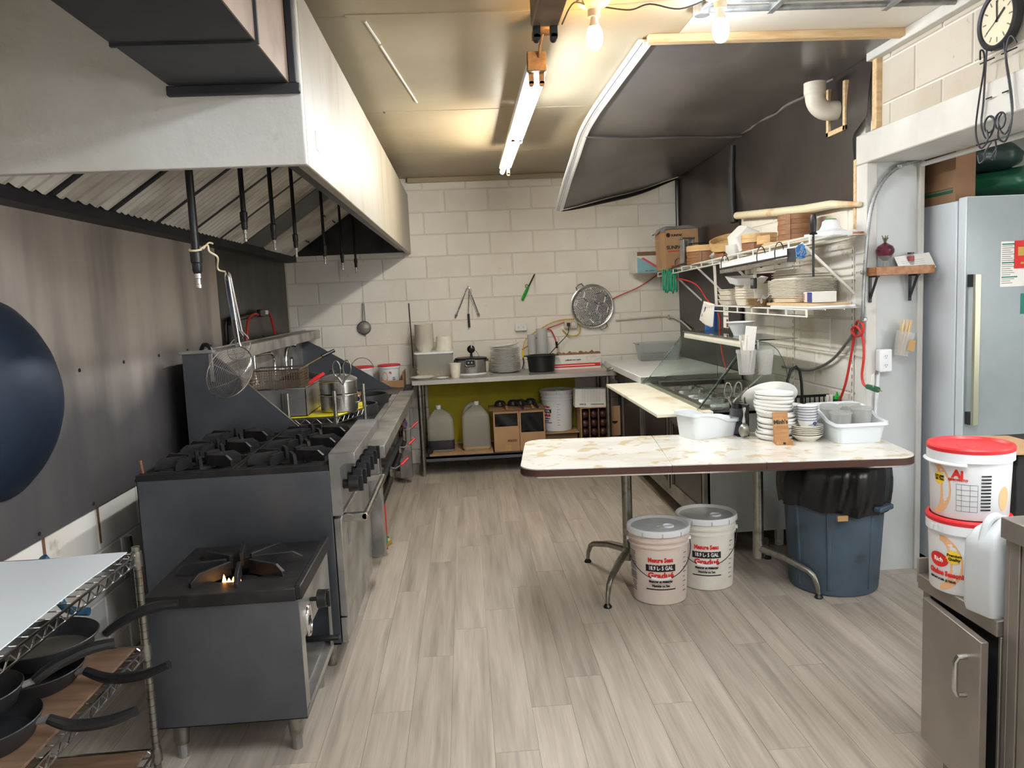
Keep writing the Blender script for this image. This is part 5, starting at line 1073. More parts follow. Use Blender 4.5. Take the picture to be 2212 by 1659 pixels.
bp_ = thing('black_pot', 'black oval pot standing on the prep table in front of the cups', 'pot', (.675, 6.95, Z)); EL = Matrix.Translation((.675, 6.95, Z)) @ Matrix.Diagonal((1.08, .85, 1, 1))
MB(EL).lathe([(0, 0), (.098, 0), (.106, .008), (.118, .135), (.128, .14), (.13, .15), (.122, .152), (.112, .145), (.10, .012), (0, .01)], 44).build('bowl', 'black_plastic', bp_)
for s in (-1, 1): MB().cbox((.675+s*.142, 6.95, Z+.145), (.03, .06, .01)).build('handle', 'black_plastic', bp_, bevel=.004)
mf = thing('film_box', 'white film wrap box with a red stripe and torn lid on the prep table', 'box', (1.0, 7.1, Z)); M = Matrix.Translation((1.0, 7.10, Z)) @ Matrix.Rotation(.03, 4, 'Z')
MB(M).box(-.225, .225, -.075, .075, 0, .13).build('box', 'card_white', mf, bevel=.002); MB(M).box(-.226, .22, -.0765, -.0755, .018, .05).build('red_stripe', 'red_print', mf)
text_mb('pellicule tout usage', .018, M @ frame((-.03, -.0765, .085), (1, 0, 0), (0, -1, 0)), bold=.0006).build('lettering', 'black_print', mf); MB(M).box(-.20, .17, -.0774, -.0766, .031, .037).build('print_line', 'white_print', mf)
mb = MB(M @ frame((.14, -.0768, .085), (1, 0, 0), (0, -1, 0)))
for P in ([(-.05, .02), (-.02, -.03), (.02, -.03), (.045, .02), (-.05, .02)], [(-.05, .02), (-.03, .03), (.03, .03), (.045, .02)], [(.045, .02), (.05, -.005), (.075, .0), (.08, .025)]): mb.tube([V((x, y, 0)) for x, y in P], .0007, 4)
mb.build('line_drawing', 'grey_print', mf)
mb = MB(M); tr = [(-.225+.45*k/24, .130+.012+.008*sin(k*2.3)+.006*sin(k*5.1)) for k in range(25)]
mb.add([(x, -.070, .128) for x, z in tr]+[(x, -.060, z+.012) for x, z in tr], [(k, k+1, 26+k, 25+k) for k in range(24)]); mb.build('torn_lid', 'cardboard_dark', mf)
cp = MB().lathe([(0, 0), (.036, 0), (.038, .004), (.05, .118), (.053, .12), (.053, .125), (.047, .125), (.036, .008), (0, .006)], 32, (-.098, 6.80, Z)).build('foam_cup', 'foam', at=(-.098, 6.80, Z)); tag(cp, 'single white foam cup at the front edge of the prep table', 'cup')
d1 = MB().lathe([(a*.108, b*.022) for a, b in PLATE], 36, (-.385, 6.80, Z)).build('shallow_dish', 'ceramic_cream', at=(-.385, 6.80, Z)); tag(d1, 'pale shallow dish at the left front corner of the prep table', 'dish')
d2 = MB().lathe([(a*.058, b*.012) for a, b in PLATE], 28, (-.21, 6.76, Z)).build('saucer', 'ceramic', at=(-.21, 6.76, Z)); tag(d2, 'small white lid lying left of the foam cup', 'lid')
# ---------------------------------------------------------------- on the back wall
W = YB-.0115
s1 = thing('tea_strainer', 'small mesh strainer hanging on the back wall above the red tubs', 'strainer', PY(787, 690, W)); c = PY(787, 708, W-.02)
MB(frame(c, (1, 0, 0), (0, -1, 0))).tube([V((.058*cos(a), .058*sin(a), 0)) for a in [2*pi*k/32 for k in range(32)]], .005, 8, closed=True).build('rim', 'steel_dark', s1)
MB(frame(c, (1, 0, 0), (0, -1, 0))).lathe([(.056, 0), (.04, .016), (.02, .024), (0, .026)], 28).build('mesh', 'mesh_grey', s1)
h0 = PY(784, 655, W-.01)
for s in (-1, 1): MB().tube([c+V((s*.012, 0, .058)), V((h0.x+s*.006+.002, W-.012, h0.z))], .003, 6).build('handle_wire', 'steel_dark', s1)
MB().tube([c+V((-.016, 0, -.056)), c+V((0, 0, -.08)), c+V((.016, 0, -.056))], .003, 6).build('rest_hook', 'steel_dark', s1); MB().cyl((h0.x, W, h0.z+.005), (h0.x, W-.018, h0.z+.005), .003, n=6).build('nail', 'iron_grey', s1)
tgs = thing('tongs', 'steel tongs hanging open on the back wall', 'tongs', PY(1011, 650, W)); tp = PY(1010, 618, W-.015)
for (ex, ey) in ((986, 680), (1033, 677)):
    e = PY(ex, ey, W-.012); mm = tp.lerp(e, .55); MB().tube([tp, mm, e], [.006, .013, .010], 8, flat=.4).build('arm', 'steel_bright', tgs); MB().tube([e, e+(e-tp)*.12], [.018, .006], 8, flat=.5).build('tip', 'steel', tgs)
MB(frame(tp+V((.005, -.01, -.05)), (1, 0, 0), (0, -1, 0))).tube([V((.034*cos(a), .034*sin(a), 0)) for a in [2*pi*k/24 for k in range(24)]], .002, 6, closed=True).build('spring_ring', 'chrome', tgs)
kf = thing('peeler', 'black handled utensil hanging between the arms of the tongs', 'utensil', PY(1013, 690, W)); a_ = tp+V((.012, -.016, -.05)); b_ = PY(1012, 678, W-.02); c_ = PY(1014, 707, W-.02)
MB().tube([a_, b_], .005, 8).build('shaft', 'chrome', kf); MB().tube([b_, c_], [.011, .010], 10).build('handle', 'black_plastic', kf)
lg_ = thing('gas_lighter', 'green barbecue lighter hanging on the back wall', 'lighter', PY(1143, 620, W)); a_ = PY(1155, 592, W-.015); b_ = PY(1142, 618, W-.015); c_ = PY(1128, 648, W-.018)
MB().tube([a_, b_], .006, 8).build('barrel', 'black_plastic', lg_); MB().tube([b_, b_.lerp(c_, .35), c_], [.010, .017, .016], 10, flat=.7).build('body', 'green_plastic', lg_)
MB().tube([b_+V((-.018+.012*cos(a), -.0, -.0+.016*sin(a))) for a in [2*pi*k/12 for k in range(12)]], .003, 6, closed=True).build('trigger_guard', 'iron_grey', lg_)
hr = MB().tube([PY(883, 655, W-.01), PY(888, 720, W-.01), PY(893, 795, W-.01)], .004, 6).build('hanging_rod', 'iron_grey', at=PY(888, 720, W)); tag(hr, 'thin rod hanging on the wall behind the grain bin', 'rod')
sm = thing('steamer_tray', 'round perforated steamer tray with hexagon ribs on the back wall', 'steamer', PY(1282, 660, W)); c = PY(1280, 662, W-.045); Fm = frame(c, (cos(.25), 0, sin(.25)), (.06, -1, 0)); R = .198
MB(Fm).lathe([(0, -.01), (R*.89, -.01), (R*.9, -.01), (R*.93, -.006), (R*.94, .004), (R, .006), (R*1.01, 0), (R*1.01, -.014), (R*1.045, -.016), (R*1.045, -.022), (R*1.0, -.026), (R*1.0, -.034), (R*1.035, -.036), (R*1.03, -.044), (0, -.044)], 56).build('pan', 'steel_bright', sm)
hx = .058; mb = MB(Fm); done = set()
cs = [(0, 0)]+[(hx*sqrt(3)*cos(pi/6+pi/3*k), hx*sqrt(3)*sin(pi/6+pi/3*k)) for k in range(6)]
for (u, v) in cs:
    P = [(u+hx*cos(pi/3*k), v+hx*sin(pi/3*k)) for k in range(6)]
    for k in range(6):
        a, b = P[k], P[(k+1) % 6]; key = (round((a[0]+b[0])/2, 3), round((a[1]+b[1])/2, 3))
        if key in done: continue
        done.add(key)
        a = V((a[0], a[1], -.008)); b = V((b[0], b[1], -.008))
        if max(a.length, b.length) > R*.95:
            continue
        mb.tube([a, b], .0065, 8, flat=.7)
for k in range(6):
    a = pi/6+pi/3*k
    for s in (-1, 1):
        q = V((hx*sqrt(3)*cos(a)+hx*cos(a+s*pi/6), hx*sqrt(3)*sin(a)+hx*sin(a+s*pi/6), -.008)); mb.tube([q, q.normalized()*(R*.92)+V((0, 0, -.004))], .0065, 8, flat=.7)
mb.build('hexagon_ribs', 'chrome', sm)
mb = MB(Fm)
for i in range(-13, 14):
    for j in range(-13, 14):
        u = (i+.5*(j % 2))*.0155; v = j*.0135
        if u*u+v*v > (R*.88)**2: continue
        near = min((abs(abs((u-a)*cos(t)+(v-b)*sin(t))-hx*.866) if (u-a)**2+(v-b)**2 < (hx*1.2)**2 else 1) for a, b in cs for t in (pi/6, pi/2, 5*pi/6))
        if near < .009: continue
        mb.cyl((u, v, -.0098), (u, v, -.0092), .0044, n=8)
o = mb.build('holes', 'black_print', sm); o['kind'] = 'stuff'
for s in (1, -1):
    an = pi/2+.0 if s > 0 else -pi/2+.25; dv = V((cos(an+.3*(s > 0)), sin(an+.3*(s > 0)), 0)); tv = V((-dv.y, dv.x, 0))
    MB(Fm).tube([dv*R*1.0+tv*.036+V((0, 0, -.02)), dv*(R+.035)+tv*.032+V((0, 0, -.012)), dv*(R+.042)+V((0, 0, -.01)), dv*(R+.035)-tv*.032+V((0, 0, -.012)), dv*R-tv*.036+V((0, 0, -.02))], .005, 8).build('handle', 'chrome_dull', sm)
def outlet(nm, lb, c, n, x, w=.11, h=.072, mt='white_plastic', cover='white_plastic', vert=False):
    t = thing(nm, lb, 'outlet', c); F = frame(c, x, n); mb = MB(F); loft(mb, [(rrect(w/2, h/2, .008), 0), (rrect(w/2, h/2, .008), .035), (rrect(w/2-.004, h/2-.004, .006), .038)]); mb.build('box', mt, t)
    for s in (-1, 1):
        F2 = F @ Matrix.Translation(((0 if vert else s*w*.2), (s*h*.2 if vert else 0), .038)); pl = MB(F2).lathe([(0, .002), (.015, .002), (.016, 0)], 20).build('socket', cover, t)
        MB(F2).box(-.006, -.004, -.004, .005, .002, .0026).box(.004, .006, -.004, .005, .002, .0026).cyl(F2.inverted() @ (F2 @ V((0, -.009, .002))), V((0, -.009, .0026)), .0022, n=8).build('slots', 'black_print', pl)
    return t
outlet('wall_outlet', 'plain white double outlet on the back wall above the plates', PY(1125, 706, W), (0, -1, 0), (1, 0, 0))
oc = PY(1232, 700, W); outlet('wall_outlet', 'dirty double outlet with a black plug beside the steamer tray', oc, (0, -1, 0), (1, 0, 0), .12, .08, 'pvc', 'paper_cream')
pc = thing('power_cord', 'black plug and thin cord dropping from the dirty outlet to the black pot', 'cord', oc); MB().cbox((oc.x-.025, W-.055, oc.z), (.03, .035, .03)).build('plug', 'black_plastic', pc, bevel=.004)
MB().tube(spline([(oc.x-.025, W-.07, oc.z-.01), PY(1226, 722, W-.06), PY(1205, 745, W-.08), PY(1185, 768, W-.12)], 6), .004, 6).build('cable', 'black_plastic', pc)
red = MB().tube(spline([PX(1480, 570, 1.78), PX(1440, 578, 1.78)+V((0, 0, 0)), PY(1425, 590, W-.05), PY(1380, 620, W-.03), PY(1325, 645, W-.02), PY(1270, 680, W-.02), PY(1238, 690, W-.02), PY(1190, 707, W-.03), PY(1172, 716, W-.05), PY(1150, 740, W-.08), PY(1128, 755, W-.1)], 6), .005, 8).build('red_cable', 'red_cord', at=PY(1325, 645, W)); tag(red, 'long red cord running from the wall shelf behind the steamer tray to the prep table', 'cord')
red2 = thing('red_lead', 'short red lead ending in a black plug above the film box', 'cord', PY(1200, 720, W)); MB().tube(spline([PY(1172, 716, W-.02), PY(1188, 712, W-.03), PY(1198, 728, W-.04), PY(1202, 742, W-.05)], 6), .005, 8).build('cable', 'red_cord', red2); MB().tube([PY(1202, 738, W-.05), PY(1203, 752, W-.05)], [.012, .009], 8).build('plug', 'black_plastic', red2)
yel = thing('extension_cable', 'yellow cord looping past the dirty outlet to the plate stack', 'cord', PY(1180, 705, W)); MB().tube(spline([PY(1215, 712, W-.02), PY(1230, 725, W-.03), PY(1250, 722, W-.03), PY(1252, 702, W-.02), PY(1240, 690, W-.02), PY(1200, 694, W-.03), PY(1160, 715, W-.05), PY(1135, 735, W-.1), PY(1130, 762, W-.14)], 6), .005, 8).build('cable', 'yellow_cord', yel)
MB().tube([PY(1130, 758, W-.14), PY(1130, 772, W-.14)], .01, 8).build('plug', 'yellow_plastic' if 'yellow_plastic' in MAT else 'yellow_print', yel); MB().tube(spline([PY(1130, 772, W-.14), PY(1131, 785, W-.14), PY(1128, 797, W-.16)], 5), .005, 6).build('black_lead', 'black_plastic', yel)
cnd = MB().tube(spline([PY(1330, 692, W-.015), PY(1385, 687, W-.015), PY(1443, 684, W-.015), PX(1470, 693, XR-.06), PX(1492, 712, XR-.06)], 6), .008, 8).tube([PY(1443, 681, W-.02), PY(1446, 688, W-.02)], .014, 8).build('wall_conduit', 'pvc', at=PY(1400, 687, W)); tag(cnd, 'painted conduit along the back wall right of the steamer tray', 'conduit')
# ================================================================== PREP COUNTER ON THE RIGHT
CX0, CX1, CY0, CY1, CZ = 1.36, 2.02, 4.29, 7.05, .85
pcn = thing('prep_counter', 'refrigerated sandwich prep counter along the right wall', 'counter', (1.7, 5.6, 0))
MB().box(CX0, CX1, CY0, CY0+.01, .12, CZ-.04).build('end_panel', 'grey_paint', pcn, bevel=.002); MB().box(CX0+.02, CX1, CY0+.01, CY1, .12, .15).box(CX1-.01, CX1, CY0+.01, CY1, .15, CZ-.04).box(CX0+.02, CX1, CY1-.01, CY1, .15, CZ-.04).build('carcass', 'steel_dark', pcn)
MB().box(CX0-.005, CX0+.02, CY0, CY1, CZ-.12, CZ-.01).build('fascia', 'steel', pcn, bevel=.002); MB().box(CX0-.002, CX0+.02, CY0, CY1, .12, .19).build('plinth', 'steel', pcn)
for i, (a, b) in enumerate(((CY0+.03, 5.05), (5.10, 5.85), (5.90, 6.65))):
    d = MB().box(CX0-.03, CX0-.006, a, a+.05, .19, .72).box(CX0-.03, CX0-.006, b-.05, b, .19, .72).box(CX0-.03, CX0-.006, a+.05, b-.05, .19, .25).box(CX0-.03, CX0-.006, a+.05, b-.05, .66, .72).build('door', 'steel', pcn, bevel=.002)
    MB().box(CX0-.024, CX0-.010, a+.05, b-.05, .25, .66).build('door_panel', 'black_gloss' if i == 0 else 'black_board', d); MB().box(CX0-.033, CX0-.03, a+.04, a+.05, .24, .67).box(CX0-.033, CX0-.03, b-.05, b-.04, .24, .67).build('gasket', 'black_plastic', d)
for (x, y) in ((CX0+.06, CY0+.12), (1.80, CY0+.10), (CX0+.06, 6.5)): MB().box(x-.02, x+.02, y-.02, y+.02, .025, .12).cyl((x, y, 0), (x, y, .03), .025, n=12).build('caster', 'lid_grey', pcn)
# pan well
MB().box(CX0-.02, CX0+.03, CY0-.03, 5.57, CZ-.02, CZ).box(1.86, CX1, CY0-.03, 5.57, CZ-.02, CZ).box(CX0+.03, 1.86, CY0-.03, CY0+.02, CZ-.02, CZ).box(CX0+.03, 1.86, 5.50, 5.57, CZ-.02, CZ+.02).build('well_rim', 'steel', pcn, bevel=.002)
MB().box(CX0+.035, 1.85, 5.485, 5.50, CZ-.10, CZ+.018).build('well_back', 'black_gloss', pcn)
MB().box(CX0+.03, 1.86, CY0+.02, 5.49, CZ-.14, CZ-.13).build('well_floor', 'black_matte', pcn)
pw = 0
for r_ in range(2):
    for k in range(5):
        x0 = CX0+.035+r_*.235; x1 = x0+.228; y0 = CY0+.03+k*.228; y1 = y0+.218
        t = thing('steel_food_pan', 'steel food pan in the counter well, %s row, %s' % (('front', 'wall side')[r_], ('nearest the near glass', 'second from the near glass', 'in the middle', 'second from the far end', 'at the far end')[k]), 'food pan', ((x0+x1)/2, (y0+y1)/2, CZ-.10), 'food pans in the prep counter')
        mb = MB(Matrix.Translation(((x0+x1)/2, (y0+y1)/2, 0))); hx, hy = (x1-x0)/2, (y1-y0)/2
        loft(mb, [(rrect(hx, hy, .02), CZ-.012), (rrect(hx-.018, hy-.018, .03), CZ-.012), (rrect(hx-.028, hy-.028, .03), CZ-.09)], None, False, True); mb.build('pan', 'steel_bright', t); MB(Matrix.Translation(((x0+x1)/2, (y0+y1)/2, 0))).tube([V((x, y, CZ-.010)) for x, y in rrect(hx, hy, .02)], .003, 5, closed=True).build('lip', 'steel_bright', t)
ldc = thing('counter_lid', 'white insulated lid covering the back half of the prep counter', 'lid', (1.6, 6.3, CZ)); MB().box(1.27, CX1, 5.60, 7.10, CZ, CZ+.055).build('slab', 'white_plastic', ldc, bevel=.006); MB().box(1.268, CX1, 5.594, 5.60, CZ+.002, CZ+.052).build('edge_band', 'steel_bright', ldc)
MB().tube(spline([(1.262, 6.72, CZ+.03), (1.22, 6.70, CZ+.01), (1.22, 6.62, CZ+.01), (1.262, 6.60, CZ+.03)], 5), .006, 8).build('lid_handle', 'chrome_dull', ldc); MB().box(CX0-.005, CX1, 5.58, 7.10, CZ-.04, CZ-.001).build('counter_top_back', 'steel_dark', pcn)
cbn = thing('clear_tub', 'empty clear plastic tub on the counter lid against the back wall', 'tub', (1.72, 7.02, CZ+.055)); M = Matrix.Translation((1.74, 6.93, CZ+.0555)); mb = MB(M)
loft(mb, [(rrect(.175, .09, .03), 0), (rrect(.20, .11, .03), .15), (rrect(.215, .125, .03), .152), (rrect(.215, .125, .03), .160), (rrect(.197, .107, .03), .158), (rrect(.172, .087, .03), .004)]); mb.build('body', 'clear_plastic', cbn)
# cutting board on brackets in front
cbp = MB().box(1.03, 1.345, 4.17, 5.70, CZ-.016, CZ+.004).build('cutting_board', 'chopping', at=(1.19, 4.9, CZ-.016), bevel=.003); tag(cbp, 'long stained cream cutting board along the front of the prep counter', 'cutting board')
for y in (4.4, 5.4): MB().add([(CX0-.005, y, CZ-.018), (1.10, y, CZ-.018), (CX0-.005, y, CZ-.12), (CX0-.005, y+.006, CZ-.018), (1.10, y+.006, CZ-.018), (CX0-.005, y+.006, CZ-.12)], [(0,1,2),(5,4,3),(0,3,4,1),(1,4,5,2),(2,5,3,0)]).build('board_bracket', 'steel_dark', pcn)
# sneeze guard glass
sg = thing('sneeze_guard', 'glass sneeze guard with a curved near side pane over the prep counter', 'glass guard', (1.55, 4.9, CZ)); GY0, GY1 = 4.245, 5.56
side = [(1.275, CZ), (1.535, 1.185), (1.575, 1.212), (1.63, 1.222), (1.69, 1.208), (1.74, 1.17), (1.768, 1.12), (1.79, 1.06), (1.83, CZ)]
def pane(pts, y0, y1, nm):
    n = len(pts); MB().add([(x, y, z) for y in (y0, y1) for x, z in pts], [tuple(range(n-1, -1, -1)), tuple(range(n, 2*n))]+[(i, (i+1) % n, n+(i+1) % n, n+i) for i in range(n)]).build(nm, 'glass', sg, sharp=15)
    MB().tube([(x, (y0+y1)/2, z) for x, z in pts], .0022, 6).build('pane_edge', 'glass_edge', sg)
pane(side, GY0, GY0+.006, 'near_side_pane'); pane([(1.275, CZ), (1.60, 1.215), (1.83, 1.215), (1.83, CZ)], GY1, GY1+.006, 'far_side_pane')
dn = V((.92, 0, -.65)).normalized()
MB().grid(lambda u, v: V((1.29+(1.565-1.29)*v, GY0+.008+(GY1-GY0-.012)*u, CZ+.012+(1.20-CZ-.012)*v)), 1, 1, thick=(.005, 0, -.003)).build('front_pane', 'glass', sg, sharp=15)
MB().box(1.575, 1.86, GY0+.01, GY1-.01, 1.224, 1.230).build('top_pane', 'glass', sg); MB().tube([(1.575, GY0+.01, 1.227), (1.575, GY1, 1.227), (1.86, GY1, 1.227)], .0022, 6).build('pane_edge', 'glass_edge', sg)
MB().box(1.585, 1.63, GY0+.1, GY1-.005, 1.178, 1.22).build('light_bar', 'paper_cream', sg, bevel=.002)
a_ = PY(1566, 882, 4.6); b_ = PY(1645, 812, 4.75); MB().cyl(a_, b_, .006, n=8).build('support_rod', 'white_plastic', sg)
MB().box(1.30, 1.42, GY0-.012, GY0+.012, CZ+.001, CZ+.012).build('clamp', 'steel', sg)

# ================================================================== FORMICA TABLE
tc_ = V((1.15, 3.745, 0)); ta = -.115; tu = V((cos(ta), sin(ta), 0)); tv = V((-sin(ta), cos(ta), 0)); TL, TW, TT = .895, .365, .745
tbl = thing('formica_table', 'drop-in leaf table with marbled cream formica top and brown edge', 'table', tc_); TM = Matrix.Translation(tc_) @ Matrix.Rotation(ta, 4, 'Z')
s1_, s2_ = -.205, .215
outl = rrect(TL, TW, .10, 8)
def clip(poly, lo, hi):
    def half(P, f):
        out = []
        for i in range(len(P)):
            a, b = P[i], P[(i+1) % len(P)]; fa, fb_ = f(a), f(b)
            if fa >= 0: out.append(a)
            if fa*fb_ < 0: t = fa/(fa-fb_); out.append((a[0]+(b[0]-a[0])*t, a[1]+(b[1]-a[1])*t))
        return out
    return half(half(poly, lambda p: p[0]-lo), lambda p: hi-p[0])
for lo, hi in ((-9, s1_-.001), (s1_+.001, s2_-.001), (s2_+.001, 9)):
    P = clip(outl, lo, hi); lf = MB(TM).prism(P, TT-.008, TT).build('leaf_top', 'formica', tbl, bevel=.002)
    MB(TM).prism(clip(rrect(TL+.002, TW+.002, .10, 8), lo, hi), TT-.038, TT-.008).build('leaf_edge', 'edge_brown', lf); MB(TM).prism(clip(rrect(TL-.004, TW-.004, .098, 8), lo, hi), TT-.046, TT-.038).build('chrome_strip', 'chrome', lf)
def pedestal(col, feet):
    x, y = col; c_ = MB().cyl((x, y, .13), (x, y, TT-.046), .027, n=18).build('column', 'chrome_dull', tbl); MB().box(x-.08, x+.08, y-.22, y+.22, TT-.062, TT-.0465).build('mount_plate', 'soot_steel', tbl)
    for f in feet:
        d = V((f[0]-x, f[1]-y, 0)); P = [V((x, y, .185)), V((x, y, .165))+d*.45, V((x, y, .125))+d*.84, V((x, y, .105))+d*.92, V((x, y, .06))+d*.98, V((x, y, .018))+d]
        L_ = MB().tube(P, [.022, .019, .015, .014, .012, .010], 12).build('foot_arm', 'chrome_dull', tbl); MB().lathe([(0, 0), (.02, 0), (.021, .006), (.011, .02), (0, .024)], 14, (f[0], f[1], 0)).build('glide', 'black_plastic', L_)
fa = PZ(1313, 1312, 0); fb2 = PZ(1270, 1214, 0); fc = PZ(1785, 1286, 0)
pedestal((.80, 3.93), ((fa.x, fa.y), (fb2.x, fb2.y))); pedestal((1.46, 3.83), ((fc.x-.05, fc.y-.025), (1.64, 4.16)))
# ---------------------------------------------------------------- on the table
def scoop_bin(lb, p, ang, hx, hy, h, grp):
    """open bin with a dipped, flared lip at the +x end"""
    t = thing('storage_bin', lb, 'bin', p, grp); M = Matrix.Translation(p) @ Matrix.Rotation(ang, 4, 'Z'); n = 36
    def sec(k, z0, lip=False):
        out = []
        for (x, y) in rrect(hx*k, hy*k, .03, 8): out.append((x, y, z0))
        return out
    base = rrect(hx*.9, hy*.86, .025, 8); top = rrect(hx, hy, .03, 8); N_ = len(base)
    def hz(x): s_ = min(1, max(0, (x/hx+.35)/1.0)); s_ = s_*s_*(3-2*s_); return h*(1-.34*s_)
    dense = lambda P: [((P[i][0]*(1-t_)+P[(i+1) % len(P)][0]*t_), (P[i][1]*(1-t_)+P[(i+1) % len(P)][1]*t_)) for i in range(len(P)) for t_ in (0, .25, .5, .75)]
    B, T = dense(base), dense(top); k = len(B)
    vs = [(x, y, 0) for x, y in B]+[(x, y, hz(x)) for x, y in T]+[(x*1.06, y*1.06, hz(x)+.004) for x, y in T]+[(x*1.07, y*1.07, hz(x)-.012) for x, y in T]+[(x*.97, y*.96, hz(x)) for x, y in T]+[(x*.97, y*.96, .004) for x, y in B]
    q = lambda a, b: [(a*k+i, a*k+(i+1) % k, b*k+(i+1) % k, b*k+i) for i in range(k)]
    MB(M).add(vs, [tuple(range(k-1, -1, -1)), tuple(range(5*k, 6*k))]+q(0, 1)+q(3, 2)+q(2, 4)+q(4, 5)+q(1, 3)).build('tray', 'bin_white', t, sharp=40); return t
c1 = PZ(1503, 952, TT); c2 = PZ(1588, 941, TT); dirw = (c2-c1).normalized(); dl = V((-dirw.y, dirw.x, 0)); hl = .13; hw_ = .088; cc = c1+dirw*hl+dl*hw_
scoop_bin('white scoop front storage bin at the left of the dishes', (cc.x, cc.y, TT+.0005), atan2(dirw.y, dirw.x), hl*1.08, hw_*1.1, .135, 'white storage bins')
c3 = PZ(1803, 962, TT); c4 = PZ(1890, 955, TT); 
scoop_bin('white scoop front storage bin holding deli cups at the right table end', (1.905, 3.80, TT+.0005), -pi/2-.02, .185, .125, .15, 'white storage bins')
for i, (x, y, r, tl) in enumerate(((1.852, 3.735, .05, 0), (1.85, 3.855, .05, .12), (1.962, 3.86, .05, -.1), (1.962, 3.745, .05, 0))):
    t = thing('deli_cup', ['clear deli cup at the front of the right hand bin', 'tilted clear deli cup at the left of the right hand bin', 'clear deli cup at the back of the right hand bin', 'clear deli cup against the jamb in the right hand bin'][i], 'cup', (x, y, TT+.01), 'deli cups in the bin'); M = Matrix.Translation((x, y, TT+.03 if i == 0 else TT+.045)) @ Matrix.Rotation(tl, 4, 'X')
    MB(M).lathe([(0, 0), (r*.8, 0), (r*.98, .10), (r*1.06, .102), (r*1.06, .112), (r*.95, .112), (r*.77, .004), (0, .004)], 28).build('cup', 'deli_clear', t); MB(M).lathe([(0, .112), (r*.9, .113), (r*1.07, .114), (r*1.09, .106)], 28).build('rim_lid', 'deli_clear', t)
MEL = [(0, 0), (.80, 0), (.86, .08), (.98, .55), (1, .95), (.99, 1), (.95, .98), (.92, .6), (.82, .2), (0, .2)]
p1 = PZ(1660, 945, TT); 
def melb(k): return 'white melamine dish in the tall leaning stack on the table'
me = MB().lathe([(a*.098, b*.026) for a, b in MEL], 36).mesh('melamine_dish'); me.materials.append(MAT['ceramic']); rr = random.Random(5); sxk = 0
for k in range(13):
    o = bpy.data.objects.new('melamine_dish', me); COL.objects.link(o); sxk = .012*sin(k*.5)+rr.uniform(-.004, .004)
    o.location = (1.565+sxk+.0008*k, 3.87+rr.uniform(-.004, .004), TT+.0005+k*.0180); o.rotation_euler = (rr.uniform(-.05, .05), rr.uniform(-.03, .06)+(.04 if k > 3 else 0), 0); ORG[o] = V(o.location)
    tag(o, ('white melamine dish, %s, in the leaning stack on the table' % nth(k)) if k < 12 else 'topmost white melamine dish of the tall leaning stack', 'dish', 'melamine dishes')
ovp = MB(Matrix.Translation((1.60, 4.0, TT+.19)) @ Matrix.Rotation(-.95, 4, 'X') @ Matrix.Diagonal((1.35, .9, 1, 1))).lathe([(a*.112, b*.02) for a, b in PLATE], 40).build('oval_platter', 'ceramic', at=(1.60, 4.0, TT+.1)); tag(ovp, 'big white oval platter leaning behind the melamine stack', 'platter')
stack('small_plate', lambda k: 'small white plate, %s, in the stack behind the wooden sign' % nth(k), 1.672, 3.945, TT+.0005, .072, .015, 14, .0112, 'ceramic', PLATE, 'plate', 'small plates behind the sign', .002, 32)
stack('saucer', lambda k: 'lowest cream saucer under the blue and white bowls', 1.695, 3.775, TT+.0005, .076, .032, 1, 1, 'ceramic_cream', PLATE, 'saucer', 'cream saucers')
stack('saucer', lambda k: 'cream saucer, %s, in the pile under the blue and white bowls' % nth(k+1), 1.695, 3.775, TT+.0215, .078, .022, 5, .0092, 'ceramic_cream', PLATE, 'saucer', 'cream saucers')
def bluebowl(k): return ('small blue and white bowl, %s, in the stack on the saucers' % nth(k)) if k else 'lowest blue and white bowl of the stack, blue flower showing'
me = MB().lathe([(a*.05, b*.042) for a, b in BOWL], 32).mesh('rice_bowl'); me.materials.append(MAT['ceramic']); me2 = MB().lathe([(.0503, .0385), (.0509, .040), (.0511, .0415), (.0500, .0415)], 32).mesh('blue_rim'); me2.materials.append(MAT['blue_print'])
bz = TT+.0215+4*.0092+.009
for k in range(6):
    o = bpy.data.objects.new('rice_bowl', me); COL.objects.link(o); o.location = (1.697+rr.uniform(-.001, .001), 3.775, bz+k*.0135); ORG[o] = V(o.location); tag(o, bluebowl(k), 'bowl', 'blue and white bowls')
    r_ = bpy.data.objects.new('blue_rim', me2); COL.objects.link(r_); r_.parent = o
    if k == 0:
        mb = MB()
        for q in range(6): mb.cyl((.018+.006*cos(q), -.0445, .024+.006*sin(q)), (.018+.006*cos(q), -.0435, .024+.006*sin(q)), .004, n=8)
        mb.tube([(.016, -.0445, .022), (.0, -.046, .018), (-.014, -.043, .014)], .0012, 5); f_ = mb.build('blue_flower', 'blue_print', o, ) ; f_.location = (0, 0, 0); f_.data.transform(Matrix.Translation(ORG[o]))
sg_ = thing('wooden_sign', "small wooden stand lettered Minh's in front of the melamine stack", 'sign', (1.55, 3.72, TT)); M = Matrix.Translation((1.548, 3.735, TT)) @ Matrix.Rotation(-.12, 4, 'Z')
Mt = M @ Matrix.Rotation(-.20, 4, 'X'); MB(Mt).box(-.037, .037, -.006, .006, .012, .155).build('back_plate', 'wood', sg_, bevel=.002); MB(M).box(-.037, .037, -.03, .03, 0, .014).build('base', 'wood', sg_, bevel=.002); MB(M).box(-.04, .042, -.05, -.036, 0, .026).box(-.037, .037, -.036, -.03, 0, .01).build('front_ledge', 'wood', sg_, bevel=.002)
text_mb("Minh's", .028, Mt @ frame((0, -.0064, .105), (1, 0, .04), (0, -1, 0)), bold=.0012, sx=.95).build('lettering', 'black_print', sg_); MB(M).box(-.006, .006, -.0512, -.0502, .004, .014).build('burnt_mark', 'black_print', sg_)
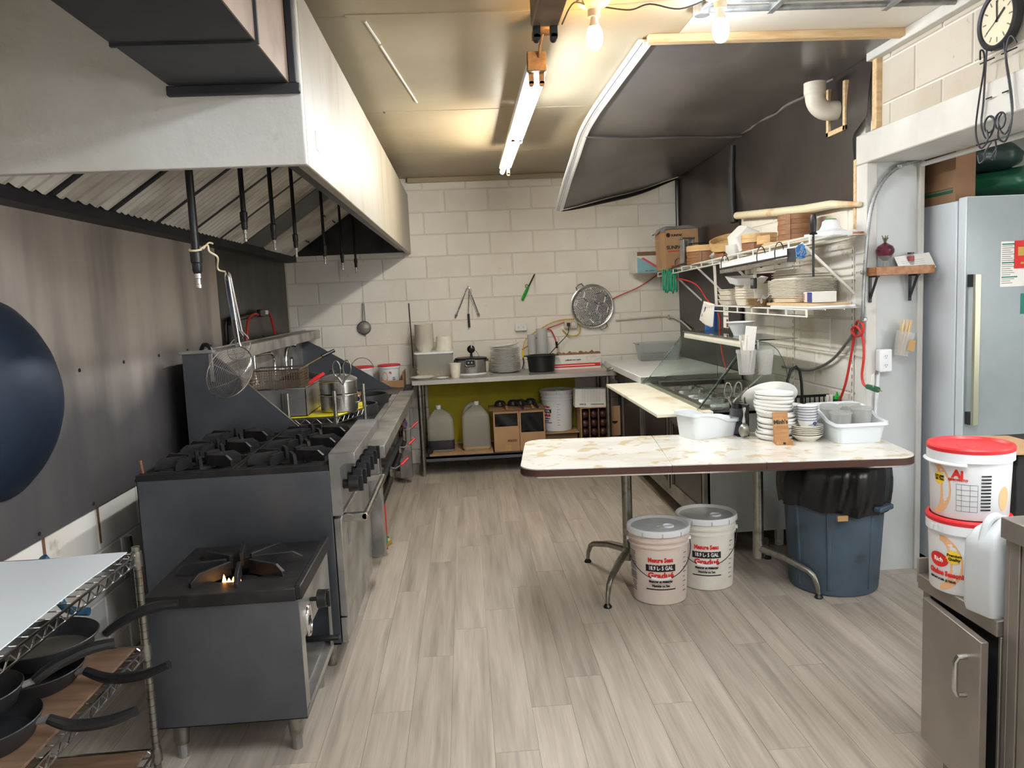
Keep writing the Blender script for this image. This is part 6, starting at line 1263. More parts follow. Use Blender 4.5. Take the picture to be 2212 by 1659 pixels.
# black organiser with scissors and jar
og = thing('black_organiser', 'black plastic tray organiser between the bin and the melamine stack', 'organiser', (1.43, 4.02, TT)); ox, oy = 1.43, 4.055
MB().box(ox-.002, ox+.03, oy-.10, oy-.094, TT, TT+.165).box(ox+.03, ox+.036, oy-.10, oy+.03, TT, TT+.165).box(ox-.025, ox+.03, oy+.024, oy+.03, TT, TT+.165).box(ox-.025, ox+.03, oy-.10, oy+.03, TT, TT+.006).build('frame', 'black_plastic', og, bevel=.002)
MB().tube([(ox-.02, oy+.026, TT+.165), (ox+.034, oy-.098, TT+.165)], .006, 6).build('top_bar', 'black_plastic', og)
jr = thing('spice_jar', 'square clear jar with a black lid in the organiser', 'jar', (1.36, 4.08, TT)); M = Matrix.Translation((1.43, 4.04, TT+.007)) @ Matrix.Diagonal((.68, .9, 1, 1)); mb = MB(M); loft(mb, [(rrect(.045, .04, .01), 0), (rrect(.045, .04, .01), .12), (rrect(.038, .034, .01), .135)]); mb.build('jar', 'clear_plastic', jr); MB(M).lathe([(0, .136), (.04, .136), (.04, .162), (0, .163)], 24).build('lid', 'black_plastic', jr); mb = MB(M); loft(mb, [(rrect(.042, .037, .01), .003), (rrect(.042, .037, .01), .06)]); mb.build('spice', 'soy_dark', jr)
for i, (x, y) in enumerate(((1592, 826), (1621, 836))):
    s0 = PY(x-8, y, 4.05); dz = s0.z-(TT+.03); scissors('scissors', ['scissors standing handle up in the organiser, left pair', 'scissors standing handle up in the organiser, right pair by the dishes'][i], s0, (.06, 0, 1), ((1, 0, 0) if i == 0 else (.5, .85, 0)), min(.26, dz), .10, (s0.x, s0.y, TT+.006), 'kitchen scissors')
whk = thing('whisk', 'crumpled wrapped cutlery bundle in front of the organiser', 'utensil', (1.405, 3.93, TT)); MB().tube(spline([(1.43, 3.925, TT+.16), (1.425, 3.92, TT+.12), (1.42, 3.91, TT+.07)], 5), [.006+.003*sin(k) for k in range(11)], 8).build('wrapped_handle', 'shiny_wrap', whk); MB().ico((1.42, 3.905, TT+.043), .03, 2, (1, .8, 1.3)).build('wire_ball', 'chrome_dull', whk)
# crate and bottles between table and wall
cr_ = thing('black_crate', 'black plastic lattice crate behind the dishes', 'crate', (1.93, 4.22, CZ)); zc_ = .86
def cratewall(a, b, z0, z1, mb):
    a = V(a); b = V(b); n = int((b-a).length/.025); mb.bar(a+V((0,0,z1)), b+V((0,0,z1)), .012, .014); mb.bar(a+V((0,0,z0)), b+V((0,0,z0)), .01, .012)
    for k in range(n+1): p = a.lerp(b, k/n); mb.bar(p+V((0,0,z0)), p+V((0,0,z1)), .006, .006, up=(1, 0, 0))
    for z in (z0+(z1-z0)*.35, z0+(z1-z0)*.68): mb.bar(a+V((0,0,z)), b+V((0,0,z)), .006, .006)
kx0, kx1, ky0, ky1 = 1.76, 2.03, 4.10, 4.24
mb = MB(); cratewall((kx0, ky0, 0), (kx1, ky0, 0), .75, .875, mb); mb.build('front_lattice', 'black_plastic', cr_); mb = MB(); cratewall((kx0, ky1, 0), (kx1, ky1, 0), .75, .90, mb); mb.build('back_lattice', 'black_plastic', cr_)
mb = MB(); cratewall((kx0, ky0, 0), (kx0, ky1, 0), .75, .88, mb); mb.build('side_lattice', 'black_plastic', cr_); mb = MB(); cratewall((kx1, ky0, 0), (kx1, ky1, 0), .75, .88, mb); mb.build('side_lattice', 'black_plastic', cr_); MB().box(kx0, kx1, ky0, ky1, .735, .75).build('bottom', 'black_plastic', cr_)
for (x, y) in ((kx0+.03, ky0+.03), (kx1-.03, ky0+.03), (kx0+.03, ky1-.02), (kx1-.03, ky1-.02)): MB().cyl((x, y, 0), (x, y, .735), .012, n=8).build('stand_leg', 'black_plastic', cr_)
hk_ = PY(1720, 812, 4.2); MB().tube([V((hk_.x-.055, 4.2, .86)), V((hk_.x-.05, 4.2, 1.0)), V((hk_.x-.03, 4.2, 1.06)), V((hk_.x, 4.2, 1.075)), V((hk_.x+.02, 4.2, 1.05)), V((hk_.x+.03, 4.2, .98)), V((hk_.x+.035, 4.2, .86))], .008, 8).build('arched_handle', 'black_plastic', cr_)
def sbot(lb, p, r, h, mt, capm, cone=True):
    t = thing('squeeze_bottle', lb, 'bottle', p); MB().lathe([(0, 0), (r, 0), (r, h*.6), (r*.6, h*.72), (r*.6, h*.75), (0, h*.75)], 20, p).build('body', mt, t)
    MB().lathe([(r*.8, h*.75), (r*.8, h*.86), (r*.3, h*.88), (r*.12, h), (0, h)], 16, p).build('cap', capm, t)
b0 = PY(1808, 850, 4.17); sbot('sauce bottle with a green pointed cap behind the right hand bin', (b0.x, 4.17, .7505), .026, b0.z+.01-.7505, 'red_cord', 'green_plastic')
t = thing('marker_pens', 'two white markers standing beside the green capped bottle', 'pens', (b0.x-.045, 4.17, .7505))
for k in range(2): MB().cyl((b0.x-.052+k*.02, 4.17, .7505), (b0.x-.052+k*.02, 4.17, b0.z-.005), .009, n=12).build('marker', 'paper', t)
sbv = PY(1830, 880, 4.16); t = MB().lathe([(0, 0), (.045, 0), (.047, .06), (.042, .09), (.018, .12), (.018, .14), (.014, .14), (0, .135)], 24, (sbv.x, 4.17, .7505)).build('blue_vase', 'blue_glass', at=(sbv.x, 4.17, .7505)); tag(t, 'small blue glass bottle behind the right hand bin', 'bottle')
# ================================================================== TRASH CAN
tx, ty = 1.822, 3.76
tr_ = thing('trash_can', 'round grey trash can lined with a black bag under the table', 'trash can', (tx, ty, 0))
MB().lathe([(0, 0), (.20, 0), (.212, .006), (.214, .02), (.238, .50), (.248, .505), (.25, .52), (.25, .62), (.246, .625), (.232, .62), (.205, .02), (0, .015)], 56, (tx, ty, 0)).build('barrel', 'bin_grey', tr_)
for a in (-1.15, -.35, -2.1, -2.8):
    rib = MB(Matrix.Translation((tx, ty, 0)) @ Matrix.Rotation(a, 4, 'Z')); rib.add([(.209, -.012, .03), (.209, .012, .03), (.236, .012, .46), (.236, -.012, .46), (.218, -.008, .03), (.218, .008, .03), (.244, .008, .46), (.244, -.008, .46)], [(4,5,6,7),(0,4,7,3),(1,2,6,5),(3,7,6,2),(0,1,5,4)]); rib.build('rib', 'bin_grey', tr_, bevel=.003)
def bagf(u, v):
    a = 2*pi*u; prof = [(.19, .50), (.225, .60), (.248, .645), (.262, .63), (.268, .57), (.265, .50), (.256, .445), (.254, .425)]; t = v*7; i = min(int(t), 6); f = t-i
    r = prof[i][0]*(1-f)+prof[i+1][0]*f; z = prof[i][1]*(1-f)+prof[i+1][1]*f; w_ = min(1, v*1.4)
    return V((tx+(r+.007*sin(13*a+4*v)*w_+.004*sin(29*a+9*v)*w_)*cos(a), ty+(r+.007*sin(13*a+4*v)*w_+.004*sin(29*a+9*v)*w_)*sin(a), z+(.02*sin(2*a+.6)+.008*sin(9*a))*max(0, v-.55)*2))
MB().grid(bagf, 110, 14).build('bag', 'bag_black', tr_, sharp=70)
MB().lathe([(0, .40), (.15, .41), (.2, .50)], 24, (tx, ty, 0)).build('bag_inside', 'bag_black', tr_); MB().box(tx-.10, tx-.05, ty-.259, ty-.249, .40, .425).build('sticker', 'paper_brown', tr_)
MB(Matrix.Translation((tx, ty, 0)) @ Matrix.Rotation(-1.0, 4, 'Z')).box(.246, .285, -.06, .06, .43, .455).build('side_handle', 'bin_grey', tr_, bevel=.006)

# ================================================================== WALL SHELVES
zs = lambda y: 1.764-.0254*(y-3.865)
def wire_shelf(nm, lb, y0, y1, zf, x0, x1, struts):
    t = thing(nm, lb, 'shelf', (x1, (y0+y1)/2, zf((y0+y1)/2)), 'white wire wall shelves')
    A = lambda x, y, d=0: V((x, y, zf(y)+d))
    MB().tube([A(x0, y0), A(x0, y1)], .0045, 6).build('front_rail', 'wire_white', t); MB().tube([A(x0, y0, -.035), A(x0, y1, -.035)], .0045, 6).build('lip_rail', 'wire_white', t)
    for x in (x0+.1, x0+.2, x1-.005): MB().tube([A(x, y0, -.004), A(x, y1, -.004)], .0035, 6).build('runner', 'wire_white', t)
    n = int((y1-y0)/.026); mb = MB()
    for k in range(n+1): y = y0+(y1-y0)*k/n; mb.tube([A(x1, y, .002), A(x0, y, .002)], .0018, 4)
    o = mb.build('deck_wires', 'wire_white', t); o['kind'] = 'stuff'
    m_ = int((y1-y0)/.24)
    for k in range(m_+1): y = y0+(y1-y0)*k/m_; MB().bar(A(x0, y, .002), A(x0, y, -.037), .006, .012, up=(0, 1, 0)).build('lip_upright', 'wire_white', t)
    for y in struts:
        s_ = MB().bar(A(x0+.015, y, -.02), V((x1, y, zf(y)-.30)), .016, .012).build('strut', 'wire_white', t); MB().box(x1-.006, x1, y-.02, y+.02, zf(y)-.37, zf(y)-.28).build('strut_plate', 'wire_white', s_)
    return t
SX_, SXW = 1.755, XR-.012
us = wire_shelf('wire_wall_shelf', 'long upper white wire shelf on the right wall', 3.87, 6.95, zs, SX_, SXW, (4.0, 5.15, 5.85, 6.55))
zl = lambda y: 1.395+.006*(y-3.9)
ls_ = wire_shelf('wire_wall_shelf', 'shorter lower white wire shelf with foam food containers', 3.91, 5.43, zl, SX_, SXW, ())
for y in (4.65, 5.40): MB().bar((SX_+.01, y, zs(y)-.036), (SX_+.02, y, zl(y)+.004), .018, .004, up=(0, 1, 0)).build('hanger_strap', 'wire_white', ls_)
for y in (4.03, 4.78): 
    t = MB().box(XR-.012, XR-.008-.0005, y-.013, y+.013, .75, 1.72).build('shelf_standard', 'wire_white', at=(XR, y, .75)); tag(t, 'slotted white shelf standard on the wall %s' % ('nearest the jamb' if y < 4.5 else 'behind the curved glass'), 'shelf track')
    mb = MB()
    for k in range(24): mb.box(XR-.0132, XR-.0124, y-.003, y+.003, .78+k*.039, .80+k*.039)
    o = mb.build('slots', 'grey_print', t); o['kind'] = 'stuff'
# --- upper shelf things
U = lambda y: zs(y)+.0045
md = thing('mandoline', 'white vegetable slicer with a green topped pusher at the near end of the upper shelf', 'slicer', (1.93, 4.0, U(4.0))); MB(Matrix.Translation((1.92, 4.0, U(4.0)+.001)) @ Matrix.Rotation(.2, 4, 'Z')).box(-.07, .07, -.13, .12, 0, .022).build('deck', 'white_plastic', md, bevel=.004)
MB().lathe([(.075, .024), (.078, .03), (.055, .04), (.045, .06), (.042, .08), (.03, .088), (0, .09)], 28, (1.93, 4.01, U(4.0))).build('pusher', 'white_plastic', md); MB().lathe([(.03, .088), (.026, .093), (0, .095)], 24, (1.93, 4.01, U(4.0))).build('green_top', 'green_plastic', md)
def steamer(lb, c, r, n, h, mt, lid=None, grp='bamboo steamers', rot=0, tilt=0):
    x, y, z = c
    for k in range(n):
        M = Matrix.Translation((x, y, z+k*(h+.001))) @ Matrix.Rotation(tilt, 4, 'X'); t = thing('bamboo_steamer', lb(k), 'steamer', (x, y, z+k*(h+.001)), grp)
        MB(M).lathe([(r-.012, 0), (r, 0), (r, h*.45), (r+.003, h*.47), (r+.003, h), (r-.012, h), (r-.012, 0)], 36).build('hoop', mt, t); MB(M).lathe([(0, h*.4), (r-.011, h*.4)], 30).build('floor', 'bamboo', t)
        MB(M @ Matrix.Rotation(rot, 4, 'Z')).box(r+.002, r+.006, -.014, .014, 0, h).build('lap_joint', mt, t)
sc_ = PX(1720, 505, 1.90); n3 = ('bottom', 'middle', 'top')
steamer(lambda k: '%s tier of the tall dark bamboo steamer stack' % n3[k], (1.915, 4.40, U(4.4)), .098, 3, .055, 'bamboo_dark', rot=-2.4)
steamer(lambda k: 'small dark bamboo steamer under the pale one on the shelf', (1.90, 4.93, U(4.93)), .10, 1, .06, 'bamboo_dark', rot=-2.3); steamer(lambda k: 'pale bamboo steamer tier on the small dark one', (1.90, 4.92, U(4.93)+.061), .108, 1, .055, 'bamboo', rot=-2)
pale = MB().grid(lambda u, v: V((1.90+.1*cos(2.6+1.5*u), 4.68+.1*sin(2.6+1.5*u), U(4.68)+.03+.05*v)), 12, 1, thick=(.004, .002, 0)).build('bamboo_hoop', 'bamboo', at=(1.9, 4.68, U(4.68))); tag(pale, 'loose pale bamboo hoop between the steamer stacks', 'hoop')
steamer(lambda k: ('lower', 'upper')[k]+' flat brown bamboo steamer next to the slicer stand', (1.885, 5.95, U(5.95)), .15, 2, .045, 'bamboo_dark', rot=-2.2); 
o = MB(Matrix.Translation((1.885, 5.94, U(5.95)+.093)) @ Matrix.Rotation(.0, 4, 'X')).lathe([(.150, 0), (.155, 0), (.155, .04), (.15, .045), (0, .05)], 36).build('bamboo_cover', 'bamboo', at=(1.885, 5.94, U(5.95)+.093)); tag(o, 'pale flat bamboo steamer lid on the two brown ones', 'lid')
bs = thing('bamboo_basket', 'tilted round bamboo basket with a woven bottom', 'basket', (1.90, 5.45, U(5.45)+.03)); M = Matrix.Translation((1.89, 5.46, U(5.45)+.09)) @ Matrix.Rotation(.25, 4, 'X') @ Matrix.Rotation(-.25, 4, 'Y'); MB(M).lathe([(.12, 0), (.128, 0), (.128, .055), (.12, .055), (.12, 0)], 36).build('hoop', 'bamboo', bs)
MB(M).grid(lambda u, v: V(((u-.5)*.17, (v-.5)*.17, .022+.004*sin(40*u)*sin(40*v))), 24, 24).build('weave', 'bamboo', bs); steamer(lambda k: 'dark bamboo steamer carrying the tilted basket', (1.90, 5.47, U(5.45)), .105, 1, .05, 'bamboo_dark', rot=-2.4)
for k in range(4):
    M = Matrix.Translation((1.88, 5.20, U(5.2)+.004+k*.012)) @ Matrix.Rotation(.12, 4, 'Z'); mb = MB(M); loft(mb, [(rrect(.065, .06, .02), 0), (rrect(.085, .08, .025), .035), (rrect(.082, .077, .025), .035), (rrect(.062, .057, .02), .003)]); o = mb.build('square_bowl', 'ceramic', at=(1.88, 5.2, U(5.2)+k*.012)); tag(o, 'white square bowl in the pile on the upper shelf, '+nth(k), 'bowl', 'white square bowls')
mb = MB(Matrix.Translation((1.88, 5.18, U(5.2)+.12)) @ Matrix.Rotation(-.75, 4, 'Y') @ Matrix.Rotation(.2, 4, 'X')); loft(mb, [(rrect(.06, .06, .02), .05), (rrect(.095, .09, .025), -.03), (rrect(.092, .087, .025), -.03), (rrect(.057, .057, .02), .047)]); o = mb.build('square_bowl', 'ceramic', at=(1.88, 5.18, U(5.2)+.05)); tag(o, 'tilted white square bowl on top of the pile, underside showing', 'bowl', 'white square bowls')
o = MB().tube(spline([V((1.79, 4.62, U(4.62)+.006)), V((1.80, 4.45, U(4.45)+.006)), V((1.83, 4.2, U(4.2)+.006)), V((1.85, 4.05, U(4.05)+.006))], 5), [.02, .035, .04, .036, .03, .026, .024, .022, .02, .02, .02, .02, .02, .02, .02, .018], 10, flat=.2).build('wooden_paddle', 'wood_pale', at=(1.8, 4.4, U(4.4))); tag(o, 'pale wooden rice paddle lying along the front of the upper shelf', 'paddle')
o = MB().box(1.93, 2.04, 3.88, 3.93, U(3.9), U(3.9)+.012).build('wood_strip', 'wood_brown', at=(2, 3.9, U(3.9))); tag(o, 'short brown wood strip at the near end of the upper shelf', 'wood')
stl = thing('sharpening_steel', 'sharpening steel hanging through the upper shelf, black handle up', 'sharpening steel', PX(1757, 510, 1.80)); a_ = PX(1757, 598, SX_+.02); b_ = PX(1757, 508, SX_+.02); c_ = PX(1757, 465, SX_+.02); x_, y_ = b_.x, b_.y-.0
MB().cyl((x_, y_, a_.z), (x_, y_, b_.z+.002), .006, n=10).build('rod', 'iron_grey', stl); MB().lathe([(.019, 0), (.020, .004), (.013, .012), (.016, .05), (.0165, .075), (.013, .098), (.011, .102), (0, .103)], 16, (x_, y_, b_.z+.003)).build('handle', 'black_plastic', stl)
d0 = PX(1563, 560, SX_-.022); d1 = PX(1712, 538, SX_-.022); dp_ = thing('wrap_dispenser', 'white metal wrap dispenser tied under the front rail of the upper shelf', 'dispenser', (SX_-.03, 4.6, 1.66)); yA, yB = d1.y, d0.y
for (dz, h_) in ((-.062, .032), (-.100, .026)): MB().add([(SX_-.05, y, zs(y)+dz-s_*h_/2) for y in (yA, yB) for s_ in (1, -1)]+[(SX_-.008, y, zs(y)+dz-s_*h_/2) for y in (yA, yB) for s_ in (1, -1)], [(0,2,3,1),(4,5,7,6),(0,1,5,4),(2,6,7,3),(1,3,7,5),(0,4,6,2)]).build('channel', 'steel_bright' if dz < -.09 else 'white_plastic', dp_, bevel=.003)
MB().add([(SX_-.052, y, zs(y)+z) for y in (yA-.006, yA) for z in (-.115, -.045)]+[(SX_-.006, y, zs(y)+z) for y in (yA-.006, yA) for z in (-.115, -.045)], [(0,1,3,2),(4,6,7,5),(0,4,5,1),(2,3,7,6),(0,2,6,4),(1,5,7,3)]).build('end_cap', 'black_plastic', dp_)
MB().bar((SX_-.05, yA, zs(yA)-.083), (SX_-.05, yB, zs(yB)-.083), .004, .008).build('cutter', 'iron_grey', dp_)
for y in (yA+.16, yA+.42, yB-.04): MB().tube([V((SX_-.027+.026*cos(a), y, zs(y)-.056+.060*sin(a))) for a in [2*pi*k/16 for k in range(16)]], .003, 6, closed=True).build('cable_tie', 'black_plastic', dp_)
tw = PX(1730, 538, SX_-.02); twt = thing('twist_ties', 'bundle of blue twist ties hanging on the upper shelf rail', 'ties', tw); rr = random.Random(9)
for k in range(9): MB().tube([V((tw.x+rr.uniform(-.01, .01)+.006*k*0, tw.y+rr.uniform(-.02, .02)+(.03+.004*rr.random())*cos(a), tw.z-.012+(.032+.004*rr.random())*sin(a))) for a in [2*pi*q/16 for q in range(16)]], .0025, 5, closed=True).build('tie_loop', 'blue_cord', twt)
gr = PX(1448, 582, SX_-.004); gb = thing('rubber_bands', 'green rubber bands hanging from the far end of the upper shelf', 'rubber bands', gr)
for k in range(8): MB().tube([V((gr.x-.06+.014*k+(.010+.002*(k % 3))*cos(a), gr.y-.01*k*(.6)+.012*cos(a), gr.z-.085-.012*(k % 3)+(.085+.008*(k % 2))*sin(a))) for a in [2*pi*q/20 for q in range(20)]], .0055, 6, closed=True).build('band', 'green_rubber', gb)
def print_on(parent, txt, size, F, m, **k): return text_mb(txt, size, F, **k).build('lettering', m, parent)
sb = thing('supply_carton', 'tall brown SUNPAK carton at the far end of the upper shelf', 'box', (1.9, 6.75, U(6.7))); M = Matrix.Translation((1.862, 6.68, U(6.7)+.002)) @ Matrix.Rotation(-.03, 4, 'Y') @ Matrix.Rotation(.08, 4, 'Z')
MB(M).box(-.15, .15, -.12, .12, 0, .335).build('carton', 'cardboard', sb, bevel=.003)
F1 = M @ frame((.0, -.1205, .0), (1, 0, 0), (0, -1, 0)); FT = lambda x, y: F1 @ Matrix.Translation((x, y, .0008))
print_on(sb, 'SUNPAK', .026, FT(-.04, .285), 'black_print', bold=.001); print_on(sb, 'SUNPAK', .042, FT(-.055, .185), 'black_print', bold=.001); MB(FT(-.055, .155)).box(-.07, .07, -.003, .003, 0, .0006).build('print_line', 'red_print', sb); MB(FT(-.115, .29)).lathe([(0, .0004), (.018, .0004)], 20).build('logo_mark', 'black_print', sb)
for q in (.042, .034, .02): MB(FT(-.03, .055)).tube([V((q*cos(a), q*sin(a), 0)) for a in [2*pi*k/28 for k in range(28)]], .0018, 4, closed=True).build('printed_ring', 'grey_print' if q != .034 else 'black_print', sb)
F2 = M @ frame((-.1505, 0, 0), (0, -1, 0), (-1, 0, 0)); mb = MB(F2)
for k in range(9): mb.box(-.06, -.06+.03+.012*(k % 3), .10+k*.018, .104+k*.018, -.0002, .0006)
mb.box(-.06, -.02, .275, .282, -.0002, .0006); mb.build('side_print', 'grey_print', sb)['kind'] = 'stuff'; MB(F2).tube([V((.0+.02*cos(a), .06+.035*sin(a), 0)) for a in [2*pi*k/20 for k in range(20)]], .002, 4, closed=True).build('printed_ring', 'grey_print', sb)
bgp = MB().grid(lambda u, v: M @ V((-.17+.34*u, -.13+.27*v, .338+.03*sin(pi*u)*sin(pi*v)+.016*sin(9*u+4*v)*sin(7*v)-.02*(u < .05))), 22, 16, thick=(0, 0, .002)).build('plastic_bag', 'shiny_wrap', at=(1.89, 6.7, U(6.7)+.34), sharp=60); tag(bgp, 'crumpled clear plastic bag lying on the brown carton', 'bag')
bxb = thing('printed_carton', 'open white, blue and red printed carton at the far shelf end', 'box', (1.70, 7.05, U(7)-.02)); M = Matrix.Translation((1.66, 7.10, zs(6.95)+.003)) @ Matrix.Rotation(.15, 4, 'Z')
MB(M).box(-.10, .11, -.10, -.096, 0, .19).box(-.10, .11, .096, .10, 0, .20).box(-.10, -.096, -.096, .096, 0, .20).box(.106, .11, -.096, .096, 0, .20).box(-.1, .11, -.1, .1, 0, .004).build('carton', 'card_white', bxb)
F1 = M @ frame((0, -.1005, 0), (1, 0, 0), (0, -1, 0)); MB(F1).add([(-.098, .004, .0004), (.105, .004, .0004), (.105, .03, .0004), (-.06, .13, .0004), (-.098, .14, .0004)], [(0,1,2,3,4)]).build('blue_print', 'lightblue_print', bxb); MB(F1).add([(-.06, .13, .0006), (-.04, .14, .0006), (.105, .055, .0006), (.105, .03, .0006)], [(0,1,2,3)]).build('red_swoosh', 'pink_print', bxb); print_on(bxb, 'DPF 100/P50', .016, F1 @ Matrix.Translation((.02, .018, .001)), 'black_print'); MB(F1).box(-.098, .105, .155, .19, .0003, .0008).build('inner_flap', 'cardboard_dark', bxb)
slc = thing('slicer_stand', 'upright stainless cutter stand in front of the brown carton', 'cutter', (1.82, 6.25, U(6.2))); M = Matrix.Translation((1.83, 6.28, U(6.28)+.002)) @ Matrix.Rotation(.3, 4, 'Z'); MB(M).box(-.05, -.035, -.03, .03, 0, .22).box(.035, .05, -.03, .03, 0, .22).box(-.035, .035, .01, .016, .0, .21).build('frame', 'steel', slc, bevel=.002); MB(M).box(-.07, .055, -.035, .035, .22, .232).build('top_plate', 'steel_bright', slc, bevel=.004); MB(M).cyl((.0, -.02, .18), (.19, -.05, .19), .005, n=8).build('lever', 'chrome_dull', slc); MB(M).box(-.02, .02, -.03, 0, .03, .12).build('blade_block', 'iron_grey', slc)
pb = MB().grid(lambda u, v: V((1.93+.08*sin(pi*v)*cos(3*u), 5.62+.2*u, U(5.7)+.02+.12*sin(pi*u)*v+.012*sin(11*u+6*v))), 14, 10, thick=(.002, 0, 0)).build('plastic_bag', 'shiny_wrap', at=(1.95, 5.7, U(5.7))); tag(pb, 'crumpled plastic bag behind the bamboo basket', 'bag')
hk2 = MB().tube(spline([V((SX_-.004, 6.5, zs(6.5)+.004)), V((SX_-.02, 6.3, zs(6.3)+.012)), V((SX_-.015, 6.1, zs(6.1)+.02)), V((SX_, 5.95, zs(6)+.02))], 6), .006, 8).build('black_strap', 'black_plastic', at=(SX_, 6.2, zs(6.2))); tag(hk2, 'black strap looped over the far front rail of the upper shelf', 'strap')
# --- lower shelf things
Lw = lambda y: zl(y)+.0045
def tray_stack(nm, lb, x, y, z, hx, hy, n, step, h, mt, cat, grp, ang=0, inv=False):
    mb = MB(); P = rrect(hx, hy, .02); Q = rrect(hx*.86, hy*.86, .02)
    if not inv: loft(mb, [(Q, 0), (P, h), ([(a*1.05, b*1.04) for a, b in P], h), ([(a*1.05, b*1.04) for a, b in P], h-.003), ([(a*.97, b*.97) for a, b in P], h-.001), ([(a*.97, b*.97) for a, b in Q], .003)])
    else: loft(mb, [([(a*1.05, b*1.04) for a, b in P], 0), ([(a*1.05, b*1.04) for a, b in P], .004), (P, .004), (Q, h), ([(a*.97, b*.97) for a, b in Q], h-.003), ([(a*.97, b*.97) for a, b in P], 0)])
    me = mb.mesh(nm, sharp=30); me.materials.append(MAT[mt])
    for k in range(n):
        o = bpy.data.objects.new(nm, me); COL.objects.link(o); o.location = (x, y, z+k*step); o.rotation_euler = (0, 0, ang); ORG[o] = V(o.location); tag(o, lb if n == 1 else lb+', '+nth(k), cat, grp)
tray_stack('foam_clamshell', 'white foam clamshell in the far pile on the lower shelf', 1.90, 5.30, Lw(5.3)+.001, .115, .12, 3, .034, .038, 'foam', 'container', 'foam clamshells')
tray_stack('foam_box', 'white lidded foam box in the middle pile on the lower shelf', 1.87, 4.98, Lw(5)+.001, .085, .09, 6, .017, .05, 'foam', 'container', 'middle pile of foam boxes'); 
mb = MB(Matrix.Translation((1.835, 4.98, Lw(5)+.14)) @ Matrix.Rotation(.1, 4, 'X')); loft(mb, [(rrect(.085, .085, .02), 0), (rrect(.11, .11, .02), .045), (rrect(.107, .107, .02), .045), (rrect(.082, .082, .02), .003)]); o = mb.build('plastic_tub', 'white_plastic', at=(1.86, 4.98, Lw(5)+.138)); tag(o, 'white plastic tub on top of the middle foam pile', 'tub')
tray_stack('paper_clamshell', 'cream paper clamshell in the wide pile on the lower shelf', 1.925, 4.36, Lw(4.4)+.028, .115, .19, 12, .0085, .03, 'paper_cream', 'container', 'wide pile of paper clamshells'); tray_stack('paper_clamshell', 'cream paper clamshell lid standing on the wide pile', 1.925, 4.36, Lw(4.4)+.154, .10, .175, 3, .014, .03, 'foam', 'container', 'lids on the wide paper pile', inv=True)
tray_stack('foam_tray', 'white foam tray on the deck of the lower shelf below the pile', 1.85, 4.72, Lw(4.7)+.001, .08, .10, 1, .02, .02, 'foam', 'tray', 'foam tray')
wb_ = MB(Matrix.Translation((1.985, 5.12, Lw(5.05)+.152)) @ Matrix.Diagonal((.5, 1.4, 1, 1))).lathe([(0, 0), (.11, 0), (.13, .05), (.12, .05), (.1, .006), (0, .006)], 32).build('wicker_basket', 'brown_ceramic', at=(1.97, 5.05, Lw(5.05)+.15)); tag(wb_, 'dark wicker basket behind the foam containers', 'basket')
sbx = MB().box(1.968, 2.03, 4.90, 5.14, Lw(5)+.006, Lw(5)+.148).build('foam_block', 'foam', at=(1.98, 5.1, Lw(5))); tag(sbx, 'upright foam container behind the middle pile', 'container')
kb_ = thing('paper_bag_bundle', 'bundle of small brown paper bags tied with plastic on the lower shelf front', 'bag', (1.79, 4.55, Lw(4.5))); 
for k in range(9): MB(Matrix.Translation((1.785, 4.66, Lw(4.6)+.004+k*.005)) @ Matrix.Rotation(.5+.03*k, 4, 'Z') @ Matrix.Rotation(.12, 4, 'Y')).box(-.05, .05, -.09, .05, 0, .0015).build('paper_bag', 'paper_brown', kb_)
MB(Matrix.Translation((1.775, 4.55, Lw(4.5)+.03)) @ Matrix.Rotation(.3, 4, 'Z')).grid(lambda u, v: V((-.04+.08*u, .02*sin(8*u)*v-.05*v, .03*sin(pi*u)+.01*sin(15*u+6*v))), 14, 6, thick=(0, 0, .001)).build('plastic_wrap', 'shiny_wrap', kb_)
gbx = thing('glove_box', 'white, red and blue printed box at the near end of the lower shelf', 'box', (1.88, 4.0, Lw(4))); M = Matrix.Translation((1.88, 4.03, Lw(4)+.030)) @ Matrix.Rotation(-.25, 4, 'Z'); MB(M).box(-.06, .06, -.12, .12, 0, .055).build('carton', 'card_white', gbx, bevel=.002); MB(M).box(-.0612, -.0602, -.12, .0, .002, .053).build('blue_face', 'blue_print', gbx); MB(M).box(-.0612, -.0602, .0, .012, .002, .053).box(-.0612, -.0602, .085, .095, .01, .045).build('red_band', 'pink_print', gbx)
brd = MB().box(1.78, 2.0, 3.93, 4.5, Lw(4.2)+.012, Lw(4.2)+.026).build('cutting_board', 'wood_pale', at=(1.9, 4.2, Lw(4.2))); tag(brd, 'thin pale board lying under the printed box on the lower shelf', 'board'); brd2 = MB().box(1.77, 2.02, 3.92, 4.42, Lw(4.2)+.0005, Lw(4.2)+.0115).build('cutting_board', 'white_plastic', at=(1.9, 4.2, Lw(4.2))); tag(brd2, 'white plastic board at the bottom of the lower shelf near end', 'board')
tm = thing('timer', 'small grey kitchen timer clipped to the hanger strap', 'timer', PX(1628, 612, SX_-.01)); c_ = PX(1628, 612, SX_-.012); MB(Matrix.Translation(c_)).box(-.01, .01, -.03, .03, -.032, .032).build('case', 'iron_grey', tm, bevel=.003); MB(Matrix.Translation(c_)).box(-.0112, -.0102, -.022, .022, -.012, .024).build('screen', 'galv', tm)
nk = thing('napkin_bundle', 'fan of paper sleeves with blue print hung on the lower shelf corner', 'paper sleeves', PX(1520, 650, SX_-.03)); base = PX(1537, 655, SX_-.02)
for k in range(9): MB(Matrix.Translation(base+V((-.003*k, .004*k, 0))) @ Matrix.Rotation(.28+.05*k, 4, 'X') @ Matrix.Rotation(.5, 4, 'Z')).box(-.0012, 0, -.03, .03, -.165-.004*(k % 3), 0).build('paper_sleeve', 'paper_cream' if k % 2 else 'paper', nk)
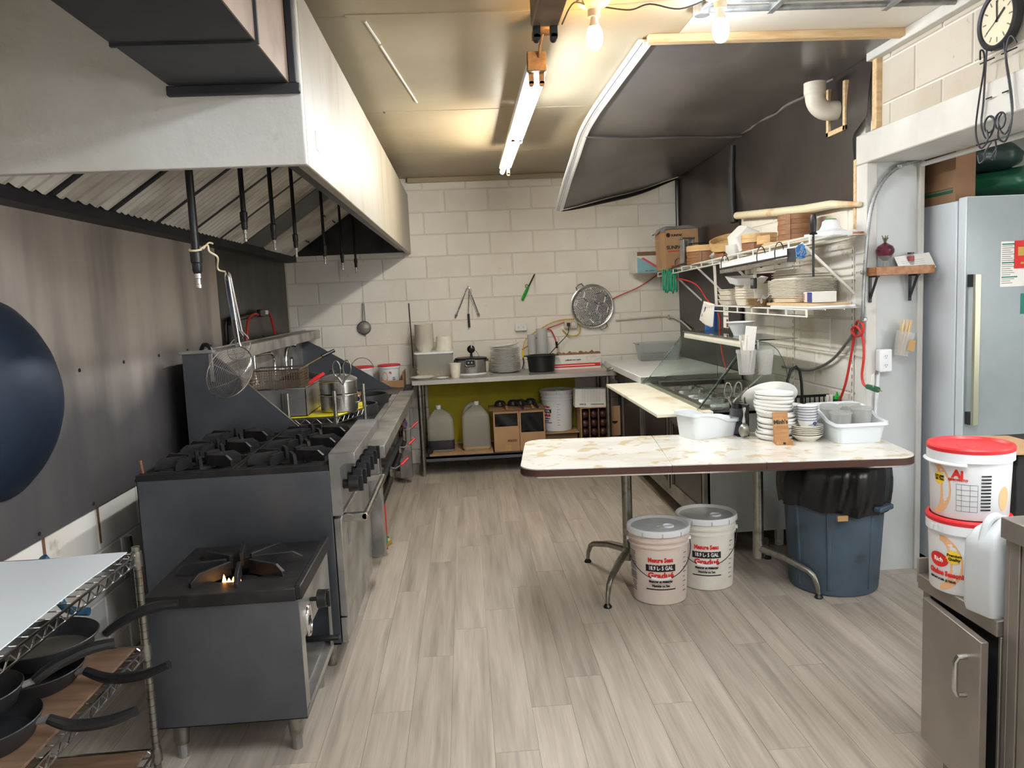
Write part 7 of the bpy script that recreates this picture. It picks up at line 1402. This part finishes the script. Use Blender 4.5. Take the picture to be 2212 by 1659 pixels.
Mn = Matrix.Translation(base+V((-.026, .032, 0))) @ Matrix.Rotation(.68, 4, 'X') @ Matrix.Rotation(.5, 4, 'Z'); MB(Mn).box(-.0022, -.0014, -.022, .016, -.13, -.105).box(-.0022, -.0014, -.004, .004, -.10, -.03).build('blue_print', 'blue_print', nk)
bb_ = PX(1537, 690, SX_+.04); bgb = MB().grid(lambda u, v: V((SX_+.03+.01*sin(6*u), bb_.y-.10+.22*u, 1.385-.165*v+.006*sin(5*u+4*v))), 10, 8, thick=(.02, 0, 0)).build('blue_bag', 'blue_bag', at=(SX_+.03, bb_.y, 1.3)); tag(bgb, 'blue cloth bag hanging behind the paper sleeves', 'bag')
mn = thing('menu_card', 'small pale menu card hanging under the lower shelf', 'card', PX(1568, 680, SX_+.06)); c_ = PX(1568, 680, SX_+.05); MB(Matrix.Translation(c_)).box(-.001, .001, -.05, .05, -.09, .09).build('card', 'paper', mn); 
for k in range(4): MB(Matrix.Translation(c_)).box(-.002, -.0012, -.035, .02, .03+k*.014, .034+k*.014).build('text_line', 'grey_print', mn)
MB(Matrix.Translation(c_)).box(-.002, -.0012, -.045, -.015, -.085, -.03).build('picture', 'peel_print', mn)
rc = MB().tube(spline([V((SX_, 6.6, 1.64)), PX(1500, 612, 1.86), PX(1528, 648, 1.93), PX(1552, 680, 1.95), PX(1556, 720, 1.95), PX(1560, 760, 1.95), PX(1570, 800, 1.95)], 6), .006, 8).build('red_cable', 'red_cord', at=PX(1528, 648, 1.95)); tag(rc, 'red cord dropping from the upper shelf to behind the glass', 'cord')
# --- on the sneeze guard
ZG = 1.2305
def fbowl(p, r, h, lb): o = MB().lathe([(a*r, b*h) for a, b in [(0, 0), (.5, 0), (.52, .12), (.62, .3), (.9, .9), (1.05, .95), (1.05, 1), (.88, .96), (.58, .3), (0, .2)]], 36, p).build('plastic_bowl', 'white_plastic', at=p); tag(o, lb, 'bowl'); return o
g0 = PX(1592, 742, 1.70); fbowl((1.70, 4.72, ZG), .085, .085, 'white plastic bowl standing on the glass guard')
for i, (x, y, lb) in enumerate(((1612, 800, 'deli cup of paper wrapped chopsticks hung on the glass guard'), (1651, 795, 'nearly empty deli cup hung beside the chopsticks'))):
    p = PY(x, y, 4.20); t = thing('deli_cup', lb, 'cup', (p.x, p.y, p.z), 'deli cups on the glass guard'); r = .055 if i == 0 else .05; b = V((p.x, 4.195-.0*i, PY(x, 808, 4.2).z))
    MB().lathe([(0, 0), (r*.76, 0), (r*.95, .115), (r*1.02, .117), (r*1.02, .135), (r*.94, .135), (r*.74, .004), (0, .004)], 32, b).build('cup', 'deli_clear', t)
    if i == 0:
        rr = random.Random(4)
        for k in range(16):
            a = rr.uniform(0, 2*pi); q = rr.uniform(0, r*.6); lean = V((rr.uniform(-.02, .02), rr.uniform(-.01, .02), 0)); p0 = b+V((q*cos(a)*.6, q*sin(a)*.6, .008)); MB().bar(p0, p0+V((q*cos(a)*.6, q*sin(a)*.6, rr.uniform(.17, .21)))+lean, .008, .004, up=(0, 1, 0)).build('chopstick_sleeve', 'paper_cream' if k % 3 else 'paper', t)
        MB(Matrix.Translation(b+V((.012, -.01, .15))) @ Matrix.Rotation(.12, 4, 'Y')).box(-.03, .03, -.002, .002, -.02, .115).build('napkin', 'paper', t)
    else: MB().bar(b+V((-.02, 0, .01)), b+V((.015, .0, .10)), .01, .003, up=(0, 1, 0)).build('stick', 'bamboo_stick', t)
tp_d = thing('tape_clamp', 'chrome and grey clamp on the near end of the glass guard', 'clamp', PY(1630, 745, 4.24)); c_ = PY(1628, 742, 4.26); MB().cyl(c_+V((-.02, 0, .0)), c_+V((.01, 0, .0)), .014, n=14).build('screw', 'chrome', tp_d); MB(Matrix.Translation(c_+V((.02, 0, -.03)))).box(-.008, .008, -.012, .012, -.05, .05).build('bar', 'galv', tp_d, bevel=.003)

# ================================================================== JAMB: SHELF, ONION, CUP, OUTLET, CABLES
js = thing('bracket_shelf', 'small wooden shelf on two dark brackets across the jamb', 'shelf', (2.2, 3.80, 1.56)); JY = YJ-.013
MB().box(2.045, 2.345, JY-.085, JY-.005, 1.553, 1.568).box(2.045, 2.345, JY-.097, JY-.085, 1.553, 1.595).build('plank', 'wood_brown', js, bevel=.002); MB().box(2.045, 2.06, JY-.09, JY-.005, 1.568, 1.595).build('end_piece', 'wood_brown', js)
for x in (2.062, 2.27): MB().box(x-.008, x+.008, JY-.085, JY-.004, 1.545, 1.553).box(x-.008, x+.008, JY-.010, JY-.004, 1.42, 1.553).build('bracket', 'iron_grey', js, bevel=.002); MB().bar((x, JY-.075, 1.55), (x, JY-.008, 1.44), .01, .008).build('brace', 'iron_grey', js)
oz = 1.5685; ogx, ogy = 2.115, JY-.048
og_ = thing('glass_jar', 'clear glass jar with water and roots holding the red onion', 'jar', (ogx, ogy, oz)); MB().lathe([(0, 0), (.026, 0), (.03, .004), (.034, .085), (.0365, .087), (.0355, .088), (.033, .086), (.028, .006), (0, .005)], 28, (ogx, ogy, oz)).build('jar', 'clear_plastic', og_)
on = thing('red_onion', 'sprouting red onion sitting in the glass jar on the jamb shelf', 'onion', (ogx, ogy, oz+.07)); MB().lathe([(0, .055), (.012, .058), (.03, .075), (.043, .098), (.044, .112), (.036, .128), (.02, .138), (.008, .146), (0, .148)], 28, (ogx, ogy, oz)).build('bulb', 'onion', on); rr = random.Random(2)
for k in range(6): a = k*1.05; MB().tube([V((ogx, ogy, oz+.143)), V((ogx+.006*cos(a), ogy+.006*sin(a), oz+.16)), V((ogx+.016*cos(a), ogy+.012*sin(a), oz+.17+.012*(k % 2)))], [.005, .004, .002], 6).build('sprout', 'stem' if k % 2 else 'green_dark', on)
for k in range(14): a = rr.uniform(0, 6.3); q = rr.uniform(.004, .02); MB().tube(spline([V((ogx+.006*cos(a), ogy+.006*sin(a), oz+.058)), V((ogx+q*cos(a), ogy+q*sin(a), oz+.035)), V((ogx+(q+.004)*cos(a+.5), ogy+(q+.004)*sin(a+.5), oz+.01))], 4), .0009, 4).build('root', 'root', on)
op = thing('order_pad', 'open order pad leaning out of the jamb shelf', 'notepad', (2.25, JY-.05, oz)); M = Matrix.Translation((2.265, JY-.055, oz+.004)) @ Matrix.Rotation(-.55, 4, 'X') @ Matrix.Rotation(-.10, 4, 'Y'); MB(M).box(-.075, .115, -.002, .002, 0, .09).build('pad', 'paper', op)
for k in range(5): MB(M).box(-.05, .07, -.0028, -.0022, .012+k*.011, .0128+k*.011).build('ruled_line', 'grey_print', op)
gj = thing('spice_pot', 'tiny clear pot with red contents behind the order pad', 'pot', (2.26, JY-.025, oz)); MB().lathe([(0, 0), (.018, 0), (.018, .07), (.012, .085), (0, .085)], 16, (2.262, JY-.024, oz)).build('pot', 'clear_plastic', gj); MB().cyl((2.262, JY-.024, oz+.05), (2.262, JY-.024, oz+.075), .015, n=12).build('contents', 'red_print', gj); MB().cyl((2.262, JY-.024, oz+.086), (2.262, JY-.024, oz+.094), .016, n=12).build('lid', 'black_plastic', gj)
scp = thing('skewer_cup', 'clear cup of bamboo skewers fixed to the jamb', 'cup', (2.215, JY-.05, 1.19)); cb0 = PY(1945, 768, JY-.05); MC = Matrix.Translation((cb0.x, JY-.052, cb0.z)) @ Matrix.Rotation(.22, 4, 'Y'); MB(MC).lathe([(0, 0), (.034, 0), (.047, .12), (.049, .122), (.046, .122), (.033, .004), (0, .003)], 32).build('cup', 'deli_clear', scp)
rr = random.Random(8)
for k in range(20): a = rr.uniform(0, 6.3); q = rr.uniform(0, .02); MB(MC).cyl((q*cos(a), q*sin(a), .006), (q*cos(a)*1.6+rr.uniform(-.012, .018), q*sin(a)*1.6, rr.uniform(.15, .185)), .0025, n=6).build('skewer', 'bamboo_stick', scp)
MB(MC).box(.0, .035, -.046, -.044, .03, .085).build('label_card', 'paper_brown', scp)
oc2 = PY(1901, 778, JY-.003); outlet('wall_outlet', 'white double outlet box on the jamb below the skewer cup', (oc2.x+.01, JY-.004, oc2.z), (0, -1, 0), (1, 0, 0), .066, .115, 'white_plastic', 'white_plastic', True)
fcd = thing('flex_conduit', 'silver flexible conduit curving down the jamb corner to the counter', 'conduit', PY(1868, 500, 3.86)); P = [PY(1990, 345, JY-.01), PY(1942, 360, JY-.012), PY(1905, 395, JY-.012), PY(1882, 450, JY-.012), PY(1871, 540, JY-.012), PY(1866, 620, JY-.012), PY(1862, 690, JY-.014), PX(1848, 715, XR-.035), PX(1800, 775, XR-.03), PX(1755, 798, XR-.03), PX(1720, 796, XR-.03), PX(1690, 792, XR-.03)]; SP = spline(P, 10)
MB().tube(SP, .0085, 10).build('tube', 'galv', fcd); mb = MB(); tot = 0
for i in range(1, 66):
    p = SP[i]; d = (SP[i+1]-SP[i-1]).normalized(); L_ = (SP[i+1]-SP[i]).length; mm_ = max(1, int(L_/.008))
    for q in range(mm_): c_ = SP[i].lerp(SP[i+1], q/mm_); mb.cyl(c_-d*.0018, c_+d*.0018, .0105, n=8)
o = mb.build('armour_rings', 'galv', fcd); o['kind'] = 'stuff'
for (x, y) in ((1942, 360), (1866, 588), (1866, 690)): c_ = PY(x, y, JY-.013); MB().cbox(c_, (.03, .014, .02)).build('clip', 'galv', fcd, bevel=.003)
wcd = thing('flex_conduit', 'white flexible conduit below the jamb outlet', 'conduit', (2.13, JY, 1.0)); a_ = PY(1897, 806, JY-.014); b_ = PY(1892, 870, JY-.014); c_ = PY(1888, 962, JY-.014); MB().tube([a_, b_, c_], .007, 8).build('tube', 'white_plastic', wcd); mb = MB()
for k in range(52): p = a_.lerp(c_, k/52); mb.cyl(p, p-V((0, 0, .004)), .009, n=8)
o = mb.build('armour_rings', 'white_plastic', wcd); o['kind'] = 'stuff'; MB().cyl(a_+V((0, 0, .012)), a_-V((0, 0, .004)), .013, n=12).build('connector', 'galv', wcd)
rcd = thing('red_extension', 'red extension cord knotted around the conduit with a green plug end', 'cord', PX(1850, 720, XR-.03)); X_ = XR-.04
P = [PX(1808, 880, X_), PX(1826, 830, X_), PX(1838, 770, X_), PX(1846, 720, X_), PX(1852, 694, X_-.01), PX(1864, 702, X_-.02), PX(1862, 722, X_-.02), PX(1848, 726, X_-.02), PX(1840, 712, X_-.02), PX(1852, 706, X_-.02), PX(1864, 730, X_-.01), PX(1866, 770, X_-.01), PX(1862, 810, X_-.01), PX(1866, 830, X_-.01), PX(1876, 836, X_-.01)]; MB().tube(spline(P, 6), .0065, 8).build('cable', 'red_cord', rcd); e0 = PX(1874, 835, X_-.01); e1 = PX(1896, 842, X_-.01); MB().tube([e0, e1], [.013, .015], 10).build('plug', 'green_dark', rcd); MB().tube([e1, e1+(e1-e0)*.4], [.004, .003], 6).build('prongs', 'brass', rcd)
tg_ = thing('cord_tag', 'crumpled warning tag on the green plug', 'tag', PX(1888, 822, X_-.02)); c_ = PX(1886, 824, X_-.02); MB().grid(lambda u, v: c_+V((.01*sin(5*u), .02-.04*u, .03-.05*v+.008*sin(4*u))), 6, 4, thick=(.001, 0, 0)).build('tag', 'paper', tg_)

# ================================================================== FRIDGE AND NEXT ROOM
FX0, FY0_, FZ1 = 2.40, 3.613, 1.905
fr = thing('upright_fridge', 'tall white upright fridge beyond the opening', 'fridge', (2.8, 4.0, 0)); MB().box(FX0, 3.15, 3.685, 4.45, .05, FZ1-.012).build('cabinet', 'fridge_white', fr, bevel=.004)
dr_ = MB().box(FX0, 3.15, FY0_, 3.675, .06, FZ1).build('door', 'fridge_white', fr, bevel=.006); MB().box(FX0+.004, 3.15, FY0_-.003, FY0_, .065, FZ1-.004).build('door_skin', 'fridge_door', dr_); MB().box(FX0+.012, 3.13, 3.675, 3.685, .07, FZ1-.03).build('gasket', 'grey_print', fr); MB().box(FX0+.03, 3.1, 3.66, 4.4, 0, .05).build('plinth', 'black_matte', fr)
hp = PY(2110, 592, FY0_-.05); hq = PY(2110, 918, FY0_-.05); MB().box(hp.x-.014, hp.x+.014, FY0_-.065, FY0_-.045, hq.z, hp.z).build('handle', 'handle_alu', dr_, bevel=.002)
for z in (hp.z-.06, hq.z): MB().box(hp.x-.014, hp.x+.012, FY0_-.045, FY0_-.003, z, z+.06).build('handle_mount', 'iron_grey', dr_)
def on_door(x, y, d=.0): return PY(x, y, FY0_-.004-d)
mc = thing('menu_sheet', 'laminated menu sheet with green headings taped on the fridge door', 'paper', on_door(2190, 575)); a_ = on_door(2160, 620); b_ = on_door(2160, 522); w_ = .19; x0 = a_.x; z0 = a_.z; z1 = b_.z; MB().box(x0, x0+w_, FY0_-.0045, FY0_-.0035, z0, z1).build('sheet', 'paper', mc)
for k in range(20):
    zz = z1-.012-k*(z1-z0-.02)/20; g = k in (0, 9, 16); c0 = .006
    MB().box(x0+.006, x0+(.085 if g else .05+.02*((k*7) % 3)/2), FY0_-.0052, FY0_-.0046, zz-(.004 if g else .0016), zz+(.002 if g else .0012)).build('text_line', 'teal_print' if g else 'grey_print', mc)
rv = thing('red_envelope', 'red and gold envelope taped over the menu sheet', 'envelope', on_door(2205, 550)); c_ = on_door(2190, 580); d_ = on_door(2190, 520); MB().box(c_.x, c_.x+.10, FY0_-.0085, FY0_-.006, c_.z, d_.z).build('envelope', 'red_print', rv); MB().box(c_.x+.015, c_.x+.085, FY0_-.0095, FY0_-.0087, c_.z+.06, d_.z-.03).build('gold_frame', 'brass', rv); MB().box(c_.x+.03, c_.x+.05, FY0_-.0095, FY0_-.0087, c_.z+.02, c_.z+.03).build('gold_mark', 'brass', rv)
gcd = MB().box(on_door(2205, 640).x, on_door(2205, 640).x+.09, FY0_-.0055, FY0_-.0035, on_door(2205, 678).z, on_door(2205, 634).z).build('green_card', 'teal_print', at=on_door(2205, 655)); tag(gcd, 'green card with a white strip on the fridge door', 'card')
bx_ = thing('carton', 'brown carton with green stripes standing on top of the fridge', 'box', (2.5, 3.95, FZ1)); MB().box(FX0-.0, FX0+.10, 3.70, 4.35, FZ1-.0115, FZ1+.30).build('carton', 'cardboard_dark', bx_); MB().box(FX0-.001, FX0, 3.72, 4.0, FZ1+.03, FZ1+.045).box(FX0-.001, FX0, 3.72, 4.0, FZ1+.052, FZ1+.056).build('green_stripe', 'green_dark', bx_); MB(frame((FX0+.10, 3.72, FZ1+.10), (0, 1, 0), (1, 0, 0))).lathe([(0, .002), (.075, .002)], 20, a0=-pi/2, a1=pi/2).build('flap', 'cardboard_dark', bx_)
def blob(lb, c, s, mt, seed):
    rr = random.Random(seed); mb = MB().ico((0, 0, 0), 1, 4); ph = [rr.uniform(0, 6) for _ in range(4)]
    mb.v = [V((c[0]+p.x*s[0]*(1+.10*sin(5*p.y+ph[0])+.05*sin(11*p.z+ph[1])), c[1]+p.y*s[1]*(1+.1*sin(6*p.x+ph[2])), c[2]+max(-.95, p.z)*s[2]*(1+.10*sin(7*p.x+ph[3])+.05*sin(13*p.y)))) for p in mb.v]
    o = mb.build('plastic_bag', mt, at=(c[0], c[1], c[2]-s[2]), sharp=60); tag(o, lb, 'bag'); return o
blob('shiny green plastic bag flattened on top of the fridge', (2.82, 3.86, FZ1+.075), (.30, .20, .078), 'green_bag', 1); blob('dark green bag lying on the shiny green one over the fridge', (2.70, 3.92, FZ1+.215), (.17, .16, .085), 'green_bag_dark', 2)
rb = thing('curtain_rail', 'white rail with hangers inside the lintel of the opening', 'rail', (XR+.24, 3.0, 2.09)); MB().cyl((XR+.255, YJ-.02, 2.095), (XR+.255, .5, 2.095), .011, n=10).build('rail', 'white_plastic', rb)

# ================================================================== STEEL CABINETS, LOWER RIGHT
KX, KY0, KY1, KZ = 1.37, 1.885, 2.235, .625
cb_ = thing('steel_cabinet', 'low stainless cabinet with a half open door at the right', 'cabinet', (1.7, 2.06, 0)); MB().box(KX-.012, 1.98, KY0, KY1+.01, KZ-.045, KZ).build('top', 'steel_cab', cb_, bevel=.003); MB().box(KX-.012, KX+.10, KY1+.01, KY1+.018, KZ-.03, KZ+.05).build('back_lip', 'steel_cab', cb_, bevel=.006)
MB().box(KX, 1.98, KY1-.012, KY1, .10, KZ-.046).box(KX, 1.98, KY0, KY0+.01, .10, KZ-.046).box(1.97, 1.98, KY0, KY1, .10, KZ-.046).box(KX, 1.98, KY0, KY1, .10, .115).box(KX, KX+.02, KY1-.035, KY1-.012, .10, KZ-.046).build('carcass', 'steel_cab', cb_, bevel=.002); MB().box(KX+.005, KX+.02, KY0+.012, KY1-.04, .117, KZ-.05).build('inside', 'black_matte', cb_)
MD = Matrix.Translation((KX-.003, KY1-.04, 0)) @ Matrix.Rotation(-.10, 4, 'Z'); dd = MB(MD).box(-.022, 0, -.315, 0, .12, KZ-.055).build('door', 'steel_cab', cb_, bevel=.003); MB(MD).tube([(-.022, -.25, .50), (-.045, -.25, .50), (-.052, -.25, .485), (-.052, -.25, .405), (-.045, -.25, .39), (-.022, -.25, .39)], .008, 10, flat=.8).build('handle', 'steel_bright', dd)
for y in (KY0+.05, KY1-.06): MB().cyl((KX+.06, y, 0), (KX+.06, y, .10), .022, n=12).build('leg', 'steel_cab', cb_)
c2_ = thing('steel_counter', 'taller stainless counter cut off by the right edge of the picture', 'counter', (1.7, 1.3, 0)); MB().box(KX-.014, 1.98, .7, KY0-.006, .855, .91).build('top', 'steel_cab', c2_, bevel=.003); MB().box(KX, 1.98, KY0-.026, KY0-.008, .10, .855).box(KX, KX+.01, .7, KY0-.026, .10, .14).box(KX, KX+.012, KY0-.06, KY0-.026, .14, .855).box(KX+.002, KX+.012, .7, KY0-.064, .14, .855).box(1.97, 1.98, .7, KY0-.026, .1, .855).build('carcass', 'steel_cab', c2_, bevel=.002)
for y in (.8, KY0-.1): MB().cyl((KX+.06, y, 0), (KX+.06, y, .10), .022, n=12).build('leg', 'steel_cab', c2_)
# seasoning tubs and jug on the cabinet
def big_tub(lb, p, r, h, kind):
    t = thing('seasoning_tub', lb, 'tub', p, 'large red lidded seasoning tubs'); x, y, z = p
    MB().lathe([(0, 0), (r*.90, 0), (r*.92, .004), (r*.97, h*.80), (r*1.03, h*.805), (r*1.03, h*.93), (r*1.0, h*.935), (0, h*.935)], 56, p).build('body', 'white_plastic', t); MB().lathe([(r*1.0, h*.93), (r*1.035, h*.93), (r*1.045, h*.975), (r*1.02, h*1.0), (r*.95, h*1.0), (r*.90, h*.965), (r*.32, h*.96), (r*.30, h*.97), (0, h*.97)], 56, p).build('lid', 'red_plastic', t)
    def cyl_patch(a0, zz, pts, m, nm, e=.0006):
        mb = MB(); n = len(pts); k0 = sum(q[0] for q in pts)/n; k1 = sum(q[1] for q in pts)/n; L = []
        for (u, v) in pts+[(k0, k1)]:
            rr_ = r*(.92+.05*(zz+v)/(h*.8))+e; a = a0+u/r; L.append((x+rr_*cos(a), y+rr_*sin(a), z+zz+v))
        mb.add(L, [(i, (i+1) % n, n) for i in range(n)]); mb.build(nm, m, t)
    def crescent(a0, zz, rx, rz, ix, iz, m):
        L = []
        for k in range(17):
            q = -pi/2+pi*k/16
            for (sx_, sz_) in ((rx, rz), (ix, iz)):
                v = sz_*sin(q); rr_ = r*(.92+.05*(zz+v)/(h*.8))+.0006; an = a0+sx_*cos(q)/r; L.append((x+rr_*cos(an), y+rr_*sin(an), z+zz+v))
        MB().add(L, [(2*k, 2*k+1, 2*k+3, 2*k+2) for k in range(16)]).build('orange_print', m, t)
    def lab(txt, a, zz, size, m, bold=.0004, sx=1.0):
        rr_ = r*(.92+.05*zz/(h*.8))+.0012; d = V((cos(a), sin(a), 0)); text_mb(txt, size, frame((x+d.x*rr_, y+d.y*rr_, z+zz), (-sin(a), cos(a), 0), d), bend=rr_, bold=bold, sx=sx, ext=.0007).build('lettering', m, t)
    A0 = atan2(-y, -x)   # side facing the aisle and the camera
    if kind == 0:
        crescent(A0-1.0, h*.40, .060, .078, .026, .066, 'orange_print')
        cyl_patch(A0-.80, h*.55, [(.020*(1 if k % 2 else .8)*cos(2*pi*k/24), .020*(1 if k % 2 else .8)*sin(2*pi*k/24)) for k in range(24)], 'yellow_print', 'yellow_burst', .0012); lab('\u7279\u9078', A0-.80, h*.55, .016, 'black_print', .0006)
        lab('Aj', A0-.28, h*.64, .030, 'red_print', .0016, 1.1); lab('AJINOMOTO', A0-.28, h*.56, .009, 'red_print', .0003)
        for k in range(11): lab('IIIIIIIIIIIIIIIIII', A0+.40, h*(.63-.047*k), .0058, 'black_print', .0001)
        mbk = []
        for k in range(6): cyl_patch(A0-.06, h*(.50-.075*k), [(-.028, 0), (-.014, 0), (0, 0), (.014, 0), (.028, 0), (.028, .0008), (.014, .0008), (0, .0008), (-.014, .0008), (-.028, .0008)], 'black_print', 'table_line', .001)
        for u in (-.028, -.014, .008, .028): cyl_patch(A0-.06, h*.125, [(u, 0), (u+.0008, 0), (u+.0008, h*.375), (u, h*.375)], 'black_print', 'table_line', .001)
        cyl_patch(A0+.95, h*.30, [(.02*cos(q), .035*sin(q)) for q in [2*pi*k/20 for k in range(20)]], 'orange_print', 'orange_print')
        a = [A0-1.55+1.5*k/16 for k in range(17)]; MB().tube([V((x+r*1.065*cos(q), y+r*1.065*sin(q), z+h*.78)) for q in a], .006, 8, flat=.6).build('bail_handle', 'white_plastic', t)
    else:
        crescent(A0-.75, h*.40, .070, .082, .034, .066, 'orange_print')
        cyl_patch(A0-.35, h*.50, [(.024*(1 if k % 2 else .8)*cos(2*pi*k/24), .022*(1 if k % 2 else .8)*sin(2*pi*k/24)) for k in range(24)], 'yellow_print', 'yellow_burst', .0012); lab('Premium\nQuality', A0-.33, h*.50, .011, 'black_print', .0004)
        cyl_patch(A0-.80, h*.43, [(.034*cos(q), .022*sin(q)) for q in [2*pi*k/20 for k in range(20)]], 'red_print', 'red_oval', .0012); lab('Rich', A0-.80, h*.43, .018, 'white_print', .0003); lab('Chicken Seasoning', A0-.55, h*.26, .021, 'red_print', .0008, .78); lab('NET WT 6 LBS. (2.72KG)', A0-.7, h*.17, .008, 'black_print', .0003)
        mb = MB(Matrix.Translation(p) @ Matrix.Rotation(A0-.75, 4, 'Z'))
        for k in range(4): mb.box(r*1.03, r*1.045, -.024+k*.013, -.016+k*.013, h*.82, h*.90)
        mb.build('lid_tabs', 'white_plastic', t)
big_tub('large red lidded seasoning tub at the bottom of the pair on the cabinet', (1.437, 2.125, KZ+.0005), .108, .222, 1); big_tub('large red lidded seasoning tub on top of the pair', (1.437, 2.125, KZ+.224), .1085, .205, 0)
jug('milky white plastic jug standing at the front of the low cabinet', (1.408, 1.955, KZ+.0005), .074, .05, .285, pi+.25, 'hdpe', False, hdl=True)
bkb = thing('black_box', 'tall black box with a cardboard flap on top behind the seasoning tubs', 'box', (1.8, 2.46, 0)); MB().box(1.71, 2.03, 2.30, 2.62, 0, .965).build('box', 'black_matte', bkb, bevel=.004); MB(Matrix.Translation((1.675, 2.28, .972)) @ Matrix.Rotation(.05, 4, 'Y')).box(0, .34, 0, .32, 0, .004).build('flap', 'cardboard', bkb)
sw = thing('sauce_bottle', 'small white bottle at the edge of the tall steel counter', 'bottle', (1.46, 1.80, .91)); MB().lathe([(0, 0), (.022, 0), (.022, .045), (.012, .06), (.012, .075), (0, .075)], 18, (1.455, 1.80, .9105)).build('body', 'white_plastic', sw); MB().lathe([(.0125, .06), (.014, .062), (.014, .08), (0, .081)], 14, (1.455, 1.80, .9105)).build('cap', 'white_plastic', sw)
# ================================================================== CLOCK
ckc = PX(2153, 42, XR-.05); clk = thing('wall_clock', 'oval faced wrought iron pendulum style wall clock on the upper wall', 'clock', ckc); CX_ = XR-.012; M = frame((CX_-.03, ckc.y, ckc.z), (0, -1, 0), (-1, 0, 0))
MB(M).lathe([(0, -.02), (.105, -.02), (.108, -.01), (.108, .01), (.100, .016), (.090, .012), (.088, .004), (0, .004)], 48).build('case', 'iron_grey', clk); MB(M).lathe([(0, .005), (.088, .005)], 40).build('dial', 'clock_face', clk)
for k in range(12): MB(M @ Matrix.Rotation(-2*pi*k/12, 4, 'Z')).box(-.0022, .0022, .062, .08, .0055, .0065).build('numeral', 'grey_print', clk)
for a, l, w_ in ((.95, .05, .004), (-.05, .068, .003), (-2.1, .065, .0012)): MB(M @ Matrix.Rotation(-a, 4, 'Z')).box(-w_, w_, -.01, l, .0075, .0085).build('hand', 'black_print', clk)
def scroll(pts, r=.0035): MB(M).tube(spline([V(p) for p in pts], 6), r, 6).build('iron_scroll', 'iron_grey', clk)
for s in (-1, 1):
    scroll([(s*.10, -.115, 0), (s*.085, -.085, .01), (s*.065, -.10, .01), (s*.060, -.16, .012), (s*.085, -.27, .012), (s*.10, -.38, .012), (s*.07, -.45, .012), (s*.03, -.43, .012), (s*.035, -.39, .012)])
    scroll([(s*.02, -.105, .01), (s*.045, -.09, .01), (s*.052, -.13, .01), (s*.075, -.27, .0), (s*.085, -.36, .0), (s*.055, -.42, 0), (s*.02, -.40, 0), (s*.012, -.36, 0), (s*.035, -.34, 0)])
    scroll([(s*.10, -.13, 0), (s*.02, -.13, 0)], .003); scroll([(s*.06, -.27, 0), (s*.03, -.27, 0)], .003); scroll([(s*.012, -.44, .01), (s*.03, -.47, .02), (s*.02, -.50, .03), (s*.04, -.51, .035), (s*.05, -.48, .035)])
    scroll([(s*.03+.028*cos(2*pi*k/8), -.37+.03*sin(2*pi*k/8), .006) for k in range(9)])
